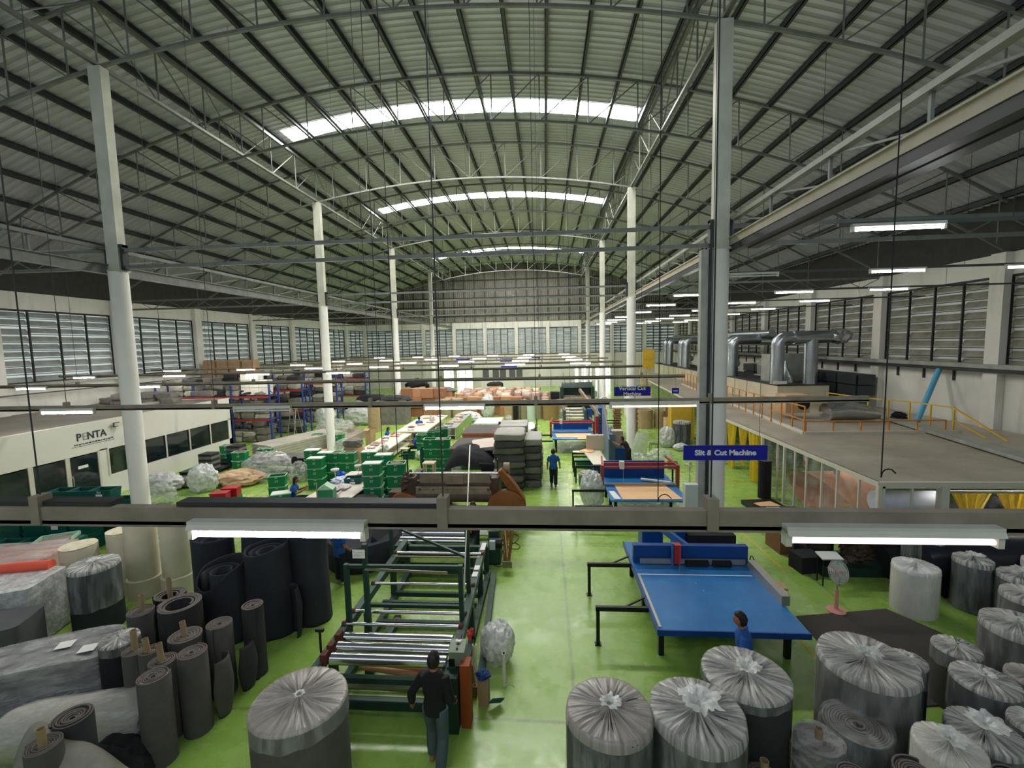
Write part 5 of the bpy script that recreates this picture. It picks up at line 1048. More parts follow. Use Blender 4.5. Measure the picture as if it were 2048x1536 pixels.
for i,(x0,x1,y0,y1,Y,t) in enumerate([(912,940,715,720,50,'blue and white far sign with illegible words, leftmost over the back'),(1000,1025,717,723,50,'dark blue far sign hanging second from left over the back'),(1060,1080,714,719,50,'dark blue far sign hanging third from left at the back'),(1002,1034,732,738,39.8,'blue far sign below a bright tube lamp in the middle'),(1344,1358,776,787,28.1,'small dark sign over the clean room doorway')]):
    a=AY(x0,y0,Y); b=AY(x1,y1,Y); r=thing('hanging_sign',t,'sign',((a.x+b.x)/2,Y,(a.z+b.z)/2)); wd,h=b.x-a.x,a.z-b.z; MB().box(-wd/2,wd/2,-.02,.02,-h/2,h/2).build('board',SB,r,sm=False); MB().box(-wd*.3,wd*.3,-.03,-.02,-h*.08,h*.08).build('faint_lettering',WL,r,sm=False); MB().cyl((0,0,h/2),(0,0,(8.02 if x0==1344 else 4.97)-r.location.z),.005).build('hanger_wire',DSTEEL,r)
# loose hanging cables with hooks
def wire(px,py,Y,ztop,lab,hook=1,r_=.009):
    p=AY(px,py,Y); r=thing('hanging_cable',lab,'cable',p); m=MB(); m.tube([(0,0,0),(.0,0,ztop-p.z)],r_,5); m.build('cable',BLK,r)
    q=Y*.09
    if hook: MB().tube([V((0,0,.0)),V((.02,0,.12))*q,V((.08,0,.19))*q,V((.16,0,.21))*q,V((.24,0,.19))*q,V((.33,0,.10))*q],r_*1.1,6).build('cable_tail',BLK,r)
wire(1316,1005,2.9,16.,'cable ending in a curled tail above the second blue table',1,.003)
wire(1762,955,4.2,14.,'cable hanging in front of the yellow curtains at right',1,.006); wire(765,905,9,16.,'cable hanging over the tote stacks',0,.007); wire(795,905,9.2,16.5,'cable with knotted fittings left of the third left column',0,.009)
wire(1140,850,19.52,15.5,'thin cable over the far blue table',0,.006)
r=thing('hanging_tube','thin pale plastic tube hanging down to the winding frame','tube',(-.42,4.0,0)); a=AY(940,890,9.6); b=AY(925,1250,8.0); MB().cyl(a-r.location,b-r.location,.014).build('tube_wall',F_WH,r)
# ================================================================ office at the left
OW=M('office_white_wall',(222,219,206),.7,0,.04,.6); OR_=corr('office_flat_roof',(112,104,94),(134,126,114),.8,0); GLS=M('dark_window_glass',(22,34,34),.08,0,.3,.8,0,30,.8)
r=thing('office_cabin','white single-storey office cabin with flat roof and dark windows along the left wall','cabin',(-19,6,0))
MB().add([(-7.6,0,3.2),(0,0,3.3),(0,19.3,3.3),(-7.6,19.3,3.2)],[(0,1,2,3)]).add([(-7.6,0,3.1),(0,0,3.1),(0,19.3,3.1),(-7.6,19.3,3.1)],[(3,2,1,0)]).build('roof',OR_,r,sm=False)
m=MB().box(-.12,0,0,19.3,2.05,3.34).box(-.12,0,11.6,19.3,0,.9).box(-.12,0,19.0,19.3,0,2.1).box(-.12,0,11.25,11.6,0,2.1).box(-.12,0,0,7.3,0,2.1).box(-7.6,0,19.2,19.3,0,3.3); m.build('front_wall',OW,r,sm=False)
for k in range(5): y=11.6+1.48*k; q=MB().box(-.07,-.03,y+.04,y+1.44,.92,2.04).build('window_glass',GLS,r,sm=False); MB().box(.0,.03,y-.04,y+.04,.9,2.06).build('window_mullion',ALW,r,sm=False)
for k in range(3):
    y=7.4+1.28*k; d=MB().box(-.06,-.02,y+.08,y+1.2,.05,2.0).build('glass_door',GLS,r,sm=False); MB().box(-.07,.02,y,y+.08,0,2.08).box(-.07,.02,y+1.2,y+1.28,0,2.08).build('door_frame',ALW,r,sm=False)
MB().tube([(.08,10.02,.85),(.12,10.02,.95),(.12,10.02,1.2),(.08,10.02,1.3)],.018,8).build('door_handle',ALU,d); MB().box(-.018,-.012,10.35,10.75,1.5,1.62).build('door_notice',LABEL,d,sm=False)
me=letter('company_name','P  NTA',.42,INK,r,(.012,11.0,2.78),(pi/2,0,pi/2),.008,.95); me=letter('company_name','E',.42,M('grey_lettering',(150,150,150),.6,0,.02),r,(.012,10.72,2.78),(pi/2,0,pi/2),0,1.1)
for k,(z,w,h) in enumerate([(2.5,1.55,.05),(2.42,1.75,.02)]):
    q=MB(); y=11.05-w/2; rr=random.Random(3+k)
    while y<11.05+w/2: d=rr.uniform(.03,.16 if k else .12); q.box(.004,.008,y,y+d,z-h/2,z+h/2*rr.uniform(.6,1.4)); y+=d+.03
    q.build('small_lettering',INK,r,sm=False)
MB().tube([(.012,11.72,2.98),(.012,11.82,3.02),(.012,11.95,3.0)],.012,5).build('logo_flourish',M('grey_lettering',(1,1,1)),r)
r=thing('floodlight','small wall floodlight sticking out from the office front by the column','lamp',(-18.9,18.0,3.05)); MB().cb(.12,0,0,.22,.2,.12).build('lamp_head',ALW,r,sm=False); MB().box(0,.03,-.14,.14,-.1,.1).build('bracket',STEEL,r,sm=False)
# stock on the office roof and pipes on the wall
GBD=M('grey_bundle',(120,116,108),.9,0,.25,3,.3,20); GPK=M('pale_grey_pack',(170,166,156),.85,0,.12,2); WBX=M('white_carton',(222,218,206),.8,0,.06)
def bundle(c,s,lab,m_,sd,grp=None,name='wrapped_bundle',rz=0):
    o=MB().blob((0,0,s[2]),s,sd,.16,1.6,26,14,flat=0,pw=.33).build(name,m_,loc=c,ang=60); o.rotation_euler=(0,0,rz); return tag(o,lab,'bundle',grp)
rr=random.Random(11)
for i in range(16):
    x=-25.8+rr.uniform(0,5.6); y=24.2+rr.uniform(-.6,.6); bundle((x,y,3.22+(.28 if i>8 else 0)),(rr.uniform(.35,.7),.3,.17),'grey wrapped bundle on the office roof, %s from the column side, %s layer'%(['first','second','third','fourth','fifth','sixth','seventh','eighth','ninth'][i%9],'upper' if i>8 else 'lower'),GBD,i,'bundles on the office roof')
for i in range(4): tag(MB().cyl((0,0,.06),(0,2.6,.06),.07,n=8).build('long_tube',GPK,loc=(-22.5+.2*i,22.2,3.24)),'long grey tube on the far end of the office roof, %s from left'%['first','second','third','fourth'][i],'tube','tubes on the office roof')
tag(MB().bar((-26.2,8,4.2),(-26.2,62,4.2),.06).build('wall_pipe',STEEL,sm=False),'long grey pipe fixed along the left wall under the ledge','pipe')
# ================================================================ pallet racks in the left bay
BU=M('rack_blue',(44,70,140),.5,.1,.12); RE=M('rack_red',(170,48,44),.5,.1,.12)
def rack(x0,x1,y,H,label,lv):
    r=thing('pallet_rack',label,'rack',(x0,y,0)); W=x1-x0; n=max(1,int(round(W/2.7)))
    for k in range(n+1):
        x=W*k/n
        f=MB()
        for yy in (0,1.0): f.box(x-.05,x+.05,yy-.04,yy+.04,0,H)
        zz=.2
        while zz<H-.6: f.bar((x,0,zz),(x,1.0,zz+.55),.035); f.bar((x,1.0,zz+.55),(x,0,zz+1.1),.035); zz+=1.1
        f.build('upright_frame',BU,r,sm=False)
    for z in lv:
        for yy in (0,1.0): MB().box(0,W,yy-.03,yy+.03,z,z+.11).build('shelf_beam',RE,r,sm=False)
        MB().box(0,W,0,1,z+.11,z+.13).build('shelf_deck',M('shelf_board',(90,80,70),.8,0,.2),r,sm=False)
    return r
rack(-26.2,-18.2,27.9,3.9,'nearest blue and red pallet rack just beyond the office',[1.45,3.0]); rack(-26.0,-17.7,31.0,3.9,'second blue and red pallet rack in the left bay',[1.6,3.1]); rack(-25.5,-17.3,35.5,4.1,'third blue and red pallet rack, seen behind the second left column',[1.6,3.2]); rack(-25.5,-16.9,40.5,4.1,'farthest blue pallet rack in the left bay',[1.6,3.2])
k=0
for (y,xr,zs) in [(28.4,-18.4,[0,1.58,3.13]),(31.5,-17.9,[0,1.73,3.23]),(36.0,-17.5,[0,1.73,3.33]),(41.0,-17.1,[0,1.73,3.33])]:
    od={28.4:'nearest',31.5:'second',36.0:'third',41.0:'farthest'}[y]
    for li,z in enumerate(zs):
        x=xr-.55
        nb=0
        while x>(-25.8 if y<36 else -24.5):
            nb+=1; oN=['first','second','third','fourth','fifth','sixth','seventh','eighth','ninth'][min(nb-1,8)]
            hh=rr.uniform(.16,.26)
            for s in range(2 if li<2 else rr.choice([1,2,3])):
                m_=rr.choice([GBD,GBD,F_DK,GPK] if li<2 else [GBD,GPK,F_DK])
                bundle((x,y,z+s*hh*1.9),(.46,.42,hh),'%s wrapped bundle, %s rack %s, %s from its aisle end, %s'%({'grey_bundle':'grey','dark_grey_foam':'dark','pale_grey_pack':'pale'}[m_.name],od,['floor','middle shelf','top shelf'][li],oN,['lowest','second layer','third layer'][s]),m_,k,'bundles on the %s of the %s rack'%(['floor','middle shelf','top shelf'][li],od)); k+=1
            x-=.98
for i,(px,py) in enumerate([(530,800),(545,800),(560,800),(530,782),(545,782),(560,782),(534,764),(552,764)]): 
    p=V((-19.9+.62*(i%3 if i<6 else i-6),28.0,3.2+.5*(i//3)+0)); tag(MB().box(-.3,.3,-.3,.3,0,.48).build('white_carton',WBX,loc=(p.x,27.75 if False else p.y+.3,p.z),sm=False),'white carton on top of the nearest rack, %s tier, %s'%(['lower','middle','upper'][i//3],['left','middle','right'][i%3]),'carton','white cartons on the nearest rack')
for i in range(8): tag(MB().box(-.45,.45,-.4,.4,0,.62).build('kraft_carton',M('kraft_carton_old',(168,138,104),.85,0,.15),loc=(-25.4+1.02*(i%4),32.2+.05*(i%3),4.2+.625*(i//4)),sm=False),'kraft carton high on the second rack, %s from the wall, %s tier'%(['first','second','third','fourth'][i%4],['lower','upper'][i//4]),'carton','kraft cartons high on the second rack')
tag(MB().box(-3.0,0,0,1.2,0,.95).build('carton_base_load',GPK,loc=(-22.9,31.6,3.24),sm=False),'pale load under the kraft cartons on the second rack','load')
r=thing('step_ladder','grey step ladder standing between the first racks','ladder',(-17.6,29.0,0)); 
for s in (-.25,.25): MB().bar((s,0,0),(s*.7,.6,2.2),.04).bar((s,1.2,0),(s*.7,.65,2.2),.035).build('ladder_rail',ALU,r,sm=False)
for q in range(7): t=(q+.5)/7.5; MB().bar((-.25,.6*t,2.2*t),(.25,.6*t,2.2*t),.06,.02).build('ladder_step',ALU,r,sm=False)
# planks, desk, chair
r=thing('plank_stack','long stack of pale wrapped foam planks left of the black desk','planks',(-14.9,25.6,0),-.42)
for i in range(6): MB().box(-1.0+.0*i,.95,-2.4,2.4,.145*i,.145*i+.13).build('plank_layer',M('pale_film_planks',(176,170,158),.6,0,.12,3),r,sm=False)
MB().surf(20,10,lambda u,v:V((-1.3+.9*u,-2.6+1.0*v,.75*(1-.5*(1-u))+.05*noise.noise(V((u*5,v*5,1)))))).build('film_cover',CLR,r,ang=80)
tag(MB().prism([(-.4,-1.6),(.5,-1.6),(.5,1.6),(-.4,1.6)],0,.45).build('plank_pile',M('tan_grey_planks',(150,138,122),.8,0,.15),loc=(-13.0,28.4,0)),'smaller pile of planks left of the second left column','planks')
r=thing('office_desk','black desk with papers beyond the woman in blue','desk',(-12.8,21.4,0),-.08); MB().box(-1.9,1.8,-.5,.5,.74,.78).build('desk_top',M('grey_desk_top',(90,88,84),.6,0,.1),r,sm=False); MB().box(-1.85,1.75,.35,.4,.1,.74).box(1.2,1.75,-.45,.4,0,.74).build('desk_panel',BLK,r,sm=False)
for x in (-1.85,-.2): MB().box(x-.03,x+.03,-.45,-.39,0,.74).build('leg',BLK,r,sm=False)
tag(MB().cb(0,0,.01,.5,.35,.02,.2).build('paper_pile',LABEL,loc=(-13.6,21.4,.785)),'white papers on the black desk','papers'); tag(MB().box(-.2,.2,-.2,.2,0,.25).build('small_kraft_box',KB,loc=(-11.4,21.5,.78)),'small kraft box on the right end of the black desk','box')
def chair(x,y,rz,l):
    r=thing('office_chair',l,'chair',(x,y,0),rz); MB().blob((0,0,.48),(.24,.24,.06),1,.05).build('seat',F_BK,r); MB().blob((0,.22,.82),(.22,.05,.24),1,.05).build('backrest',F_BK,r); MB().cyl((0,0,.05),(0,0,.45),.03).build('post',BLK,r); MB().bar((0,.2,.45),(0,.24,.7),.05,.02).build('back_bracket',BLK,r)
    for k in range(5): a=2*pi*k/5; MB().bar((0,0,.07),(.27*cos(a),.27*sin(a),.04),.03).build('base_arm',BLK,r)
chair(-12.0,20.3,2.9,'black office chair with round back in front of the black desk'); chair(-9.75,22.6,2.4,'black chair behind the lidded totes near the second left column')
# pallets of foam stacks near the office
for i,(x,y,l) in enumerate([(-17.5,21.2,'left dark pallet by the office wall with a stack of grey foam pads'),(-17.3,23.0,'right dark pallet by the office wall with a taller stack of pads')]):
    r=thing('pallet',l,'pallet',(x,y,0)); MB().box(-.9,.9,-.7,.7,.1,.16).build('deck',BLK,r,sm=False)
    for q in (-.8,0,.8): MB().box(q-.07,q+.07,-.7,.7,0,.1).build('runner',BLK,r,sm=False)
    for k in range(6): tag(MB().box(-.35,.35,-.3,.3,0,.13).build('foam_pad_pack',F_DK if k%2 else GBD,loc=(x+.2,y,.165+.135*k),sm=False),'grey foam pad pack, %s from the bottom on the %s pallet by the office wall'%(['first','second','third','fourth','fifth','sixth'][k],['left','right'][i]),'foam pad','pads on the %s office pallet'%['left','right'][i])
tag(MB().prism([(-1.6,-.5),(1.4,-.5),(1.6,.4),(-1.2,.5)],.0,.2).build('dark_board_pile',DKS,loc=(-17.6,19.4,0)),'low dark boards on the floor along the office wall','boards')
# plastic covered goods along the left
for i,(px,py,rd,l,m_) in enumerate([(318,985,(.8,.5,.42),'grey crumpled film bundle against the office wall behind the nearest left column',GSK),(318,1012,(.55,.4,.45),'white film bundle with dark printing right of the nearest left column',WBX if False else CLR),(375,975,(.55,.3,.25),'pile of metal parts and film on the floor near the office wall',GBD),
 (530,962,(1.1,.75,.7),'large clear film drape over green totes behind the woman',CLR),(470,972,(1.0,.7,.34),'tan crumpled kraft and film heap left of the woman',M('tan_film_heap',(206,170,136),.6,0,.15,3)),(400,985,(.6,.5,.62),'milky bagged tote stack above the left end of the light rail',BAG),(595,965,(.4,.4,.5),'film bundle right behind the woman in blue',CLR),
 (665,880,(1.2,.9,.75),'big heap of clear film right of the second left column',CLR),(648,855,(.7,.6,.9),'pointed film-covered load beyond the second left column',BAG),(722,850,(1.3,.9,.85),'bulging grey film-covered load left of the seated worker',GSK),(690,905,(.7,.5,.4),'low film heap behind the kraft drum',CLR),(610,905,(.5,.4,.3),'crumpled brown and white wrap beside the desk',CLR),
 (760,838,(1.0,.8,.8),'round milky film bag behind the seated worker in blue',BAG),(905,865,(.8,.4,.25),'pale wrapped tube pile beside the aisle stitching table',WBX),(935,845,(1.0,.5,.45),'white film heap at the far end of the green floor strip',BAG),(975,835,(.6,.5,1.0),'tall crumpled white film stack before the kraft rolls',BAG),(845,920,(.35,.3,.3),'white film bundle at the foot of the aisle tote stacks',BAG)]): sack(px,py,rd,l,m_,30+i,'film_wrapped_load')
tag(MB().blob((0,0,.75),(.52,.45,.8),40,.1,1.5,30,18,flat=0,pw=.6).build('kraft_drum',KB,loc=(-9.3,20.5,0)),'bulging kraft paper drum between the two groups of totes','drum')
tag(MB().blob((0,0,.2),(.42,.36,.2),41,.2,2,flat=0,pw=.6).build('grey_foam_bundle',GBD,loc=(-9.3,20.5,1.42)),'grey bundle sitting on top of the kraft drum','bundle')
# ---- sorting table
TW=M('cream_table_top',(222,212,196),.5,0,.05,2)
r=thing('sorting_table','long cream sorting table heaped with small white parts beside the woman in blue','table',(-7.95,15.6,0)); P=[(-1.0,-2.9),(.75,-3.2),(1.05,2.9),(-.6,2.9)]
MB().prism(P,.76,.8).build('table_top',TW,r,sm=False); MB().prism([(.5,-2.9),(.75,-3.0),(1.0,2.7),(.8,2.7)],.1,.76).build('dark_skirt',M('navy_skirt',(40,36,58),.8,0,.1),r,sm=False)
for x,y in [(-.9,-2.7),(-.5,2.7),(.9,2.7),(.6,-2.9)]: MB().box(x-.03,x+.03,y-.03,y+.03,0,.76).build('leg',STEEL,r,sm=False)
WPT=M('small_white_parts',(210,200,196),.6,0,.3,16)
for i in range(16):
    x=-8.0+rr.uniform(-.5,.75); y=13.8+.25*i+rr.uniform(-.05,.05); L=rr.uniform(.18,.4); tag(MB().cb(0,0,.03,L,.06,.04,rr.uniform(0,3)).build('white_strip_part',WPT,loc=(x,y,.805)),'small white foam strip on the sorting table, %s counted from its near end'%(['first','second','third','fourth','fifth','sixth','seventh','eighth','ninth','tenth','eleventh','twelfth','thirteenth','fourteenth','fifteenth','sixteenth'][i]),'part','strips scattered on the sorting table')
for i,(x,y,s,l,m_) in enumerate([(-8.3,17.0,(.35,.3,.12),'heap of shiny white film parts in the middle of the sorting table',M('blue_white_film',(214,220,240),.4,0,.1,6)),(-7.9,16.1,(.3,.35,.1),'heap of thin white parts nearer the camera on the sorting table',WPT),(-8.7,17.8,(.16,.16,.12),'blue cloth-like parts at the far end of the sorting table',M('bright_blue_parts',(30,84,210),.5,0,.1))]): tag(MB().blob((0,0,s[2]*.6),s,i+50,.5,3,28,14,flat=0).build('part_heap',m_,loc=(x,y,.8)),l,'parts')
for i,(x,y) in enumerate([(-8.75,17.4),(-8.0,18.0)]):
    q=thing('desk_fan','small white desk fan %s on the sorting table'%['over the blue parts','at the far end'][i],'fan',(x,y,.8)); MB().lathe((0,0,0),[(.1,0),(.1,.02),(.02,.05)],16).build('base',WHP,q); MB().cyl((0,0,0),(0,0,.35),.014).build('pole',WHP,q); MB().lathe((0,0,.35),[(.17,0),(.175,.03),(.17,.06),(.1,.08)],24).build('fan_head',M('fan_guard_white',(210,210,206),.4,0,.05),q)
r=thing('green_tote','green tote standing on the sorting table, leaning lids inside','crate',(-7.85,14.9,.8),.2); MB().box(-.28,.28,-.22,.22,0,.42).build('tote_body',GT,r,sm=False); MB().prism([(-.28,0),(.28,0),(0,.2)],-.2,.2,1).build('folded_flap',GTL,r,sm=False).location=(0,0,.42); 
for i in range(6): tag(MB().box(-.04,.04,-.13,.13,0,.3).build('lever_file',[M('maroon_file',(130,30,60),.6,0,.1),M('teal_file',(30,120,120),.6,0,.1)][i>3],loc=(-9.15+.1*i+(.08 if i>3 else 0),14.1,.0+.8),sm=False),'%s lever file standing on the side shelf, %s from left in the row'%('teal' if i>3 else 'maroon',['first','second','third','fourth','fifth','sixth'][i]),'file','%s files on the sorting table'%('teal' if i>3 else 'maroon'))
r=thing('side_shelf','low cream side shelf under the files and the tilted fan','shelf',(-8.9,13.6,0)); MB().box(-.55,.9,-.4,.8,.76,.8).build('shelf_top',TW,r,sm=False); 
for x in (-.5,.85):
    for y in (-.35,.75): MB().box(x-.02,x+.02,y-.02,y+.02,0,.76).build('leg',STEEL,r,sm=False)
for i,(x,y,rz) in enumerate([(-8.0,13.2,.6),(-7.6,13.4,.9)]): tag(MB().cb(0,0,.02,.9,.08,.03,rz).build('tan_lath',M('tan_lath',(206,164,124),.7,0,.1),loc=(x,y,.805)),'tan wooden lath lying at the near end of the sorting table, %s'%['left','right'][i],'lath')
p=AY(609,1000,13.4); r=thing('lamp_stand','thin grey pole standing at the near end of the sorting table','pole',(-7.65,13.9,0)); MB().cyl((0,0,0),(0,0,1.75),.02).build('pole',ALU,r)
# ---- stitching tables
for i,(x,y,lx,ly,l) in enumerate([(-9.1,24.6,.75,2.1,'cream stitching table with parts between the two seated workers'),(-8.6,30.5,1.0,3.2,'long far stitching table heading to the back'),(-6.4,31.5,.5,3.0,'narrow green-skirted table beyond the aisle totes')]):
    r=thing('stitching_table',l,'table',(x,y,0)); MB().box(-lx,lx,-ly,ly,.74,.8).build('table_top',TW if i<2 else LSTEEL,r,sm=False); 
    for sx in (-1,1):
        for sy in (-1,1): MB().box(sx*(lx-.08)-.03,sx*(lx-.08)+.03,sy*(ly-.08)-.03,sy*(ly-.08)+.03,0,.74).build('leg',ALW,r,sm=False)
    MB().box(-lx+.05,lx-.05,-ly+.1,ly-.1,.22,.26).build('under_shelf',ALW,r,sm=False)
    if i==2: MB().box(lx-.02,lx,-ly,ly,.05,.74).build('green_skirt',M('pale_green_skirt',(150,178,110),.7,0,.08),r,sm=False)
    for k in range(7): tag(MB().blob((0,0,.05),(rr.uniform(.15,.35),rr.uniform(.1,.25),.06),k+70+i*10,.5,3,16,8,flat=0).build('part_heap',[WPT,TRIM_,M('pink_tan_parts',(214,176,150),.8,0,.2,6)][k%3],loc=(x+rr.uniform(-.6,.6)*lx,y+(-.85+.28*k)*ly,.8)),'%s heap of foam parts on the %s, %s from its near end'%(['white','tan','pinkish'][k%3],['near stitching table','far stitching table','narrow green-skirted table'][i],['first','second','third','fourth','fifth','sixth','seventh'][k]),'parts','heaps on the %s'%['near stitching table','far stitching table','narrow green-skirted table'][i])
r=thing('sewing_stool','small pale stool right of the near stitching table','stool',(-7.9,23.9,0)); MB().box(-.25,.25,-.2,.2,.5,.54).build('seat',TW,r,sm=False)
for sx in (-.2,.2): MB().box(sx-.02,sx+.02,-.02,.02,0,.5).build('leg',STEEL,r,sm=False)
# ---- centre: packs of wrapped foam beside the aisle
GP1=M('grey_foam_pack',(104,102,92),.55,0,.15,2.,.4,12); GP2=M('dark_foam_pack',(70,70,64),.6,0,.2,2.,.4,12); GPT=M('pale_dusty_pack',(150,148,138),.6,0,.12,2.,.4,12)
cols_=[(-1.6,19.3,.62,8,'front left stack by the aisle'),(-.62,19.6,.38,7,'front right stack by the aisle'),(-1.6,21.2,.62,8,'rear left stack by the aisle'),(-.62,21.4,.38,6,'rear right stack by the aisle')]
for ci,(x,y,hw,n,l) in enumerate(cols_):
    for k in range(n):
        h=.15; o=MB().blob((0,0,h),(hw*1.08,.85,h*1.02),ci*10+k,.10,1.8,40,14,pw=.24).build('wrapped_foam_pack',[GP2,GP1][(k+ci)%2] if k<n-1 else GPT,loc=(x+rr.uniform(-.04,.04),y+rr.uniform(-.04,.04),.30*k),ang=60); o.rotation_euler=(0,0,rr.uniform(-.03,.03))
        tag(o,'grey foam pack, %s from the floor, %s'%(['first','second','third','fourth','fifth','sixth','seventh','eighth'][k],l),'foam pack','foam packs stacked by the aisle')
sack(1060,972,(.55,.3,.12),'clear film trailing on the floor at the foot of the foam packs',CLR,61); sack(1078,925,(.25,.3,.6),'loose clear film bag hanging on the right side of the foam packs',CLR,62)
r=thing('black_sheet_heap','big pile of draped black foam sheets behind the calender','foam',(-3.3,19.6,0))
def bh(u,v):
    x=-1.25+2.5*u; y=-1.1+2.4*v; e=max(0,1-abs(x/1.3)**3.2)*max(0,1-abs((y-.1)/1.35)**3.5); z=(1.45+.25*sin(u*3+1))*e**.45; return V((x,y,z+.05*sin(x*6+y*3)*e+.05*noise.noise(V((x*2,y*5,0)))*e))
MB().surf(44,36,bh).build('black_sheets',F_BK,r,ang=80); q=MB()
for k in range(4): q.tube([V((.7-.1*k,-1.0-.06*k,.35+.25*k)),V((1.35,-.9,.3+.22*k))],.09,12)
q.build('rolled_edges',F_BK,r)
o=slabpack('pinkish_wrapped_pack','pinkish-white film-wrapped pack tilted on top of the black foam heap',(-2.75,20.2,1.5),1.35,1.2,.16,.25,M('pinkish_pack',(196,180,166),.6,0,.06),rx=.12)
OB=M('orange_edged_board',(186,116,78),.7,0,.1)
for i,(x,y,n,l) in enumerate([(-3.95,22.9,4,'nearer stack on the trolley'),(-3.9,26.2,5,'stack beside the standing worker')]):
    for k in range(n):
        r=thing('foam_board','dark board with orange edges, %s of the %s'%(['bottom','second','third','fourth','top'][k] if k<n-1 else 'top',l),'board',(x+.03*sin(k*7),y,.62+.11*k),0,'orange-edged boards'); MB().box(-.95,.95,-1.35,1.35,0,.085).build('orange_edge',OB,r,sm=False); MB().box(-.93,.93,-1.33,1.33,.085,.095).build('dark_face',M('dark_board_face',(74,68,66),.8,0,.1),r,sm=False)
    r=thing('trolley','long black trolley under the %s of orange-edged boards'%['nearer stack','farther stack'][i],'trolley',(x,y,0)); MB().box(-1.0,1.0,-1.5,1.5,.54,.61).build('deck',BLK,r,sm=False)
    for sx in (-.9,.9):
        for sy in (-1.4,1.4): MB().box(sx-.03,sx+.03,sy-.03,sy+.03,0,.54).build('leg',BLK,r,sm=False)
r=thing('white_table','plain white board table beyond the orange-edged boards','table',(-4.0,30.6,0)); MB().box(-.9,.9,-1.2,1.2,.84,.9).build('table_top',WHP,r,sm=False)
for sx in (-.8,.8):
    for sy in (-1.1,1.1): MB().box(sx-.03,sx+.03,sy-.03,sy+.03,0,.84).build('leg',STEEL,r,sm=False)
r=thing('mattress_frame','black steel frame holding a white wrapped mattress beyond the foam packs','frame',(-1.45,29.0,0))
MB().box(-.85,.85,-1.6,1.6,.55,.6).build('bed_frame',BLK,r,sm=False)
for sx in (-.8,.8):
    for sy in (-1.5,1.5): MB().box(sx-.03,sx+.03,sy-.03,sy+.03,0,1.0 if sy>0 or sx>0 else .55).build('leg',BLK,r,sm=False)
tag(MB().blob((0,0,.14),(.75,1.3,.15),5,.08,2,30,14,pw=.45).build('white_mattress',WBX,loc=(-1.5,28.8,.62)),'white wrapped mattress lying in the black frame','mattress')
# ---- far kraft rolls, mill, heaps
for i,(x,y,R,H,l) in enumerate([(-3.0,36.0,.42,1.45,'leftmost of the tall kraft rolls in the far centre'),(-1.9,36.6,.6,1.5,'wide greyish kraft roll second in the far centre row'),(-.85,36.6,.6,1.5,'wide greyish kraft roll third in the far centre row'),(.35,36.0,.62,1.5,'darkest kraft roll at the right end of the far centre row'),(1.3,37.2,.5,1.45,'narrow kraft roll just left of the green mill'),(-8.6,37.4,.5,1.6,'yellowish upright roll in the far left centre'),(-7.6,37.6,.5,1.6,'second yellowish upright roll in the far left centre'),(-12.6,31.5,.45,1.9,'tall kraft roll behind the film heap left of centre')]):
    r=thing('kraft_roll',l,'paper roll',(x,y,0),0,'upright kraft rolls'); MB().lathe((0,0,0),[(R,0),(R,H),(R*.9,H+.02)],32).build('roll_body',[F_BR,M('greyish_kraft',(160,150,116),.85,0,.08),M('dark_ochre_kraft',(146,120,76),.85,0,.1)][0 if i in (0,4,7) else 1 if i in (1,2,5,6) else 2],r); MB().lathe((0,0,0),[(R*.3,H+.02),(R*.25,H+.04)],16).build('core_end',CARD,r)
tag(MB().cyl((0,0,0),(0,0,1.35),.33,n=28).build('white_wrapped_cylinder',M('pale_aqua_film',(190,206,196),.4,0,.05),loc=(-1.2,35.5,0)),'pale aqua-white cylinder standing in front of the wide kraft rolls','roll')
r=thing('black_cage','black wire cage between the far kraft rolls','cage',(-2.35,35.8,0)); MB().box(-.3,.05,-.2,.2,0,1.4).build('black_panel',BLK,r,sm=False)
for x in (.1,.3): MB().box(x-.02,x+.02,-.2,-.16,0,1.3).build('cage_bar',BLK,r,sm=False)
PKS=[M('pinkish_wrap',(206,170,150),.75,0,.15,4),M('tan_wrap',(186,150,116),.8,0,.15,4),M('cream_wrap',(216,200,178),.7,0,.1,4),M('grey_pink_wrap',(176,156,146),.7,0,.15,4)]
k=0
for lv in range(3):
    for iy in range(6 if lv<2 else 5):
        for ix in range(11 if lv<2 else 9):
            if rr.random()<.12 and lv==2: continue
            x=-8.2+.88*ix+rr.uniform(-.15,.15)+(.3 if lv else 0); y=39.4+1.25*iy+rr.uniform(-.2,.2)+.3*lv; R=rr.uniform(.28,.4); z=.6*lv
            m=MB()
            if rr.random()<.45: m.lathe((0,0,0),[(R,0),(R,.57),(R*.85,.6)],16)
            else: a=rr.uniform(0,3.14); L=rr.uniform(.35,.5); m.tube([V((-L*cos(a),-L*sin(a),.3)),V((-L*.9*cos(a),-L*.9*sin(a),.3)),V((L*.9*cos(a),L*.9*sin(a),.32)),V((L*cos(a),L*sin(a),.32))],[.2,.3,.3,.2],14)
            pk=PKS[rr.randrange(4)]; o=m.build('wrapped_roll',pk,loc=(x,y,z)); k+=1
            tag(o,'%s wrapped roll in the far centre heap, %s layer, %s row, %s from left'%(pk.name.replace('_wrap','').replace('_',' '),['bottom','middle','top'][lv],['front','second','third','fourth','fifth','rear'][iy],['first','second','third','fourth','fifth','sixth','seventh','eighth','ninth','tenth','eleventh'][ix]),'roll','wrapped rolls heaped in the far centre')
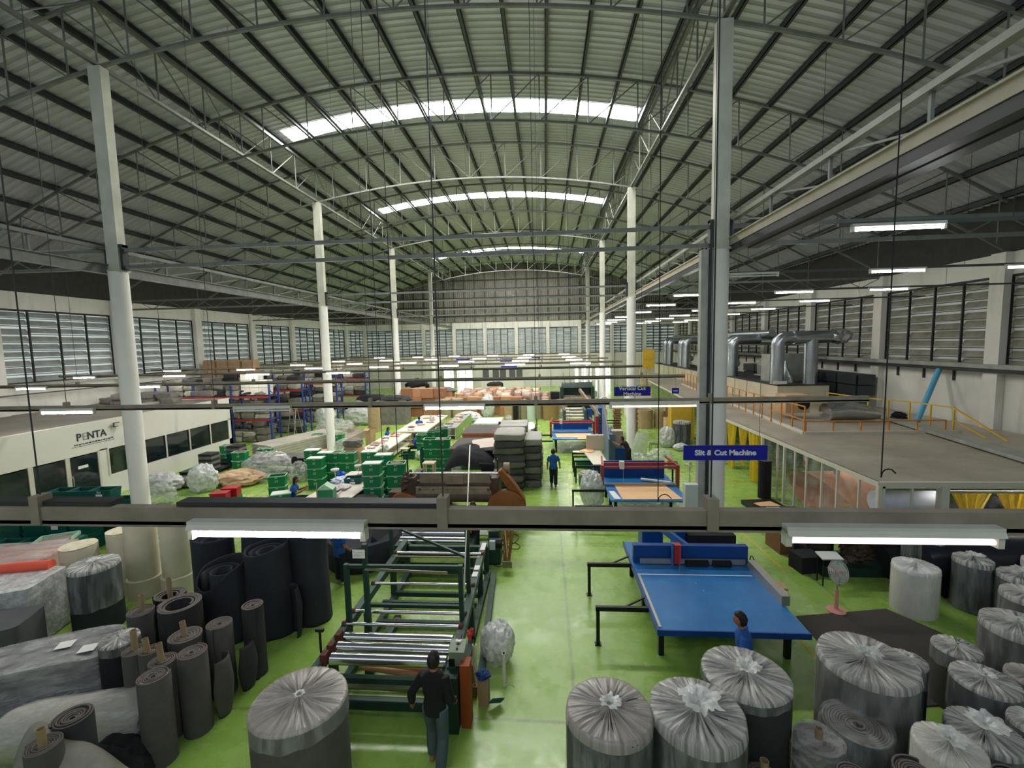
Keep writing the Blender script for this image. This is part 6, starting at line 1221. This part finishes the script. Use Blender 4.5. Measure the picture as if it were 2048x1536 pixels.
for i in range(26):
    lv=i//11; x=-12.3+.98*(i%11)+rr.uniform(-.02,.02); y=38.3+(.25*(i%3))+lv*.1; x=x if x<-8.4 else x
    tag(MB().box(-.48,.48,-.5,.5,0,.8).build('kraft_carton',M(['brown_box_a','brown_box_b','brown_box_c'][i%3],[(166,116,84),(150,104,74),(184,140,104)][i%3],.85,0,.1),loc=(x,y,.82*lv),sm=False).id_data,'brown carton in the far long stack, %s tier, %s from its left end'%(['lower','middle','upper'][lv],['first','second','third','fourth','fifth','sixth','seventh','eighth','ninth','tenth','eleventh'][i%11]),'carton','brown cartons stacked left of centre')
for i,(px,py,z,rd,l) in enumerate([(880,775,2.2,(1.6,1.0,.35),'grey foam sheets thrown over the far brown cartons'),(790,790,2.3,(1.3,.8,.3),'dark foam sheets on the film frames at far left'),(835,765,2.6,(1.1,.9,.6),'black foam bulk behind the third left column'),(745,790,2.2,(1.4,.8,.35),'black sheet pile on the far left frames'),(990,765,2.0,(.9,.5,.4),'dark grey crate-like stack behind the roll heap')]):
    p=G(px,py,z); tag(MB().blob((0,0,z-.3),(rd[0],rd[1],rd[2]),i+90,.25,1.8,30,16).build('foam_sheet_pile',[GBD,F_DK,F_BK,F_BK,F_DK][i],loc=(p.x,p.y,-.05+rd[2]*.15),ang=80),l,'foam'); tag(MB().box(-rd[0]*.8,rd[0]*.8,-.7,.7,0,z-.35).build('stacked_load',[KB,GBD,GPK,GPK,KB][i],loc=(p.x,p.y,0),sm=False),'stacked load under the '+l.split(' on ')[0].split(' thrown')[0].split(' behind')[0],'load')
r=thing('rubber_mill','large dark green-black mixing mill in the far right of centre','machine',(2.7,38.6,0))
[MB().box(a,a+.3,-.6,.6,0,2.4).build('side_frame',M('mill_green_black',(34,52,48),.5,.1,.15),r,sm=False) for a in (-1.45,1.15)]; MB().surf(20,8,lambda u,v:V((-1.3+2.6*u,-.5+.9*v,2.35+.45*sin(pi*v)))).build('hood',M('mill_green_black',(1,1,1)),r,ang=80); MB().box(-1.2,1.2,.2,.4,1.6,2.6).build('back_plate',M('mill_green_black',(1,1,1)),r,sm=False)
MB().cyl((-1.15,-.35,1.35),(1.15,-.35,1.35),.24,n=24).cyl((-1.15,.2,1.35),(1.15,.2,1.35),.24,n=24).build('mill_roller',IRON,r); MB().bar((-1.1,-.6,1.7),(1.1,-.6,1.7),.06).build('guard_bar',CHR,r); MB().box(-1.4,1.4,-.5,.5,0,.9).build('base',BLK,r,sm=False); MB().box(-2.3,-1.5,-.4,.4,.7,2.0).build('side_cabinet',BLK,r,sm=False)
for i in range(5): MB().bar((-1+.5*i,-.2,2.7),(-1.2+.55*i,.0,3.6),.02).build('vent_rod',BLK,r)
r=thing('green_feeder','green machine with pale rollers in front of the dark mill','machine',(2.1,33.2,0)); 
for s in (-.75,.75): MB().box(s-.08,s+.08,-1.0,1.0,0,1.3).build('side_frame',MG2,r,sm=False)
for k in range(5): MB().cyl((-.72,-.9+.4*k,.45+.18*k),(.72,-.9+.4*k,.45+.18*k),.09,n=14).build('pale_roller',GPT if False else ALW,r)
MB().box(.9,1.25,-.8,-.3,0,1.35).build('blue_drive',BLD,r,sm=False)
tag(MB().box(-.35,.35,-.5,.5,0,1.7).build('peach_panel_stack',M('peach_board',(214,178,150),.7,0,.06),loc=(3.75,30.5,0),sm=False),'peach coloured board stack beside the green feeder','boards')
# ---- back wall doors, panels, yellow stair
DAYB=EM('bright_doorway_daylight',(.96,1.,.93),1.5)
def door(n,x0,x1,z1):
    r=thing('door_%d'%n,'','',((x0+x1)/2,YB-.02,0)); del r['label']; del r['category']; r['kind']='structure'; w=(x1-x0)/2
    MB().box(-w,w,-.01,.0,.02,z1).build('glazing',DAYB,r,sm=False); m=MB()
    for k in range(5): x=-w+2*w*k/4; m.box(x-.05,x+.05,-.08,-.01,0,z1)
    m.box(-w,w,-.08,-.01,z1-.05,z1+.1).box(-w,w,-.08,-.01,z1*.7,z1*.7+.07).build('door_frame',ALW,r,sm=False)
door(1,-14.9,-10.6,2.9); door(2,4.2,6.6,2.6); door(3,7.1,9.6,2.6)
for i,x in enumerate([-8.3,-6.9,-5.9,-4.6,-3.6]): tag(MB().box(-.42,.42,-.1,.1,0,1.7).build('leaning_panel',M('dark_grey_panel',(84,86,84),.6,0,.1),loc=(x,YB-.45,0) if False else (x,61.5,1.2),sm=False),'dark grey panel standing against the back wall, %s'%['leftmost','second from left','middle','second from right','rightmost'][i],'panel','grey panels at the back wall')
tag(MB().box(-9,-3,-.3,.3,0,1.2).build('panel_plinth',WBX,loc=(0,61.5,0),sm=False),'long pale plinth under the grey panels at the back wall','plinth')
r=thing('steel_canopy','grey ventilation canopy over the bright doorway at the back wall','canopy',(-12.6,63.0,3.0)); MB().prism([(-2.4,0),(2.4,0),(1.9,.9),(-1.9,.9)],-.9,1.1,1).build('canopy',LSTEEL,r,sm=False)
r=thing('yellow_stair','yellow steel stair and gate at the far right of the clean room roof','stair',(11.3,48.5,0)); MB().box(-.9,.3,-.05,.05,3.3,5.3).build('yellow_panel',YR,r,sm=False)
for k in range(8): MB().box(-1.2,-.4,-2+.28*k,-1.75+.28*k,.4*k,.4*k+.04).build('tread',YR,r,sm=False)
for s in (-1.2,-.4): MB().bar((s,-2,0),(s,.3,3.3),.06,.2).bar((s,-2,.9),(s,.3,4.2),.04).build('stringer',YR,r,sm=False)
r=thing('yellow_chute','yellow curved duct under the small dark sign by the doorway','duct',(8.5,28.5,0)); MB().box(-.7,.7,-.4,.4,0,2.4).build('yellow_casing',YR,r,sm=False)
tag(MB().box(-.8,.8,-1.4,1.4,0,2.2).build('white_machine_case',WBX,loc=(7.4,36.5,0),sm=False),'white machine casing near the second right column, far','machine')
r=thing('white_frame_machine','white framed machine left of the Vertical Cut sign','machine',(4.3,44.0,0)); 
for sx in (-.9,.9):
    for sy in (-.5,.5): MB().box(sx-.06,sx+.06,sy-.06,sy+.06,0,2.6).build('frame_post',WHP,r,sm=False)
MB().box(-.9,.9,-.5,.5,2.5,2.65).build('frame_top',WHP,r,sm=False); MB().box(-.7,.7,-.4,.4,.3,1.4).build('grey_body',LSTEEL,r,sm=False)

# more loose stock among the totes at the left
for i,(px,py,l,sz) in enumerate([(447,968,'open kraft carton among the film heaps left of the woman',(.6,.45,.4)),(475,962,'second kraft carton beside the open one, left of the woman',(.5,.4,.35)),(632,895,'kraft carton near the second left column',(.5,.4,.4)),(705,868,'kraft carton beside the bulging grey load',(.5,.5,.5)),(742,893,'tall kraft carton left of the near stitching table',(.45,.4,1.1))]):
    p=G(px,py,0); r=thing('kraft_carton',l,'carton',(p.x,p.y,0),.3*i); a,b,c=sz; MB().box(-a/2,a/2,-b/2,b/2,0,.02).box(-a/2,a/2,-b/2,-b/2+.012,0,c).box(-a/2,a/2,b/2-.012,b/2,0,c).box(-a/2,-a/2+.012,-b/2,b/2,0,c).box(a/2-.012,a/2,-b/2,b/2,0,c).build('box_walls',M('tan_carton',(196,160,122),.85,0,.08),r,sm=False)
    for s_ in (-1,1): MB().cb(s_*(a/2+.1),0,c+.03,.22,b,.01,0,0,s_*.5).build('flap',M('tan_carton',(1,1,1)),r,sm=False)
for i,(px,py,l) in enumerate([(498,1035,'flat grey film-wrapped parts on the floor just above the near light rail'),(455,1030,'green tote lid leaning as a triangle near the light rail'),(600,1030,'cream floor mat under the tilted fan')]):
    p=G(px,py,0); tag(MB().cb(0,0,.05 if i!=1 else .25,.7,.5,.04,.4*i,0 if i!=1 else .7).build('floor_sheet',[GBD,GT,TW][i],loc=(p.x,p.y,0)),l,'sheet')
# ================================================================ people
SKIN=M('skin',(150,104,78),.6,0,.05); HAIR=M('black_hair',(24,20,20),.6,0,.2,20)
def person(pos,rz,label,shirt,pants,J=None,hair='short',h=1.66,shoes=(40,38,38),ls=False,turn=0,apron=None,bare=False):
    r=thing('person',label,'person',pos,rz); k=h/1.66
    D=dict(pel=(0,0,.92),ch=(0,0,1.18),nk=(0,.0,1.39),hd=(0,.02,1.54),sl=(-.175,0,1.34),sr=(.175,0,1.34),el=(-.23,-.02,1.08),er=(.23,-.02,1.08),wl=(-.24,.06,.86),wr=(.24,.06,.86),
      hl=(-.09,0,.88),hr=(.09,0,.88),kl=(-.10,.03,.48),kr=(.10,.03,.48),al=(-.10,0,.08),ar=(.10,0,.08))
    if J: D.update(J)
    D={a:V(b)*k for a,b in D.items()}
    def ell(m,pts,rx,ry,n=18):
        P=[V(p) for p in pts]; N=len(P); vs=[]
        for i,p in enumerate(P):
            d=(P[min(i+1,N-1)]-P[max(i-1,0)]).normalized(); sx=V((1,0,0)); sx=(sx-d*sx.dot(d)).normalized(); sy=d.cross(sx)
            for q in range(n): t=2*pi*q/n; vs.append(p+sx*rx[i]*cos(t)+sy*ry[i]*sin(t))
        m.add(vs,[(i*n+q,i*n+(q+1)%n,(i+1)*n+(q+1)%n,(i+1)*n+q) for i in range(N-1) for q in range(n)]+[tuple(range(n))[::-1],tuple((N-1)*n+q for q in range(n))])
    def torso(m,g=0):
        a,b,c=D['pel'],D['ch'],D['nk']; ell(m,[a-V((0,0,.06)),a,a.lerp(b,.45),b,b.lerp(c,.6),c-V((0,0,.0)),c+V((0,0,.03))],[.145+g,.155+g,.135+g,.165+g,.175+g,.10+g,.05+g*.5],[.10+g,.11+g,.095+g,.115+g,.10+g,.07+g,.045+g*.5])
    def limb(m,ps,rs,g=0):
        P=[]; R=[]
        for i in range(len(ps)-1):
            for t in (0,.33,.66): P.append(ps[i].lerp(ps[i+1],t)); R.append(rs[i]+(rs[i+1]-rs[i])*t+g+(.006 if t and i%2 else 0))
        P.append(ps[-1]); R.append(rs[-1]+g); m.tube(P,R,14)
    m=MB(); torso(m)
    H=D['hd']; T=Euler((0,0,turn)).to_matrix()
    limb(m,[D['nk']-V((0,0,.03)),H-V((0,.02,.04))],[.052,.05])
    def hf(u,v):
        t=2*pi*u; ph=pi*(v-.5); d=V((cos(ph)*cos(t),cos(ph)*sin(t),sin(ph))); p=V((d.x*.077,d.y*.094,d.z*.118))
        if d.z<0: p.x*=1+.25*d.z; 
        if d.y>0:
            p.y+=.022*math.exp(-((d.x/.16)**2+((d.z+.12)/.2)**2)); p.y-=.010*math.exp(-(((abs(d.x)-.38)/.18)**2+((d.z-.12)/.14)**2)); p.y+=.006*math.exp(-((d.x/.3)**2+((d.z+.5)/.08)**2))
        return H+T@p
    m.surf(36,26,hf,True)
    for s in (-1,1): m.blob(H+T@V((s*.079,-.005,-.01)),(.012,.022,.032),1,0,1,8,6)
    for s,(a,b,c) in ((-1,('sl','el','wl')),(1,('sr','er','wr'))):
        limb(m,[D[a]-V((s*.02,0,0)),D[b],D[c]],[.052,.042,.028]); w_=D[c]; d=(D[c]-D[b]).normalized(); sd=d.cross(V((0,1,0)) if abs(d.y)<.8 else V((0,0,1))).normalized(); up=sd.cross(d)
        m.tube([w_-d*.01,w_+d*.03,w_+d*.07,w_+d*.09],[.026,.034,.036,.03],10)
        for f in range(4):
            o=(f-1.5)*.018; L=[.062,.075,.07,.055][f]; b0=w_+d*.08+up*o*1.0
            m.tube([b0,b0+d*L*.5+sd*(-s)*.006,b0+d*L*.85+sd*(-s)*.022],[.0095,.009,.0075],7)
        b0=w_+d*.035+up*.028; m.tube([b0,b0+up*.03+d*.025,b0+up*.038+d*.055],[.012,.0105,.009],7)
    for s,(a,b,c) in ((-1,('hl','kl','al')),(1,('hr','kr','ar'))):
        limb(m,[D[a],D[b],D[c]],[.085,.058,.038]); f=D[c]; m.tube([f+V((0,-.05,-.03)),f+V((0,.04,-.035)),f+V((0,.13,-.055)),f+V((0,.17,-.06))],[.036,.04,.032,.02],10)
    o=m.build('body',SKIN,r); o_body=o; q=o.modifiers.new('r','REMESH'); q.mode='VOXEL'; q.voxel_size=.0085; q.use_smooth_shade=True; q=o.modifiers.new('s','SMOOTH'); q.iterations=2
    def cloth(name,m,mt,vs=.014,it=3):
        o=m.build(name,mt,r); q=o.modifiers.new('r','REMESH'); q.mode='VOXEL'; q.voxel_size=vs; q.use_smooth_shade=True; q=o.modifiers.new('s','SMOOTH'); q.iterations=it; return o
    m=MB(); torso(m,.018)
    a=D['pel']; ell(m,[a-V((0,0,.12)),a+V((0,0,.06))],[.175,.17],[.125,.125])
    for s,(a,b,c) in ((-1,('sl','el','wl')),(1,('sr','er','wr'))):
        e=D[b].lerp(D[c],.85) if ls else D[a].lerp(D[b],.72)
        if ls: limb(m,[D[a]-V((s*.03,0,.0)),D[b],e],[.064,.055,.042],.008)
        else: limb(m,[D[a]-V((s*.03,0,.0)),e],[.066,.062],.010)
    cloth('shirt',m,shirt)
    m=MB(); a=D['pel']; ell(m,[a-V((0,0,.13)),a-V((0,0,.02)),a+V((0,0,.04))],[.155,.165,.15],[.115,.12,.105])
    for a,b,c in (('hl','kl','al'),('hr','kr','ar')): limb(m,[D[a]+V((0,0,0)),D[b],D[b].lerp(D[c],.93)],[.092,.075,.062],.010)
    cloth('trousers',m,pants)
    for c in ('al','ar'):
        f=D[c]; m=MB(); m.tube([f+V((0,-.07,-.035)),f+V((0,.0,-.03)),f+V((0,.08,-.045)),f+V((0,.16,-.055)),f+V((0,.19,-.058))],[.03,.045,.045,.036,.015],12); m.build('shoe',M('shoe_%d'%sum(shoes),shoes,.6,0,.05),r)
    def kf(u,v):
        t=2*pi*u; ph=pi*(v-.5); d=V((cos(ph)*cos(t),cos(ph)*sin(t),sin(ph)))
        lim=-.55 if d.y<-.15 else (-.55+(d.y+.15)*2.4 if d.y<.3 else .53)
        g=1.17+.10*noise.noise(d*4.3)+.04*noise.noise(d*11)
        if d.z<lim: g=max(.8,1.06-(lim-d.z)*2.5)
        return H+T@V((d.x*.079,d.y*.094-.004,d.z*.118))*1.0*g if False else H+T@V((d.x*.079*g,d.y*.094*g-.004,d.z*.118*g))
    MB().surf(40,30,kf,True).build('hair',HAIR,o_body,ang=80)
    if hair=='long': MB().blob(H+T@V((0,-.075,-.06)),(.085,.045,.16),3,.12,2).build('hair_back',HAIR,r,ang=80)
    e=MB()
    for s in (-1,1): e.blob(H+T@V((s*.029,.083,.012)),(.010,.006,.006),1,0,1,10,6)
    e.build('eyes',M('dark_eyes',(30,24,22),.3,0,.0),o_body); MB().blob(H+T@V((0,.093,-.058)),(.022,.005,.006),1,0,1,10,6).build('lips',M('lips',(140,80,70),.5,0,.0),o_body)
    return r
BSH=M('royal_blue_shirt',(30,84,156),.8,0,.12,6,.3,25); NAV=M('navy_trousers',(28,32,44),.85,0,.1); BKS=M('black_shirt',(16,16,18),.85,0,.2,8); GRJ=M('grey_green_trousers',(66,80,84),.85,0,.15,6); BRN=M('dark_brown_shirt',(48,38,30),.85,0,.15); MAR=M('maroon_shirt',(130,26,38),.8,0,.15)
p=G(866,1318,1.7); person((p.x,p.y,0),-.1,'person in black long-sleeved shirt and grey trousers walking away in the foreground aisle',BKS,GRJ,dict(wl=(-.36,.08,.83),el=(-.31,-.04,1.08),er=(.24,-.05,1.08),wr=(.23,.12,.9),kl=(-.1,.12,.48),al=(-.1,.10,.08),kr=(.11,-.02,.48),ar=(.12,-.22,.12)),ls=True,h=1.80,shoes=(150,110,86))
p=G(1490,1238,1.68); person((p.x,p.y,0),1.3,'person in bright blue polo shirt at the near end of the big blue table',BSH,NAV,dict(nk=(0,.04,1.38),hd=(0,.07,1.53),wl=(-.2,.28,.98),el=(-.23,.05,1.08)),turn=-.1,h=1.8)
person((-5.47,10.85,0),-.5,'person in blue shirt and dark trousers standing beside the tall black foam rolls',BSH,NAV,dict(pel=(0,0,.9),wr=(.2,.16,.92),er=(.25,.0,1.08)),shoes=(170,160,140),h=1.64)
person((.28,18.85,0),0.03,'person in blue shirt and dark trousers walking away down the middle of the aisle',BSH,NAV,dict(kl=(-.08,.10,.48),al=(-.08,.16,.09),kr=(.09,.0,.48),ar=(.08,-.2,.12),el=(-.25,-.05,1.08),wl=(-.25,.02,.85),er=(.26,-.05,1.09),wr=(.28,.06,.88)),h=1.66)
sit=dict(pel=(0,0,.52),ch=(0,.04,.80),nk=(0,.09,1.0),hd=(0,.14,1.15),sl=(-.175,.07,.96),sr=(.175,.07,.96),el=(-.22,.16,.74),er=(.22,.16,.74),wl=(-.13,.40,.83),wr=(.13,.40,.83),hl=(-.09,0,.5),hr=(.09,0,.5),kl=(-.11,.42,.5),kr=(.11,.42,.5),al=(-.11,.40,.08),ar=(.11,.40,.08))
p=G(583,965,1.2); person((p.x,p.y,0),-1.2,'person with dark hair in blue shirt seated at the near left of the sorting table',BSH,NAV,sit,hair='long',h=1.85)
p=G(772,860,1.1); person((p.x,p.y,0),-1.3,'person in blue shirt seated on the left of the near stitching table',BSH,NAV,sit,hair='long')
p=G(832,873,1.1); person((p.x,p.y,0),1.9,'person in blue shirt seated among the totes right of the stitching table',BSH,NAV,sit)
p=G(825,845,1.15); person((p.x,p.y+1.5,0),.2,'person in blue bending at the far stitching table beside a blue bin',BSH,NAV,sit)
p=G(1000,848,1.52); person((p.x,p.y,0),1.5,'person in blue handling the orange-edged boards at their right side',BSH,NAV,dict(el=(-.2,.18,1.12),wl=(-.15,.42,1.15),er=(.2,.18,1.12),wr=(.12,.42,1.12)),hair='long')
p=G(1248,878,1.45); person((p.x+.1,p.y,0),1.2,'person in dark brown clothes leaning onto the band saw by the second right column',BRN,M('black_trousers',(30,30,32),.85,0,.1),dict(pel=(0,-.12,.9),ch=(0,.0,1.14),nk=(0,.12,1.32),hd=(0,.2,1.45),sl=(-.17,.1,1.28),sr=(.17,.1,1.28),el=(-.2,.3,1.15),wl=(-.15,.52,1.25),er=(.2,.28,1.1),wr=(.15,.5,1.1),hl=(-.09,-.12,.86),hr=(.09,-.12,.86),kl=(-.1,-.05,.48),kr=(.1,-.15,.48),al=(-.1,-.1,.08),ar=(.1,-.3,.08)))
p=G(946,1010,1.56); person((p.x,p.y,0),pi-.3,'person in maroon shirt facing the camera at the chrome rollers, crossed by the light rail',MAR,NAV,dict(wl=(-.12,.34,1.05),el=(-.24,.1,1.08),wr=(.15,.36,1.0),er=(.24,.1,1.05)))
# ================================================================ hanging light rails and tubes
TUBEH=EM('lit_high_tube',(.97,.98,1.),TUBE_E*.25); TUBE=EM('lit_fluorescent_tube',(1.,.985,.95),TUBE_E); PINK=EM('dim_pink_tube',(1.,.74,.70),.62)
HOUS=M('lamp_housing',(205,203,190),.5,0,.08)
OFFT=M('unlit_tube',(215,215,210),.3,0,.03)
def lamp(loc,L,label,tube=TUBE,rz=0,proto={}):
    key=(tube.name,)
    if key not in proto:
        r=thing('fluorescent_lamp',label,'lamp',loc,rz,'ceiling tube lamps'); proto[key]=r
        hs=MB().box(-.625,.625,-.035,.035,.0,.042).prism([(-.05,-.012),(.05,-.012),(.035,.02),(-.035,.02)],-.625,.625,0).build('housing',HOUS,r,sm=False)
        for s in (-1,1): MB().box(s*.61-.018,s*.61+.018,-.03,.03,-.085,.0).build('lamp_holder',HOUS,hs,sm=False)
        MB().cyl((-.595,0,-.055),(.595,0,-.055),.019,n=12).build('tube',tube,r)
        r.scale=(L/1.25,1,1); return r
    r=dup(proto[key],loc,rz,label,'ceiling tube lamps',(L/1.25,1,1)); return r
rows=[(2.87,4.98,'nearest'),(8.85,4.97,'second'),(15.1,4.97,'third'),(21.5,4.97,'fourth'),(27.0,4.97,'fifth'),(33.,4.97,'sixth'),(39.8,4.97,'seventh'),(50.,4.97,'eighth')]
for i,(y,z,od) in enumerate(rows):
    xb=16. if i==0 else (4.6 if i>1 else 6.1)
    xa=-8. if i==0 else (-25.5 if i>1 else -18.)
    r=thing('light_rail','%s hanging light rail across the hall from the camera, grey steel channel'%od if i else 'nearest hanging light rail, heavy grey steel channel crossing low in front of the camera','light rail',(0,y,0),0,None)
    hh=.11 if i==0 else .085
    m=MB().box(xa,xb,-.035,.035,z+.005,z+hh+.02); m.box(xa,xb,-.035,-.028,z-.01,z+.03)
    m.build('rail_channel',BEAMT,r,sm=False)
    if i==0: MB().box(-8,-3.1,-.02,.09,z+.135,z+.165).box(-2.6,-.72,-.02,.09,z+.135,z+.165).build('cable_trunking',DSTEEL,r,sm=False)
    k=0
    for x in ([-3.66+1.95*0+0,-.70,1.05,3.4] if i==0 else [-17.2+3.4*j for j in range(8)]):
        if x<xa or x>xb: continue
        MB().box(x-.035,x+.035,-.05,.05,z-.0,z+hh+.1).build('clamp',BEAMT,r,sm=False)
        MB().cyl((x,0,z+hh+.08),(x,0,arc(x)-.05),.006 if i else .005,n=5).build('hanger_rod',DSTEEL,r)
cols=[(-1.84,'aisle side'),(2.1,'over the cutters'),(-5.9,'left of centre'),(-10.3,'near the left columns'),(-14.5,'just outside the left columns'),(-19.,'in the left bay'),(-24.,'by the left wall')]
for i,(y,z,od) in enumerate(rows):
    for x,w in cols:
        if i==0 and x not in (-1.84,2.1): continue
        if i==1 and x<-11: continue
        if i>=2 and x==-24. and i>4: continue
        if i in (2,3) and x in (-1.84,2.1,-5.9): continue
        if i==2 and x==-10.3: continue
        tb=TUBE; L=1.25
        if i==1 and x==-5.9: tb=OFFT
        if i==0 and x==2.1: tb=PINK
        if i==1 and x==2.1: tb=PINK; L=1.7
        lamp((x,y-.068,z+.015),L,('unlit ' if tb is OFFT else 'dim pinkish ' if tb is PINK else 'bright ')+'tube lamp under the %s hanging light rail, %s'%(od,w),tb)
# upper rows in the right bay
for j,y in enumerate([8.,13.2,18.3,23.,28.1,33.,37.,41.,44.6]):
    r=thing('light_rail','slim steel light rail high in the right bay, %s from the camera'%ordw[j],'light rail',(0,y,0),0,None)
    MB().box(4.9,18.2,-.03,.03,8.02,8.08).build('rail_channel',STEEL,r,sm=False)
    for x in (7.6,11.4,15.2): MB().cyl((x,0,8.08),(x,0,arc(x,15.62)-.02),.006,n=5).build('hanger_rod',DSTEEL,r)
    for x,w in ((5.8,'beside the columns'),(9.65,'mid bay'),(13.1,'towards the right wall')):
        if j==0 and x>6 : continue
        tb=OFFT if (j==1 and x<6) else TUBEH
        lamp((x,y-.064,8.0),1.45,('unlit ' if tb is OFFT else 'bright ')+'tube lamp on the %s high rail at right, %s'%(ordw[j],w),tb)
